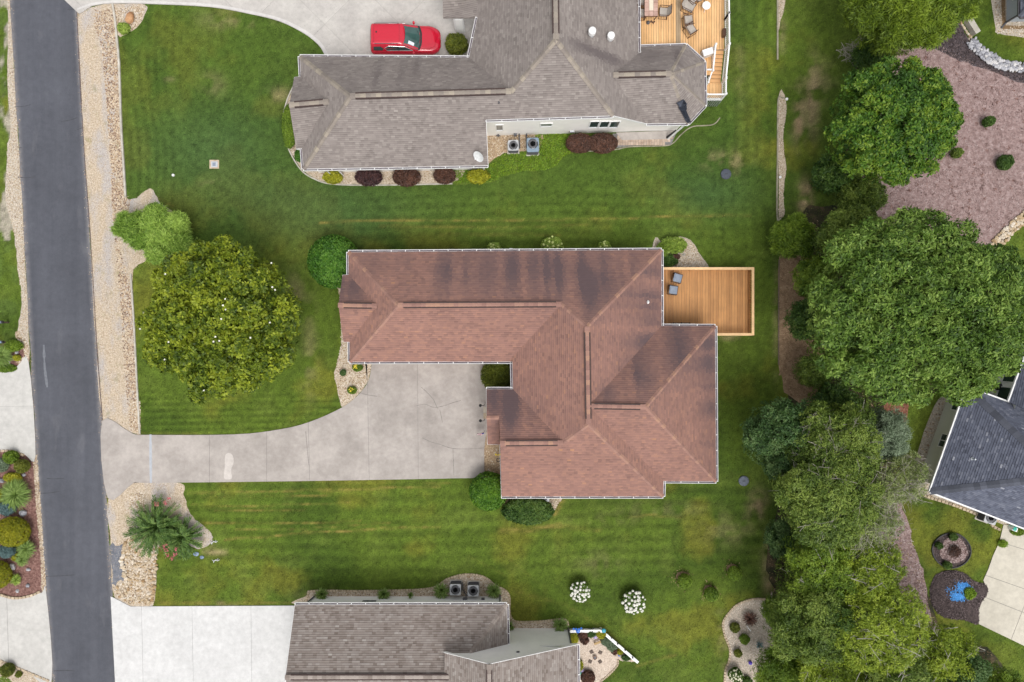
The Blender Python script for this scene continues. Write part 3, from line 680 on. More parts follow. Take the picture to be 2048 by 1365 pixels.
def build_ground():
    xs = np.concatenate([[-400, -200, -100, -60], np.arange(-44, 44.01, 0.15), [60, 100, 200, 400]])
    ys = np.concatenate([[-400, -200, -100, -50], np.arange(-31, 31.01, 0.15), [50, 100, 200, 400]])
    X, Y = np.meshgrid(xs, ys); nx, ny = len(xs), len(ys)
    v = np.stack([X.ravel(), Y.ravel(), np.zeros(X.size)], -1)
    i = np.arange(nx*ny).reshape(ny, nx)
    f = np.stack([i[:-1, :-1].ravel(), i[:-1, 1:].ravel(), i[1:, 1:].ravel(), i[1:, :-1].ravel()], -1)
    col = ground_field(X.ravel(), Y.ravel()); col = np.concatenate([col, np.ones((len(col), 1))], 1)
    me = np_mesh('lawn', v, f, [M['lawn']], {'Col': ('POINT', 'FLOAT_COLOR', col)})
    o = bpy.data.objects.new('lawn', me); COL.objects.link(o); tag(o, kind='structure')
    # grass blades: one object
    N = 380000
    x = NR.uniform(-38, 38, N); y = NR.uniform(-26, 26, N)
    jx = x+NR.normal(0, 0.05, N); jy = y+NR.normal(0, 0.05, N)
    keep = np.ones(N, bool)
    for k, pts in OUT.items():
        if k in ('wood_floor', 'strip_r_mid', 'strip_r_top', 'bed_main_se'): continue
        keep &= ~inside(W(pts), jx, jy)
    keep &= ~inside(W(OUT['wood_floor']), x, y) | (NR.uniform(0, 1, N) < 0.15)
    for pts in HOUSE_FOOT: keep &= ~inside(pts, x, y)
    c = ground_field(x, y)
    lum = c[:, 0]/np.maximum(c[:, 1], 1e-4)
    keep &= NR.uniform(0, 1, N) > sst(lum, 0.98, 1.3)*0.9        # bare ground carries few blades
    x, y, c = x[keep], y[keep], c[keep]; N = len(x)
    th = NR.uniform(0, 2*np.pi, N); w = NR.uniform(0.02, 0.045, N); h = NR.uniform(0.02, 0.055, N)
    ln = NR.uniform(0.02, 0.10, N); la = NR.uniform(0, 2*np.pi, N)
    p0 = np.stack([x-w*np.cos(th), y-w*np.sin(th), np.full(N, 0.001)], -1)
    p1 = np.stack([x+w*np.cos(th), y+w*np.sin(th), np.full(N, 0.001)], -1)
    p2 = np.stack([x+ln*np.cos(la), y+ln*np.sin(la), h], -1)
    v = np.stack([p0, p1, p2], 1).reshape(-1, 3)
    f = np.arange(3*N).reshape(N, 3)
    c = c*NR.uniform(0.55, 1.55, (N, 1))
    c = np.concatenate([c, np.ones((N, 1))], 1)
    me = np_mesh('grass', v, f, [M['grass']], {'Col': ('FACE', 'FLOAT_COLOR', c)})
    o = bpy.data.objects.new('grass', me); COL.objects.link(o); tag(o, kind='stuff', label='short mown green lawn grass with dry patches and mower lines', cat='grass')

def sheet(name, key, z, mat, smooth=True, jit=0.04, th=0.0, kind='structure', pts=None):
    pts = pts or OUT[key]
    P = W(pts)
    if smooth: P = smooth_line(P, True, 5)
    if jit: P = [p+Vector((rnd.uniform(-jit, jit), rnd.uniform(-jit, jit))) for p in P]
    b = MB()
    b.prism(P, -0.03, z)
    c = sum(P, Vector((0, 0)))/len(P)
    o = b.build(name, mat, origin=(c.x, c.y, 0)); tag(o, kind=kind)
    return o

def scatter(name, pos, size, mat, parent, seed=1, flat=0.6, tint=None, elong=1.4, kind='stuff', chips=False):
    """many small stones (octahedra) or chips (quads) joined as one part"""
    r = np.random.default_rng(seed); N = len(pos)
    if N == 0: return None
    if chips:
        bv = np.array([(-1, -.35, 0), (1, -.35, 0), (1, .35, 0), (-1, .35, 0)], float); bf = np.array([(0, 1, 2, 3)])
    else:
        bv = np.array([(1, 0, .1), (.45, .8, 0), (-.5, .75, .05), (-1, 0, 0), (-.45, -.8, .05), (.5, -.8, 0), (.05, 0, .8)], float)
        bf = np.array([(0, 1, 6), (1, 2, 6), (2, 3, 6), (3, 4, 6), (4, 5, 6), (5, 0, 6)])
    s = r.uniform(size[0], size[1], N); e = r.uniform(1, elong, N)
    th = r.uniform(0, 2*np.pi, N)
    V = np.repeat(bv[None], N, 0)*(1+r.uniform(-.2, .2, (N, len(bv), 1)))
    V[:, :, 0] *= (s*e)[:, None]/2; V[:, :, 1] *= s[:, None]/2; V[:, :, 2] *= s[:, None]*flat/2
    if chips:
        tl = r.normal(0, 0.5, N); V[:, :, 2] = V[:, :, 0]*np.sin(tl)[:, None]*0.5; V[:, :, 2] += s[:, None]*0.25
    c, sn = np.cos(th)[:, None], np.sin(th)[:, None]
    X = V[:, :, 0]*c-V[:, :, 1]*sn+pos[:, 0:1]; Y = V[:, :, 0]*sn+V[:, :, 1]*c+pos[:, 1:2]
    z = pos[:, 2] if pos.shape[1] > 2 else np.zeros(N)
    off = world_loc(parent) if parent else Vector((0, 0, 0))
    P = np.stack([X-off.x, Y-off.y, V[:, :, 2]+z[:, None]-off.z], -1).reshape(-1, 3)
    F = (bf[None]+(np.arange(N)*len(bv))[:, None, None]).reshape(-1, bf.shape[1])
    t = np.repeat(r.uniform(0, 1, N) if tint is None else tint, len(bf))
    me = np_mesh(name, P, F, [mat], {'tint': ('FACE', 'FLOAT', t)})
    o = bpy.data.objects.new(name, me); COL.objects.link(o); o.parent = parent
    tag(o, kind=kind); return o
def z3(p, z): return np.concatenate([p, np.full((len(p), 1), z)], 1)

# unit stones for single placing
def stone_mesh(seed, mat):
    r = random.Random(seed); bm = bmesh.new()
    bmesh.ops.create_icosphere(bm, subdivisions=1, radius=0.5)
    for v in bm.verts:
        v.co *= r.uniform(0.78, 1.15)
        v.co.z *= 0.7
    me = bpy.data.meshes.new('stone'); bm.to_mesh(me); bm.free(); me.materials.append(mat); return me
def block_mesh(mat, name='block', bev=0.12):
    b = MB(); b.box((0, 0, 0.5), (1, 1, 1), top=1-bev)
    me = bpy.data.meshes.new(name); me.from_pydata(b.v, [], b.f); me.materials.append(mat); return me

def slabs(name, key, z, lines, mat, gap=0.02, joint=None, smooth=True, jit=0.0):
    """driveway cut into slabs by joint lines ((px,py),(px,py)); base sheet shows in the joints"""
    P = W(OUT[key])
    if smooth: P = smooth_line(P, True, 4)
    if area2([(p[0], p[1]) for p in P]) < 0: P = P[::-1]
    base = MB(); base.prism(P, -0.03, z-0.014)
    c = sum(P, Vector((0, 0)))/len(P)
    root = base.build(name, joint or M['joint'], origin=(c.x, c.y, 0)); tag(root, kind='structure')
    polys = [[(p[0], p[1]) for p in P]]
    for a, b in lines:
        a, b = at(*a).xy, at(*b).xy
        d = (b-a).normalized(); nrm = Vector((-d.y, d.x))
        nxt = []
        for poly in polys:
            for sgn in (1, -1):
                q = clip_half(poly, nrm*sgn, (a+nrm*sgn*gap/2).dot(nrm*sgn))
                if len(q) > 2 and abs(area2(q)) > 0.02: nxt.append(q)
        polys = nxt
    for q in polys:
        q = dedupe(q)
        if len(q) < 3: continue
        b = MB(); b.prism(q, z-0.012, z)
        b.build('slab', mat, root)
    return root
def clip_half(poly, n, c):
    """keep points with p.n >= c"""
    out = []; m = len(poly)
    for i in range(m):
        p, q = poly[i], poly[(i+1) % m]
        a = p[0]*n[0]+p[1]*n[1]-c; b = q[0]*n[0]+q[1]*n[1]-c
        if a >= 0: out.append(p)
        if (a > 0 and b < 0) or (a < 0 and b > 0):
            t = a/(a-b); out.append((p[0]+(q[0]-p[0])*t, p[1]+(q[1]-p[1])*t))
    return out
def dedupe(q, eps=1e-4):
    out = []
    for p in q:
        if not out or (abs(p[0]-out[-1][0])+abs(p[1]-out[-1][1])) > eps: out.append(p)
    if len(out) > 1 and (abs(out[0][0]-out[-1][0])+abs(out[0][1]-out[-1][1])) < eps: out.pop()
    return out
# ------------------------------------------------------------------ houses: roofs laid in real shingle courses
def rotv(v, a): return Vector((v[0]*math.cos(a)-v[1]*math.sin(a), v[0]*math.sin(a)+v[1]*math.cos(a)))
DIRS = {'N': (0, 1), 'S': (0, -1), 'E': (1, 0), 'W': (-1, 0)}

def solve_roof(verts, facets, ang=0.0):
    """verts: name -> (px,py) or (px,py,z). facets: dict(v=[names], face='N', pitch, ref=(name,z)).
    Heights of free vertices are the mean of where their sight line meets each plane."""
    est = {k: [] for k in verts}
    for f in facets:
        if 'ref' not in f: continue
        up = -rotv(DIRS[f['face']], ang)
        rn, rz = f['ref']; r = at(verts[rn][0], verts[rn][1], rz).xy
        for k in f['v']:
            if len(verts[k]) == 3: continue
            q = at(verts[k][0], verts[k][1], 0).xy
            # z = rz + p*up.(q(1-z/D)-r)
            p = f['pitch']
            z = (rz+p*(up.dot(q)-up.dot(r)))/(1+p*up.dot(q)/D)
            est[k].append(z)
    out = {}
    for k, v in verts.items():
        z = v[2] if len(v) == 3 else (sum(est[k])/len(est[k]) if est[k] else 2.8)
        out[k] = at(v[0], v[1], z)
    return out

def shingles(facets, V, rng, expo=0.143, tabw=0.25, stain_fn=None, thick=0.016, tsd=0.11):
    VS, FS4, T, S = [], [], [], []
    faces = []
    def emit(pts, t, s):
        b = len(VS); VS.extend(pts); faces.append(tuple(range(b, b+len(pts)))); T.append(t); S.append(s)
    for fi, f in enumerate(facets):
        P = [V[k] for k in f['v']]
        A = np.array([(p.x, p.y, 1) for p in P]); zz = np.array([p.z for p in P])
        co = np.linalg.lstsq(A, zz, rcond=None)[0]
        g = Vector((co[0], co[1]));
        if g.length < 1e-4: continue
        up = g.normalized(); uax = Vector((up.y, -up.x)); sl = math.sqrt(1+g.length**2)
        nrm = Vector((-co[0], -co[1], 1)).normalized()
        poly = [(p.x, p.y) for p in P]
        tris = tess(poly)
        v_of = lambda p: (p[0]*up.x+p[1]*up.y)*sl
        u_of = lambda p: p[0]*uax.x+p[1]*uax.y
        vmin = min(v_of(p) for p in poly)
        r0 = random.Random(rng*100+fi)
        rowrand = {}
        for tri in tris:
            T3 = [P[i] for i in tri]
            # plane of the triangle
            e1, e2 = T3[1]-T3[0], T3[2]-T3[0]; n3 = e1.cross(e2)
            if n3.length < 1e-6 or abs(n3.z) < 1e-6: continue
            zat = lambda x, y: T3[0].z-(n3.x*(x-T3[0].x)+n3.y*(y-T3[0].y))/n3.z
            uv = [(u_of(p), v_of(p)-vmin) for p in T3]
            if area2(uv) < 0: uv = uv[::-1]
            lo = int(min(q[1] for q in uv)//expo); hi = int(max(q[1] for q in uv)//expo)
            for r in range(lo, hi+1):
                q = clip_half(uv, (0, 1), r*expo); q = clip_half(q, (0, -1), -(r+1)*expo) if len(q) > 2 else q
                if len(q) < 3: continue
                rr = random.Random((rng*1000+fi)*5000+r)
                off = rr.uniform(0, tabw)
                u0 = min(a[0] for a in q); u1 = max(a[0] for a in q)
                c0 = int((u0-off)//tabw); c1 = int((u1-off)//tabw)
                for c in range(c0, c1+1):
                    w = clip_half(q, (1, 0), off+c*tabw)
                    if len(w) > 2: w = clip_half(w, (-1, 0), -(off+(c+1)*tabw))
                    w = dedupe(w)
                    if len(w) < 3 or abs(area2(w)) < 1e-4: continue
                    h = random.Random((fi*7919+r)*104729+c*31+rng)
                    tt = h.gauss(0.52, tsd); tt = max(0.14, min(1, tt)); lift = thick*h.choice((0.7, 1.0, 1.0, 1.5))
                    cu = sum(a[0] for a in w)/len(w); cv = sum(a[1] for a in w)/len(w)+vmin
                    cx = uax.x*cu+up.x*cv/sl; cy = uax.y*cu+up.y*cv/sl
                    st = stain_fn(f, cx, cy, zat(cx, cy), h) if stain_fn else 0.0
                    def p3(a, z0):
                        v = a[1]+vmin; x = uax.x*a[0]+up.x*v/sl; y = uax.y*a[0]+up.y*v/sl
                        fr = (a[1]-r*expo)/expo
                        return (x+nrm.x*z0*(1-fr), y+nrm.y*z0*(1-fr), zat(x, y)+0.004+nrm.z*z0*(1-fr))
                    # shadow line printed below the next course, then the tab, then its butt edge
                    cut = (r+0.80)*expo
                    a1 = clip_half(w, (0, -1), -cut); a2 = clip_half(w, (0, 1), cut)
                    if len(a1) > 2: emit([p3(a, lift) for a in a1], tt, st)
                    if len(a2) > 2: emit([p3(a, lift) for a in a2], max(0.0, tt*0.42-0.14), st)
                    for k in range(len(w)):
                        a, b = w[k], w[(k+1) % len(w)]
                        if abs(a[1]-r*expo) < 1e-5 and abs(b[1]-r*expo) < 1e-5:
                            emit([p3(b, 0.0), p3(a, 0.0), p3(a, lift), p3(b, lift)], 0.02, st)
    return VS, faces, T, S

def value_streak(a, seed):
    i = math.floor(a); f = a-i; f = f*f*(3-2*f)
    return random.Random(i*131+seed).random()*(1-f)+random.Random((i+1)*131+seed).random()*f

def make_stain(ells, seed=1, base=0.0):
    """ells: (px,py,rx,ry,amp) at roof height; streaks run down the slope of each facet"""
    E = []
    for px, py, rx, ry, amp, z in ells:
        c = at(px, py, z); s = (1-z/D)/PPM
        E.append((c.x, c.y, rx*s, ry*s, amp))
    def fn(f, x, y, z, h):
        faces = f.get('face', 'N')
        along = x if faces in 'NS' else y
        across = y if faces in 'NS' else x
        m = base if f.get('dirty', faces == 'N') else 0.0
        for cx, cy, rx, ry, amp in E:
            d = ((x-cx)/rx)**2+((y-cy)/ry)**2
            if d < 4: m += amp*math.exp(-d*0.9)
        if m < 0.02: return 0.0
        n = value_streak(along/0.38, seed)*0.5+value_streak(along/0.95+7, seed+3)*0.5
        n = n*0.84+0.16*value_streak(across/0.9+along/2.3, seed+9)
        return max(0.0, min(0.92, m*(0.22+1.55*max(0, n-0.26))+h.uniform(-0.06, 0.06)))
    return fn

def cap_mesh(mat, name='ridge_cap'):
    # one bent cap shingle, unit length along x, half-width 1 along y, falling by z=-1 at the sides
    v = [(-.5, -1, -1), (-.5, 0, 0), (-.5, 1, -1), (.56, -1, -.92), (.56, 0, .08), (.56, 1, -.92)]
    lo = [(a, b, c-0.35) for a, b, c in v]
    f = [(0, 3, 4, 1), (1, 4, 5, 2), (3, 9, 10, 4), (4, 10, 11, 5), (0, 6, 9, 3), (2, 5, 11, 8)]
    me = bpy.data.meshes.new(name); me.from_pydata(v+lo, [], f); me.materials.append(mat); return me

def caps_along(root, me, a, b, step, halfw, drop, lift, vent=None, ends=0.0):
    a, b = Vector(a), Vector(b)
    L = (b-a).length; d = (b-a)/L
    if a.z > b.z+0.05: pass
    else: d = -d; a, b = b, a          # cap butts point down the hip
    side = Vector((0, 0, 1)).cross(d).normalized(); up = d.cross(side)
    n = max(1, int(round((L-2*ends)/step))); st = (L-2*ends)/n
    R = Matrix((d, side, up)).transposed()
    for i in range(n):
        p = a+d*(ends+(i+0.5)*st)+up*lift
        o = bpy.data.objects.new('ridge_cap', me); COL.objects.link(o); o.parent = root
        M4 = R.to_4x4() @ Matrix.Diagonal((st, halfw, drop, 1))
        o.matrix_local = Matrix.Translation(p-world_loc(root)) @ M4
def vent_strip(root, a, b, w, lift, mat, ends=0.35):
    a, b = Vector(a), Vector(b); d = (b-a).normalized()
    m = MB(); m.beam(a+d*ends+Vector((0, 0, lift)), b-d*ends+Vector((0, 0, lift)), w, 0.09)
    return m.build('ridge_vent', mat, root)

def house(name, label, verts, facets, perim, ang, mats, seed, stain, hips, ridges, gutters, inset=0.42, capw=0.135, ridgew=0.165, group=None, capstep=0.3, fascia=0.19, skirts=True, wall_drop=0.10, gutter_mat='white'):
    V = solve_roof(verts, facets, ang)
    per = [V[k] for k in perim]
    flat = [(p.x, p.y) for p in per]
    ccw = area2(flat) > 0
    if not ccw: per = per[::-1]; perim = perim[::-1]; flat = flat[::-1]
    c = sum(per, Vector((0, 0, 0)))/len(per)
    root = thing(name, label, 'house', (c.x, c.y, 0))
    # walls up to the underside of the roof
    ins = offset_poly(flat, inset)
    w = MB(); n = len(per)
    for i in range(n):
        j = (i+1) % n
        p, q = ins[i], ins[j]
        w.add([(p.x, p.y, -0.05), (q.x, q.y, -0.05), (q.x, q.y, per[j].z-wall_drop), (p.x, p.y, per[i].z-wall_drop)], [(0, 1, 2, 3)])
    wall = w.build('wall', M[mats['wall']], root)
    # roof deck and soffit
    r = MB()
    for f in facets:
        P = [V[k] for k in f['v']]
        poly = [(p.x, p.y) for p in P]
        r.add([(p.x, p.y, p.z-0.012) for p in P], [t for t in tess(poly)], 0, 0.4)
        if skirts:
            r.add([(p.x, p.y, p.z-0.16) for p in P], [t[::-1] for t in tess(poly)], 0, 0.4)
    roof = r.build('roof', [M[mats['shingle']]], root)
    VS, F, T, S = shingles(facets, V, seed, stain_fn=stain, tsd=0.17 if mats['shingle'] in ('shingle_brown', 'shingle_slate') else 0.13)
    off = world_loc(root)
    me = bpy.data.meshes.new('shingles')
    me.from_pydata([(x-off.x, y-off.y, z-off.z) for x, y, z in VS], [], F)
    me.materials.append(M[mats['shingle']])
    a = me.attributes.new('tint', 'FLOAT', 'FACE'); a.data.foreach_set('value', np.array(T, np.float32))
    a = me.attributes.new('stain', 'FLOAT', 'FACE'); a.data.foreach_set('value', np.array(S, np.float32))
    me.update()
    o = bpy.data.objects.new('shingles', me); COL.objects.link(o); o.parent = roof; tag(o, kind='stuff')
    # fascia boards
    fb = MB()
    for i in range(n):
        j = (i+1) % n
        a_, b_ = per[i], per[j]
        d = Vector((b_.x-a_.x, b_.y-a_.y)); 
        if d.length < 0.03: continue
        d.normalize(); o_ = Vector((d.y, -d.x, 0))*0.012
        fb.beam(a_+o_+Vector((0, 0, -fascia/2-0.004)), b_+o_+Vector((0, 0, -fascia/2-0.004)), 0.024, fascia)
    fb.build('fascia', M[mats.get('fascia', 'white')], root)
    # gutters: an open trough with white lip and straps
    for ga, gb in gutters:
        a_, b_ = V[ga], V[gb]
        ia, ib = perim.index(ga), perim.index(gb)
        if (ia+1) % n != ib: a_, b_ = b_, a_
        d = (b_-a_); L = d.length; d.normalize(); out = Vector((d.y, -d.x, 0)).normalized()
        g = MB()
        z = Vector((0, 0, -0.05))
        g.beam(a_+out*0.078+z+Vector((0, 0, -0.06)), b_+out*0.078+z+Vector((0, 0, -0.06)), 0.10, 0.02, 1)
        g.beam(a_+out*0.138+z+Vector((0, 0, -0.005)), b_+out*0.138+z+Vector((0, 0, -0.005)), 0.026, 0.12, 0)
        k = max(1, int(L/0.95))
        for i in range(k+1):
            p = a_+d*(L*i/k)+z
            g.beam(p+out*0.02+Vector((0, 0, 0.045)), p+out*0.15+Vector((0, 0, 0.045)), 0.045, 0.02, 0)
        g.build('gutter', [M[gutter_mat], M['gutter_dark']], root)
    cm = cap_mesh(M[mats['cap']])
    for a_, b_ in hips: caps_along(roof, cm, V[a_], V[b_], capstep, capw, 0.075, 0.035)
    for a_, b_ in ridges:
        vent_strip(roof, V[a_], V[b_], ridgew*2+0.07, 0.02, M['vent_dark'])
        caps_along(roof, cm, V[a_], V[b_], capstep, ridgew, 0.035, 0.088)
    HOUSE_FOOT.append([(p.x, p.y) for p in ins])
    return root, V, roof, ins, wall

HOUSE_FOOT = []

# --- the brick-red roofed house in the middle
PM = 0.61
mv = dict(NW=(697, 505), b1=(697.5, 550), b2=(685, 551), b3=(687, 684), b4=(699.5, 684.5), BW=(677, 611), BT=(754.5, 612.5),
          SW=(700, 724), SE=(1024.5, 723.5), V1=(1025, 714.6), V2=(1026, 779), P1=(973, 779), P2=(973.4, 836), P3=(998, 836), P4=(975, 889, 2.55), P5=(999.5, 889.5, 2.55),
          G1=(1000.5, 887), SC=(1003, 993), S1=(1326, 993), SV=(1327, 962.5), E2=(1432, 963), E1=(1430, 653), EC=(1323, 652.5), NE=(1322.5, 500.5),
          RW=(796, 611), K1=(1123, 609), K2=(1174, 654), K3=(1177, 849), K4=(1126, 886), R2=(1291.5, 814.5), M1=(1177, 812.5))
mf = [dict(v=['NW', 'NE', 'K2', 'K1', 'RW'], face='N', pitch=PM, ref=('NE', 2.85)),
      dict(v=['NW', 'RW', 'SW', 'b4', 'BT', 'b1'], face='W', pitch=PM, ref=('NW', 2.8)),
      dict(v=['b1', 'BT', 'BW', 'b2'], face='N', pitch=PM, ref=('b2', 2.8)),
      dict(v=['BT', 'b4', 'b3', 'BW'], face='S', pitch=PM, ref=('b3', 2.8)),
      dict(v=['RW', 'K1', 'V1', 'SE', 'SW'], face='S', pitch=PM, ref=('SW', 2.8)),
      dict(v=['K1', 'K2', 'M1', 'K3', 'K4', 'V2', 'V1'], face='W', pitch=PM, ref=('V2', 3.18)),
      dict(v=['K2', 'NE', 'EC', 'M1'], face='E', pitch=PM, ref=('NE', 2.8)),
      dict(v=['M1', 'SV', 'S1', 'K3'], face='E', pitch=PM, ref=('S1', 2.8)),
      dict(v=['M1', 'EC', 'E1', 'R2'], face='N', pitch=PM, ref=('EC', 2.85)),
      dict(v=['R2', 'E1', 'E2'], face='E', pitch=PM, ref=('E2', 2.78)),
      dict(v=['M1', 'R2', 'E2', 'SV'], face='S', pitch=PM, ref=('SV', 2.8)),
      dict(v=['K4', 'K3', 'S1', 'SC', 'G1'], face='S', pitch=PM, ref=('SC', 2.8)),
      dict(v=['G1', 'P3', 'P2', 'P1', 'V2', 'K4'], face='N', pitch=PM, ref=('P1', 3.18)),
      dict(v=['P2', 'P3', 'P5', 'P4'], face='S')]
m_st = make_stain([(1185, 545, 150, 75, 0.95, 3.6), (1185, 595, 12, 42, 1.2, 4.5), (905, 535, 60, 60, 0.55, 3.4), (780, 520, 40, 26, 0.6, 3.2), (1010, 540, 130, 45, 0.5, 3.4),
                   (1345, 700, 90, 70, 0.9, 3.6), (1285, 755, 30, 55, 0.95, 4.5), (1215, 785, 26, 26, 0.8, 5.2), (1005, 815, 26, 50, 0.95, 3.9), (1035, 815, 40, 40, 0.7, 4.2), (985, 790, 20, 24, 0.6, 3.3),
                   (1420, 830, 26, 130, 0.75, 3.1), (1300, 600, 26, 80, 0.42, 3.2), (690, 575, 40, 32, 0.9, 3.2), (1425, 700, 18, 40, 0.5, 3)], 5, 0.16)
MAIN, MVt, MROOF, MINS, MWALL = house('house', 'large house with a brick red shingle roof in the middle beside the plain cedar deck', mv, mf,
    ['NW', 'b1', 'b2', 'b3', 'b4', 'SW', 'SE', 'V2', 'P1', 'P4', 'P5', 'SC', 'S1', 'SV', 'E2', 'E1', 'EC', 'NE'], 0.0,
    dict(wall='tan_brick', shingle='shingle_red', cap='cap_red'), 3, m_st,
    [('NW', 'RW'), ('SW', 'RW'), ('K1', 'K2'), ('K2', 'NE'), ('K3', 'S1'), ('K3', 'K4'), ('R2', 'E1'), ('R2', 'E2'), ('P2', 'P3')],
    [('BW', 'BT'), ('RW', 'K1'), ('K2', 'K3'), ('M1', 'R2'), ('G1', 'K4')],
    [('NE', 'NW'), ('NW', 'b1'), ('b4', 'SW'), ('SW', 'SE'), ('SE', 'V2'), ('V2', 'P1'), ('SC', 'S1'), ('S1', 'SV'), ('SV', 'E2'), ('E2', 'E1'), ('E1', 'EC'), ('EC', 'NE')])

# --- the taupe roofed house to the north
AN = math.radians(1.2)
nv = dict(NW=(600, 113.5), b1=(602, 153.5), b2=(588.5, 155.5), BW=(578.5, 211), BT=(657.5, 204.5), b3=(592.5, 298), b4=(604, 297),
          SW=(607, 338), SE=(976, 331), SI=(972, 240), S1=(1226, 231.5), RK=(1293, 247.5), O4=(1376.5, 247), O3=(1410, 211), O2=(1408, 124), O1=(1372, 91), ON=(1278.5, 94), OV=(1277, 106.5),
          E0=(1275.5, -140), R0=(1109, -140), W0=(935, -140), G0=(884, -140, 2.9), G1=(886, 35.5, 2.9), GV=(955, 35.5), GT=(1000, -40), GR=(884, -100, 5.5), GRt=(1040, -100),
          WV=(938, 116), J=(1022, 183.5), R1=(700, 193), K=(1112, 79.5), M1=(1226, 151), H=(1342, 148))
for k, z in dict(O4=2.75, O3=2.75, O2=2.75, O1=2.75, ON=2.75, RK=2.85, H=4.75).items(): nv[k] = (*nv[k][:2], z)
PN = 0.86
nf = [dict(v=['NW', 'WV', 'J', 'R1'], face='N', pitch=PN, ref=('NW', 2.6)),
      dict(v=['NW', 'R1', 'SW', 'b4', 'BT', 'b1'], face='W', pitch=0.80, ref=('SW', 2.6)),
      dict(v=['b1', 'BT', 'BW', 'b2'], face='N', pitch=0.80, ref=('b2', 2.6)),
      dict(v=['BT', 'b4', 'b3', 'BW'], face='S', pitch=0.80, ref=('b3', 2.6)),
      dict(v=['R1', 'J', 'K', 'S1', 'SI', 'SE', 'SW'], face='S', pitch=PN, ref=('SW', 2.6)),
      dict(v=['WV', 'GV', 'W0', 'R0', 'K', 'J'], face='W', pitch=PN, ref=('WV', 3.3)),
      dict(v=['K', 'R0', 'E0', 'OV', 'M1', 'RK', 'S1'], face='E', pitch=PN, ref=('OV', 3.1)),
      dict(v=['M1', 'OV', 'ON', 'O1', 'H'], face='N', pitch=0.8, ref=('O1', 2.75)),
      dict(v=['H', 'O1', 'O2'], face='E', dirty=False), dict(v=['H', 'O2', 'O3'], face='E'), dict(v=['H', 'O3', 'O4'], face='E'),
      dict(v=['M1', 'H', 'O4', 'RK'], face='S', pitch=0.8, ref=('O4', 2.75)),
      dict(v=['G1', 'GV', 'GT', 'GR'], face='S', pitch=0.6, ref=('G1', 2.9)),
      ]
n_st = make_stain([(752, 150, 12, 46, 0.95, 4), (700, 175, 20, 26, 0.5, 4.8), (832, 135, 9, 40, 0.8, 4), (803, 150, 12, 40, 0.5, 4), (876, 125, 9, 26, 0.6, 3.6), (670, 130, 20, 16, 0.5, 3.2), (910, 140, 10, 20, 0.4, 3.6),
                   (1190, 105, 50, 12, 0.8, 6), (1225, 118, 30, 14, 0.6, 5), (1160, 90, 30, 12, 0.5, 6.5), (1310, 115, 50, 26, 0.5, 3.5), (1352, 118, 14, 30, 0.6, 3.4), (590, 180, 30, 26, 0.4, 3.2)], 8, 0.16)
NORTH, NVt, NROOF, NINS, NWALL = house('house', 'large house with a taupe grey shingle roof and white siding, next to the red car', nv, nf,
    ['NW', 'b1', 'b2', 'b3', 'b4', 'SW', 'SE', 'SI', 'S1', 'RK', 'O4', 'O3', 'O2', 'O1', 'ON', 'OV', 'E0', 'W0', 'GV', 'WV'], AN,
    dict(wall='white_siding', shingle='shingle_taupe', cap='cap_taupe'), 11, n_st,
    [('NW', 'R1'), ('SW', 'R1'), ('J', 'K'), ('K', 'S1'), ('H', 'O1'), ('H', 'O2'), ('H', 'O3'), ('H', 'O4')],
    [('BW', 'BT'), ('R1', 'J'), ('K', 'R0'), ('M1', 'H')],
    [('NW', 'b1'), ('b4', 'SW'), ('SW', 'SE'), ('SI', 'S1'), ('RK', 'O4'), ('O4', 'O3'), ('O3', 'O2'), ('O2', 'O1'), ('O1', 'ON'), ('OV', 'E0'), ('GV', 'WV'), ('WV', 'NW')], inset=0.36, capw=0.155, ridgew=0.185, capstep=0.33)

# --- the brown roofed house at the bottom edge
sv = dict(NW=(590, 1210, 2.6), NE=(1013.5, 1209.5, 2.6), EE=(1015.5, 1297, 2.6), RW=(571, 1354.5, 4.55), RE=(930, 1354, 4.55), HE=(932, 1320, 4.1), SWr=(592, 1520, 2.5), SEr=(905, 1520, 2.5),
          GA=(978.5, 1329, 6.0), GW=(889, 1306, 4.5), GS=(978.5, 1560, 6.0), GWs=(889, 1560, 4.3), GE=(1155, 1290, 3.3), GEs=(1158, 1560, 3.3))
sf = [dict(v=['NW', 'NE', 'HE', 'RE', 'RW'], face='N', dirty=False), dict(v=['NE', 'EE', 'HE'], face='E'),
      dict(v=['RW', 'RE', 'SEr', 'SWr'], face='S'),
      dict(v=['GW', 'GA', 'GS', 'GWs'], face='W'), dict(v=['GA', 'GE', 'GEs', 'GS'], face='E')]
SOUTH, SVt, SROOF, SINS, SWALL = house('house', 'house with a mottled brown grey shingle roof and pale wall beside the bright white driveway', sv, sf,
    ['NW', 'NE', 'EE', 'GE', 'GEs', 'SWr', 'RW'], 0.0, dict(wall='pale_siding', shingle='shingle_brown', cap='cap_brown'), 17, None,
    [('NE', 'HE')], [('RW', 'RE'), ('GA', 'GS')], [('NE', 'NW'), ('NE', 'EE'), ('GE', 'GEs')], inset=0.40, capw=0.15)
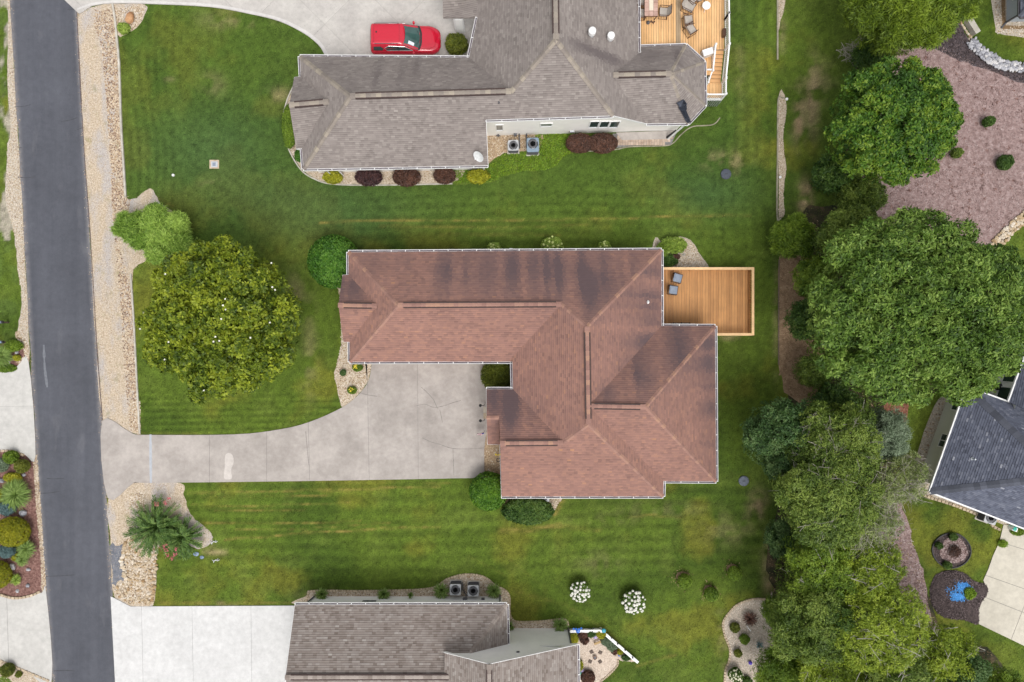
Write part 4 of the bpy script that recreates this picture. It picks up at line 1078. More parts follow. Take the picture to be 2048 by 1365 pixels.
# white gable wall of the taller wing with its two raking trims
gm = MB()
yw = SVt['GA'].y-0.25
pl = [SVt['GW'], SVt['GA'], SVt['GE']]
xe = SVt['GE'].x-0.40
gm.add([(SVt['GW'].x, yw, SVt['GW'].z-0.18), (SVt['GA'].x, yw, SVt['GA'].z-0.16), (xe, yw, SVt['GE'].z+0.0), (xe, yw, 0), (SVt['GW'].x, yw, 0)], [(4, 3, 2, 1, 0)])
gm.add([(xe, yw, 0), (xe, yw, SVt['GE'].z), (xe, -31, SVt['GE'].z), (xe, -31, 0)], [(0, 3, 2, 1)])
gm.build('gable_wall', M['pale_siding'], SOUTH)
gt = MB()
for a_, b_ in (('GW', 'GA'), ('GA', 'GE')):
    gt.beam(SVt[a_]+Vector((0, 0.015, -0.08)), SVt[b_]+Vector((0, 0.015, -0.08)), 0.03, 0.18)
gt.build('rake_trim', M['white'], SOUTH)
HOUSE_FOOT.append([(SVt['GW'].x, yw), (xe, yw), (xe, -31), (SVt['GW'].x, -31)])

# --- the slate blue roofed house at the right edge
ev = dict(SW=(1860, 983.5, 2.5), NW=(1934, 775, 2.5), AP=(2125, 955, 5.85), N2=(2034.5, 811, 2.5), N3=(2140, 850, 2.5), S2=(2140, 1092, 2.5), A2=(2180, 950, 5.85),
          Q1=(2018, 804, 2.9), Q2=(2050, 715, 2.9), Q3=(2080, 630, 2.9), Q4=(2160, 660, 5.0), Q5=(2120, 850, 5.0))
ef = [dict(v=['SW', 'AP', 'NW'], face='W'), dict(v=['NW', 'AP', 'A2', 'N3'], face='N', dirty=False), dict(v=['SW', 'S2', 'A2', 'AP'], face='S'),
      dict(v=['Q1', 'Q5', 'Q4', 'Q3', 'Q2'], face='W')]
EAST, EVt, EROOF, EINS, EWALL = house('house', 'house with a dark slate blue shingle roof standing skewed at the right edge', ev, ef,
    ['SW', 'S2', 'N3', 'NW'], 0.0, dict(wall='sage_siding', shingle='shingle_slate', cap='cap_slate'), 23, None,
    [('NW', 'AP'), ('SW', 'AP')], [], [], inset=0.55, capw=0.24, capstep=0.36)
et = MB()
for a_, b_ in (('SW', 'NW'), ('NW', 'N3'), ('SW', 'S2'), ('Q1', 'Q3')):
    d = (EVt[b_]-EVt[a_]).normalized(); o_ = Vector((-d.y, d.x, 0))*0.05 if a_ != 'SW' or b_ != 'S2' else Vector((d.y, -d.x, 0))*0.05
    et.beam(EVt[a_]+o_-Vector((0, 0, 0.05)), EVt[b_]+o_-Vector((0, 0, 0.05)), 0.10, 0.13)
et.build('gutter', M['white'], EAST)
# second wing wall behind the oak
ew = MB()
wd = (EVt['Q3']-EVt['Q1']).normalized(); wn_ = Vector((wd.y, -wd.x, 0))
p0 = EVt['Q1']+wn_*0.55-wd*1.0; p1 = EVt['Q3']+wn_*0.55
ew.add([(p0.x, p0.y, 0), (p1.x, p1.y, 0), (p1.x, p1.y, 2.85), (p0.x, p0.y, 2.85)], [(0, 3, 2, 1)])
EW2 = ew.build('wall', M['pale_siding'], EAST)
HOUSE_FOOT.append([(p0.x, p0.y), (p1.x, p1.y), (p1.x+6, p1.y-2), (p0.x+6, p0.y-2)])

# --- the grey house at the top right corner
gv = dict(SW=(2041, 33, 2.2), SE=(2160, 30, 2.2), NE=(2160, -120, 2.2), NW=(2042, -120, 2.2), AP=(2110, -50, 3.8))
gf = [dict(v=['SW', 'AP', 'NW'], face='W'), dict(v=['SW', 'SE', 'AP'], face='S'), dict(v=['SE', 'NE', 'AP'], face='E'), dict(v=['NE', 'NW', 'AP'], face='N', dirty=False)]
NEAST, GVt, GROOF, GINS, GWALL = house('house', 'grey house with a dark roof in the top right corner', gv, gf, ['SW', 'SE', 'NE', 'NW'], 0.0,
    dict(wall='grey_siding', shingle='shingle_slate', cap='cap_slate', fascia='dark_grey'), 29, None, [('SW', 'AP')], [], [('SW', 'SE'), ('NW', 'SW')], inset=0.62, gutter_mat='dark_grey')

# ------------------------------------------------------------------ windows, doors, downspouts on the walls
def window(parent, p, along, up_h, width, nrm, panes=1, frame='white', glass='glass', fr=0.07, proud=0.03, label=None):
    """window centred at p on a wall: along = unit vector along the wall, nrm = outward unit normal"""
    p = Vector(p); along = Vector(along); nrm = Vector(nrm); U = Vector((0, 0, 1))
    f = MB(); w2, h2 = width/2, up_h/2
    c = p+nrm*proud
    for s in (-1, 1):
        f.beam(c+along*(s*(w2-fr/2))-U*h2, c+along*(s*(w2-fr/2))+U*h2, fr, 0.06, up=along)
        f.beam(c-along*(w2-fr)+U*(s*(h2-fr/2)), c+along*(w2-fr)+U*(s*(h2-fr/2)), 0.06, fr)
    for k in range(1, panes):
        q = -w2+width*k/panes
        f.beam(c+along*q-U*(h2-fr), c+along*q+U*(h2-fr), fr*0.7, 0.05, up=along)
    o = f.build('window', M[frame], parent)
    pw = width/panes
    for k in range(panes):
        q = -w2+pw*(k+0.5); g = MB(); a = pw/2-0.02
        b0 = p+nrm*0.012+along*q
        b0_, b1_ = b0-along*a-U*(h2-0.02), b0+along*a-U*(h2-0.02)
        g.beam(b0-along*a, b0+along*a, 0.02, up_h-0.04)
        g.build('pane', M[glass], o)
    return o
# north house, south wall
yS = NINS[[k for k in range(len(NINS))][0]].y
def nwall(px, py):
    a = Vector((*at(980, 273).xy, 0)); n_ = Vector((math.sin(AN), -math.cos(AN), 0))
    return on_plane(px, py, N_S0, n_), n_
# the perimeter list is counter-clockwise: find the inset corners of SI and S1
def corner(root_ins, V, key):
    q = V[key].xy
    return min(root_ins, key=lambda p: (p-q).length)
c_si, c_s1 = corner(NINS, NVt, 'SI'), corner(NINS, NVt, 'S1')
N_S0 = Vector((c_si.x, c_si.y, 0)); n_al = Vector((c_s1.x-c_si.x, c_s1.y-c_si.y, 0)).normalized(); n_nr = Vector((n_al.y, -n_al.x, 0))
def on_n(px, py): return on_plane(px, py, N_S0, n_nr)
def win_px(parent, fn, al, nr, x0, x1, yt, yb, **kw):
    a = fn((x0+x1)/2, yt); b = fn((x0+x1)/2, yb)
    c = (a+b)/2; l = fn(x0, (yt+yb)/2); r = fn(x1, (yt+yb)/2)
    return window(parent, c, al, abs(a.z-b.z), (r-l).length, nr, **kw)
win_px(NORTH, on_n, n_al, n_nr, 991, 1007, 249, 261, panes=1, glass='glass_pale')
win_px(NORTH, on_n, n_al, n_nr, 1080, 1105, 246, 253, panes=1, glass='glass_pale')
for x0 in (1178, 1198.5, 1218.5): win_px(NORTH, on_n, n_al, n_nr, x0, x0+20, 242, 255, panes=1, glass='glass')
# grilles, tap and pipes on that wall
b = MB(); q = on_n(996.5, 270); b.box(q+n_nr*0.05, (0.12, 0.1, 0.35)); b.box(q+n_nr*0.07, (0.3, 0.06, 0.06)); b.build('hose_reel', M['dark_grey'], NORTH)
b = MB(); q = on_n(1030.5, 268); b.box(q+n_nr*0.08, (0.22, 0.16, 0.3)); b.build('meter_box', M['dark_grey'], NORTH)
for px_ in (1038.5, 1053):
    b = MB(); q = on_n(px_, 266.5); b.tube([q+n_nr*0.08, Vector((q.x, q.y, 0.1))+n_nr*0.1, Vector((q.x, q.y, 0.1))+n_nr*1.0], 0.05, 6); b.build('pipe', M['dark_grey'], NORTH)
b = MB(); q = on_n(1144, 262); b.box(q+n_nr*0.06, (0.3, 0.1, 0.16)); b.build('wall_vent', M['steel'], NORTH)
# octagon porch: white header, concrete apron below, corner post
b = MB(); b.prism(W([(1232, 266), (1352, 262), (1350, 265), (1337, 279), (1243, 281)]), 0.0, 0.06)
o = b.build('porch_slab', M['concrete_aged' if 'concrete_aged' in M else 'concrete'], NORTH)
b = MB(); b.beam(at(1336, 279, 0.05), at(1371, 249, 2.4), 0.10, 0.10); b.build('downspout', M['white'], NORTH)
b = MB(); b.beam(at(1333, 276, 0.05), at(1352, 262, 1.2), 0.16, 0.05); b.build('drain_pipe', M['black'], NORTH)
# wing wall posts near the yellow bush
for x_ in (655, 678):
    b = MB(); b.beam(at(x_+9, 351.5, 0.1), at(x_-2, 341, 1.9), 0.07, 0.07); b.build('bracket', M['white'], NORTH)
b = MB(); b.beam(at(967.5, 341, 0.05), at(968, 334, 2.3), 0.09, 0.09); b.build('downspout', M['white'], NORTH)
# front door bay of the north house seen behind the car (pale panelled door)
b = MB(); b.box(at(917, 56, 1.35)+Vector((0, 0, 0)), (0.9, 1.25, 2.3)); 
# panelled white garage side wall
q0 = at(912, 69, 0); 
b = MB(); b.beam(at(911.5, 68, 0.0)+Vector((0, 0.10, 1.15)), at(931, 68, 0.0)+Vector((0, 0.10, 1.15)), 0.14, 2.3)
dr = b.build('door', M['white'], NORTH)
b = MB(); b.beam(at(915, 68, 0.0)+Vector((0, 0.02, 1.15)), at(928, 68, 0.0)+Vector((0, 0.02, 1.15)), 0.06, 1.85); b.build('door_panel', M['pale_siding'], dr)
# south house: dark window, meter, downspouts on the north wall
c_a, c_b = corner(SINS, SVt, 'NW'), corner(SINS, SVt, 'NE')
s_al = Vector((1, 0, 0)); s_nr = Vector((0, 1, 0))
S_P0 = Vector((c_a.x, c_a.y, 0))
def on_s(px, py): return on_plane(px, py, S_P0, s_nr)
win_px(SOUTH, on_s, s_al, s_nr, 724, 751, 1209, 1202.5, panes=2, frame='dark_grey', glass='glass')
for px_, w_ in ((966, 0.22), (930, 0.30)):
    b = MB(); q = on_s(px_, 1200); b.box(q+s_nr*0.06, (w_, 0.12, 0.22)); b.build('meter_box', M['dark_grey'], SOUTH)
b = MB(); b.beam((c_b.x-0.1, c_b.y+0.10, 0.0), (c_b.x-0.1, c_b.y+0.10, 2.3), 0.08, 0.10); b.build('downspout', M['dark_grey'], SOUTH)
b = MB(); b.beam(at(629, 1193, 0.05), at(613, 1206, 1.6), 0.09, 0.10); b.build('downspout', M['dark_grey'], SOUTH)
b = MB(); q = Vector(((1036-1024)/28*0.9, yw, 2.4)); b.box(on_plane(1036, 1305, (0, yw, 0), (0, 1, 0))+Vector((0, 0.03, 0)), (0.2, 0.06, 0.14)); b.build('wall_vent', M['dark_grey'], SOUTH)
b = MB(); b.beam((xe+0.02, yw+0.06, 0), (xe+0.02, yw+0.06, 3.1), 0.10, 0.10); b.build('downspout', M['dark_grey'], SOUTH)
# east house windows on the long west wall
c_a, c_b = corner(EINS, EVt, 'SW'), corner(EINS, EVt, 'NW')
e_al = Vector((c_b.x-c_a.x, c_b.y-c_a.y, 0)).normalized(); e_nr = Vector((-e_al.y, e_al.x, 0))
def on_e(px, py): return on_plane(px, py, (c_a.x, c_a.y, 0), e_nr)
for px_, py_ in ((1884, 881), (1911, 808)):
    q = on_e(px_, py_); q.z = 1.45; window(EAST, q, e_al, 1.25, 1.0, e_nr, panes=2, glass='glass')
q = on_plane(2016, 770, p0, -wn_)
for t_ in (-0.9, 0.9):
    c_ = Vector((q.x, q.y, 1.5))+wd*t_; window(EAST, c_, wd, 1.4, 1.5, -wn_, panes=1, glass='glass')
c_a, c_b = corner(GINS, GVt, 'SW'), corner(GINS, GVt, 'NW')
q = Vector((c_a.x, c_a.y+1.9, 1.25)); window(NEAST, q, (0, 1, 0), 1.2, 1.4, (-1, 0, 0), panes=2, frame='white', glass='glass')
b = MB(); b.beam((c_a.x-0.05, c_a.y-0.05, 0.05), (c_a.x+0.05, c_a.y-0.05, 2.0), 0.1, 0.1); b.beam((c_a.x-0.05, c_a.y-0.05, 0.06), (c_a.x-0.4, c_a.y-0.45, 0.05), 0.1, 0.1); b.build('downspout', M['dark_grey'], NEAST)

# roof fittings
def on_roof(V, facet, px, py):
    P = [V[k] for k in facet['v'][:3]]
    n_ = (P[1]-P[0]).cross(P[2]-P[0]).normalized()
    return on_plane(px, py, P[0], n_)
for px_, py_ in ((1182, 72), (1219, 81)):
    q = on_roof(NVt, nf[6], px_, py_); b = MB(); b.lathe([(0.16, -0.1), (0.16, 0.55), (0.0, 0.56)], q, 14, 0); b.lathe([(0.24, 0.42), (0.24, 0.75), (0.2, 0.8), (0, 0.82)], q, 16, 1)
    b.build('flue', [M['steel'], M['white']], NROOF, smooth=False)
q = on_roof(NVt, nf[4], 998, 208); b = MB(); b.lathe([(0.12, -0.05), (0.07, 0.08), (0.05, 0.3), (0, 0.3)], q, 10); b.build('vent_pipe', M['dark_grey'], NROOF)
q = on_roof(MVt, mf[6], 1295, 604.5); b = MB(); b.lathe([(0.13, 0.0), (0.07, 0.06), (0.055, 0.26), (0.03, 0.26), (0.03, 0.1)], q, 12); b.build('vent_pipe', M['white'], MROOF)
q = on_roof(EVt, ef[0], 1945, 918); b = MB(); b.lathe([(0.12, 0.0), (0.06, 0.06), (0.05, 0.3), (0, 0.3)], q, 10); b.build('vent_pipe', M['steel'], EROOF)
# dark replacement shingles on the octagon
nrm_ = None
P = [NVt[k] for k in ('H', 'O3', 'O4')]
pn = (P[1]-P[0]).cross(P[2]-P[0]).normalized()
if pn.z < 0: pn = -pn
hp = (NVt['O4']-NVt['H']).normalized()
for poly in ([(1352, 206), (1366, 199), (1373, 209), (1359, 217)], [(1356, 216), (1371, 209.5), (1372, 219), (1361, 223)], [(1361, 223), (1370, 219), (1374, 229), (1366, 233)], [(1366, 233), (1374, 229), (1378, 238), (1370, 242)], [(1370, 242), (1378, 238.5), (1380, 243), (1374, 246.5)]):
    pts = [on_plane(a_, b_, NVt['O4'], pn)+pn*0.10 for a_, b_ in poly]
    b = MB(); b.add([p_ for p_ in pts]+[p_-pn*0.06 for p_ in pts], [(0, 1, 2, 3)[::-1], (0, 1, 2, 3)] + [(i, (i+1) % 4, 4+(i+1) % 4, 4+i) for i in range(4)])
    b.build('patch_shingle', M['patch_dark'], NROOF)
# ------------------------------------------------------------------ ground, road, drives, beds
build_ground()

# road with worn pale margins
L_ = [(8, -200), (19, 0), (47, 460), (72, 905), (105, 1365), (124, 1600)]
R_ = [(141, -200), (153, 0), (179, 460), (207, 905), (238, 1365), (252, 1600)]
Ls, Rs = smooth_line(W(L_), False, 12), smooth_line(W(R_), False, 12)
us = [0, .02, .05, .085, .2, .5, .8, .93, .96, .985, 1.0]; eg = [1, .8, .35, .02, 0, 0, 0, .02, .35, .8, 1]
v, f, e = [], [], []
for i, (a, c) in enumerate(zip(Ls, Rs)):
    wob = 0.05*math.sin(i*1.7)+0.03*math.sin(i*4.1)
    for k, u in enumerate(us):
        p = a.lerp(c, u); x = p.x+(wob if k in (0, 10) else 0)
        v.append((x, p.y, 0.022 if 0 < k < 10 else 0.0)); e.append(eg[k])
n = len(us)
for i in range(len(Ls)-1):
    for k in range(n-1): f.append((i*n+k, i*n+k+1, (i+1)*n+k+1, (i+1)*n+k))
me = np_mesh('road', v, np.array(f), [M['road']], {'edge': ('POINT', 'FLOAT', e)})
road = bpy.data.objects.new('road', me); COL.objects.link(road); tag(road, kind='structure')
def strip(name, pts, w, z, mat, parent, h=0.006):
    P = smooth_line(W(pts), False, 5); b = MB()
    for i, (a, c) in enumerate(zip(P[:-1], P[1:])):
        d = (c-a).normalized(); s = Vector((-d.y, d.x))*w/2*rnd.uniform(0.6, 1.3)
        b.add([(*(a-s), z), (*(c-s), z), (*(c+s), z), (*(a+s), z)], [(0, 1, 2, 3)])
    return b.build(name, mat, parent)
CRK = m_plain('crack', (0.055, 0.055, 0.062), 0.95, var=0.3)
CRKP = m_plain('crack_pale', (0.20, 0.185, 0.175), 0.95, var=0.3)
for pts in ([(30, 214), (45, 214), (62, 210)], [(122, 244), (140, 241), (155, 236)], [(36, 355), (55, 356), (72, 354)], [(94, 957), (110, 958), (128, 957)], [(80, 987), (100, 986), (120, 983)], [(92, 1153), (120, 1152), (150, 1150)],
            [(108, 1342), (130, 1341), (150, 1342)], [(134, 20), (150, 19)], [(36, 295), (44, 296)], [(150, 262), (168, 255)]):
    strip('crack', pts, 0.045, 0.0262, CRK, road)
strip('tar_seal', [(88, 690), (90, 735), (95, 775)], 0.16, 0.0258, m_plain('tar_pale', (0.155, 0.163, 0.185), 0.9, var=0.2), road)
strip('road_joint', [(154, 20), (166, 260), (181, 470), (194, 690), (206, 850)], 0.06, 0.0262, m_plain('joint_brown', (0.10, 0.075, 0.075), 0.95, var=0.4), road)

P1 = np.array([(p.x+rnd.gauss(0.0, 0.10), p.y+rnd.uniform(-.6, .6)) for p in Ls+Rs for _ in range(34) if abs(p.y) < 27])
scatter('grit', z3(P1, 0.024), (0.02, 0.055), M['pebble_brown'], road, 71)
# concrete drives cut into slabs
dm = slabs('driveway', 'drive_main', 0.05, [((301, 860), (303, 970)), ((419, 860), (420, 975)), ((534, 850), (534, 975)), ((617, 830), (620, 975)), ((734, 700), (739, 975)), ((835, 700), (837, 975))], M['concrete'], gap=0.018, joint=M['joint'])
strip('joint_filler', [(301.8, 869), (302.6, 966)], 0.17, 0.0545, M['joint_pale'], dm)
for pts in ([(843, 775), (852, 783), (866, 798), (872, 810), (876, 818)], [(845, 876), (862, 884), (880, 889), (905, 897), (940, 898), (968, 896)], [(832, 812), (850, 809), (868, 815), (888, 812), (905, 806), (922, 801)], [(717, 785), (735, 790), (755, 793)], [(906, 897), (908, 955)], [(880, 820), (885, 845)], [(612, 863), (615, 900), (618, 930)]):
    strip('crack', pts, 0.03, 0.0555, CRKP, dm)
b = MB(); P = W(smooth_line([(449, 957), (450, 935), (451, 912), (458, 906), (466, 911), (468, 925), (463, 940), (464, 957)], True, 4))
b.prism(P, 0.04, 0.0540); b.build('patch', m_concrete('concrete_patch', (0.57, 0.525, 0.49), (0.47, 0.43, 0.40), 0.7), dm)
dn = slabs('driveway', 'drive_north', 0.05, [((150+k*150, -300), (700+k*150, 250)) for k in range(-2, 6)] + [((400+k*150, -300), (-150+k*150, 250)) for k in range(0, 8)] + [((-100, 50), (2000, 50.5))][:0], M['concrete_stamped'], gap=0.012, joint=M['joint'])
bd = smooth_line(W([(155, 18), (185, 7), (224, 2), (300, 3), (421, 9), (502, 23), (563, 38), (614, 63), (644, 88), (657, 110)]), False, 5)
be = smooth_line(W([(156, 21), (185, 11.5), (224, 6.5), (300, 7.5), (420, 13.5), (500, 27.5), (560, 42.5), (610, 67.5), (639, 91), (651, 112)]), False, 5)
bb = MB()
for i in range(len(bd)-1): bb.add([(*be[i], 0.053), (*be[i+1], 0.053), (*bd[i+1], 0.053), (*bd[i], 0.053)], [(0, 1, 2, 3)])
bb.build('border_band', m_concrete('concrete_border', (0.60, 0.58, 0.56), (0.47, 0.45, 0.44), 0.6, 0.3), dn)
ds = slabs('driveway', 'drive_south', 0.05, [((283, 1180), (289, 1460)), ((384, 1180), (389, 1460)), ((502, 1180), (505, 1460)), ((200, 1330), (650, 1327))][:3], M['concrete_new'], gap=0.015, joint=M['joint'], smooth=False)
dl = slabs('driveway', 'drive_left_up', 0.05, [((14, 700), (18, 950))][:0] + [((-80, 815), (90, 812))], M['concrete_grey'], gap=0.012)
dl2 = slabs('driveway', 'drive_left_low', 0.05, [((14, 1180), (20, 1370))], M['concrete_grey'], gap=0.02)
de = slabs('driveway', 'drive_e', 0.05, [((1975, 1077), (2140, 1127)), ((1960, 1147), (2140, 1210)), ((1950, 1187), (2140, 1262)), ((2052, 1200), (2013, 1300))], M['concrete_cream'], gap=0.03, smooth=False)

# gravel verge with cobbles by the kerb
vg = sheet('gravel_verge', 'verge', 0.012, M['verge'], jit=0.05)
P1 = rand_in(W(OUT['verge']), 6500); scatter('pebbles', z3(P1, 0.012), (0.025, 0.06), M['pebble_tan'], vg, 2)
band = [(190, 20), (236, 20), (232, 74), (238, 120), (243, 260), (249, 390), (262, 400), (244, 470), (238, 500), (255, 545), (266, 600), (274, 780), (279, 866), (262, 862), (252, 780), (246, 680), (241, 600), (234, 520), (226, 440), (221, 330), (213, 200), (202, 90), (186, 40)]
P1 = rand_in(W(band), 7000); d_ = fbm(P1[:, 0], P1[:, 1], 0.9, 3, 5)
P1 = P1[np.random.default_rng(3).uniform(0, 1, len(P1)) < 0.45+0.55*sst(d_, .4, .6)]
scatter('cobbles', z3(P1, 0.014), (0.05, 0.12), M['pebble_brown'], vg, 4)
P1 = rand_in(W([(225, 15), (288, 14), (284, 40), (262, 62), (240, 72), (232, 60)]), 700); scatter('cobbles', z3(P1, 0.014), (0.05, 0.11), M['pebble_tan'], vg, 6)
P1 = rand_in(W([(258, 800), (280, 800), (281, 864), (262, 862)]), 420); scatter('cobbles', z3(P1, 0.014), (0.06, 0.13), M['pebble_tan'], vg, 8)

def kerb(name, label, pts, w, h, mat, cat='kerb', seg=1.2, gap=0.012):
    """concrete edging cast in lengths"""
    P = smooth_line(W(pts), False, 8)
    c = sum(P, Vector((0, 0)))/len(P)
    root = thing(name, label, cat, (c.x, c.y, 0))
    acc = [P[0]]; L = 0
    def flush(acc):
        if len(acc) < 2: return
        b = MB(); vs = []
        for i, p in enumerate(acc):
            d = (acc[min(i+1, len(acc)-1)]-acc[max(i-1, 0)]).normalized(); s = Vector((-d.y, d.x))*w/2
            vs += [(*(p-s), -0.03), (*(p+s), -0.03), (*(p+s*0.86), h), (*(p-s*0.86), h)]
        fs = []
        for i in range(len(acc)-1):
            for k in range(4): fs.append((i*4+k, i*4+(k+1) % 4, (i+1)*4+(k+1) % 4, (i+1)*4+k))
        m_ = (len(acc)-1)*4; fs += [(3, 2, 1, 0), (m_, m_+1, m_+2, m_+3)]
        b.add(vs, fs); b.build('kerb_length', mat, root)
    for a, c_ in zip(P[:-1], P[1:]):
        L += (c_-a).length
        if L > seg:
            flush(acc+[c_-(c_-a).normalized()*gap]); acc = [c_]; L = 0
        else: acc.append(c_)
    flush(acc)
    return root
kerb('kerb', 'thin pale concrete kerb between the north lawn and the gravel verge', [(226, 9), (231, 40), (234, 72), (239, 130), (243, 250), (248, 330), (252, 395)], 0.15, 0.10, M['kerb'])
kerb('kerb', 'thin pale concrete kerb beside the lawn of the white flowering tree', [(262, 548), (268, 640), (274, 760), (280, 868)], 0.13, 0.08, M['kerb'])
kerb('kerb', 'weathered concrete edging at the top right of the north lawn, by the top edge', [(1555, -20), (1555, 60), (1555, 120)], 0.13, 0.05, M['kerb_old'])
kerb('kerb', 'weathered concrete edging of the long gravel strip right of the septic lid', [(1574, 200), (1564, 196), (1556, 203), (1555, 300), (1554, 430), (1562, 437)], 0.11, 0.05, M['kerb_old'])
kerb('kerb', 'dark edging line between lawn and bare dirt under the oak', [(1558, 520), (1557, 600), (1557, 730)], 0.09, 0.05, m_plain('edging_dark', (0.16, 0.12, 0.085), 0.9, var=0.3))
kerb('kerb', 'curved concrete edging around the hedge bed at the west end of the taupe house', [(600, 152), (588, 172), (575, 200), (567, 235), (570, 270), (579, 302), (602, 340), (630, 359), (668, 369), (760, 371), (905, 368)], 0.10, 0.06, M['kerb'])
kerb('kerb', 'wavy concrete edging round the patio corner of the taupe house', [(1142, 300), (1170, 303), (1228, 300), (1262, 294), (1330, 292), (1348, 285), (1362, 270), (1385, 254), (1425, 250), (1440, 236)], 0.08, 0.03, M['kerb_old'])

# rock bed and gravel south of the main drive
vs_ = sheet('gravel_verge', 'verge_south', 0.012, M['verge'], jit=0.05)
P1 = rand_in(W(OUT['verge_south']), 3600); scatter('pebbles', z3(P1, 0.012), (0.025, 0.06), M['pebble_tan'], vs_, 12)
P1 = rand_in(W([(255, 990), (290, 985), (292, 1015), (262, 1020)]), 260); scatter('cobbles', z3(P1, 0.014), (0.06, 0.12), M['pebble_tan'], vs_, 13)
sheet('asphalt_patch', None, 0.018, M['asphalt_patch'], pts=[(222, 1092), (235, 1091), (251, 1090), (252, 1130), (250, 1160), (238, 1162), (226, 1167)], jit=0.08)
rb = [(257, 1072), (290, 1062), (316, 1094), (312, 1130), (306, 1208), (264, 1210), (236, 1196), (228, 1178), (250, 1162), (252, 1130), (244, 1110), (248, 1088)]
rk = sheet('rock_bed', None, 0.03, M['gravel'], pts=rb, jit=0.06)
P1 = rand_in(W(rb), 1500); scatter('cobbles', z3(P1, 0.03), (0.06, 0.13), M['pebble_tan'], rk, 14, flat=0.7)
SM = [stone_mesh(i, M['stone_tan']) for i in range(6)]; SW_ = [stone_mesh(20+i, M['stone_white']) for i in range(6)]
def stones(parent, pts, size, meshes, z=0.02, seed=0):
    r = random.Random(seed); out = []
    for p in pts:
        s = r.uniform(*size)
        o = place(r.choice(meshes), 'stone', (p[0], p[1], z+s*0.14), (r.uniform(-.3, .3), r.uniform(-.3, .3), r.uniform(0, 6.3)), (s*r.uniform(1.0, 1.45), s, s*r.uniform(0.7, 1)), parent)
        out.append(o)
    return out
def spread(poly, n, dmin, seed=0):
    r = np.random.default_rng(seed); q = rand_in(poly, n*12, r); out = []
    for p in q:
        if all((p[0]-a[0])**2+(p[1]-a[1])**2 > dmin*dmin for a in out): out.append(p)
        if len(out) >= n: break
    return out
stones(rk, spread(W(rb), 230, 0.13, 3), (0.12, 0.25), SM, 0.03, 5)
for pts, s_ in (([(250, 1085), (247, 1110), (244, 1125), (250, 1140), (252, 1158)], (0.22, 0.34)), ([(313, 1096), (312, 1130), (309, 1165), (305, 1205)], (0.20, 0.32))):
    stones(rk, [(p.x+rnd.uniform(-.08, .08), p.y) for p in smooth_line(W(pts), False, 5)], s_, SM, 0.03, 7)

# boulders along the dark mulch, upper right; tan stone strip below
def path_band(pts, w, n, dmin, seed):
    P = smooth_line(W(pts), False, 6); r = random.Random(seed); out = []; tries = 0
    while len(out) < n and tries < n*30:
        tries += 1
        i = r.randrange(len(P)-1); a, c = P[i], P[i+1]; d = (c-a).normalized(); q = a.lerp(c, r.random())+Vector((-d.y, d.x))*r.uniform(-w/2, w/2)
        if all((q-o).length > dmin for o in out): out.append(q)
    return out
sheet('gravel_strip', None, 0.02, M['gravel_grey'], pts=[(1936, 80), (1946, 78), (1966, 100), (1992, 116), (2022, 126), (2060, 128), (2130, 130), (2130, 146), (2060, 146), (2020, 144), (1985, 133), (1955, 108)], jit=0.04)
bw = thing('boulder_wall', 'low wall of whitish grey boulders curving along the dark mulch, top right', 'rock wall', (*at(1985, 118).xy, 0))
stones(bw, path_band([(1940, 82), (1956, 102), (1984, 122), (2020, 134), (2062, 137), (2110, 138)], 0.66, 210, 0.15, 3), (0.18, 0.38), SW_, 0.10, 9)
tw = thing('stone_border', 'band of tan stones between the pink mulch slope and the lawn, right edge', 'rock wall', (*at(2025, 458).xy, 0))
stones(tw, path_band([(1985, 496), (2010, 470), (2035, 446), (2070, 420), (2105, 400)], 0.74, 170, 0.16, 4), (0.19, 0.34), SM, 0.05, 11)
# pale slab wall
P = W([(1917, 27), (1926, 23), (1940, 47), (1953, 68), (1944, 74), (1930, 52)])
b = MB(); b.prism(P, 0, 0.45); o = b.build('retaining_wall', M['kerb'], origin=(*at(1935, 50).xy, 0)); tag(o, 'short pale capped retaining wall at the dark mulch corner', 'wall')
sw2 = thing('stone_border', 'row of small tan stones along the foot of the pale retaining wall', 'rock wall', (*at(1925, 55).xy, 0))
stones(sw2, smooth_line(W([(1914, 30), (1922, 48), (1932, 64), (1941, 76)]), False, 5), (0.14, 0.22), SM, 0.03, 12)

# mulch slope and beds
ms = sheet('mulch_slope', 'mulch_slope', 0.012, M['mulch_pink'], jit=0.12)
P1 = rand_in(W(OUT['mulch_slope']), 24000); tt = np.clip(np.random.default_rng(5).normal(0.55, 0.22, len(P1))-0.42*sst(fbm(P1[:, 0], P1[:, 1], 0.35, 3, 61), 0.58, 0.72), 0, 1)
scatter('bark_chips', z3(P1, 0.014), (0.03, 0.085), M['chip_pink'], ms, 21, tint=tt, chips=True)
P1 = np.array(spread(W(OUT['mulch_slope']), 160, 0.45, 8)); P1 = np.repeat(P1, 9, 0)+np.random.default_rng(9).normal(0, 0.07, (9*len(P1), 2))
scatter('dead_weeds', z3(P1, 0.015), (0.05, 0.10), M['chip_red'], ms, 22, chips=True)
md = sheet('mulch_bed', 'mulch_dark', 0.018, M['mulch_dark'], jit=0.1)
P1 = rand_in(W(OUT['mulch_dark']), 4200); scatter('bark_chips', z3(P1, 0.02), (0.04, 0.11), M['chip_dark'], md, 23, chips=True)
bl = sheet('mulch_bed', 'bed_left', 0.012, M['mulch_red'], smooth=False, jit=0.0)
P1 = rand_in(W(OUT['bed_left']), 3600); scatter('bark_chips', z3(P1, 0.014), (0.04, 0.10), M['chip_red'], bl, 24, chips=True)
gs = sheet('gravel_strip', None, 0.018, M['gravel'], pts=[(66, 911), (73, 911), (80, 1010), (92, 1183), (84, 1184), (82, 1120), (73, 1010)], smooth=False, jit=0.0)
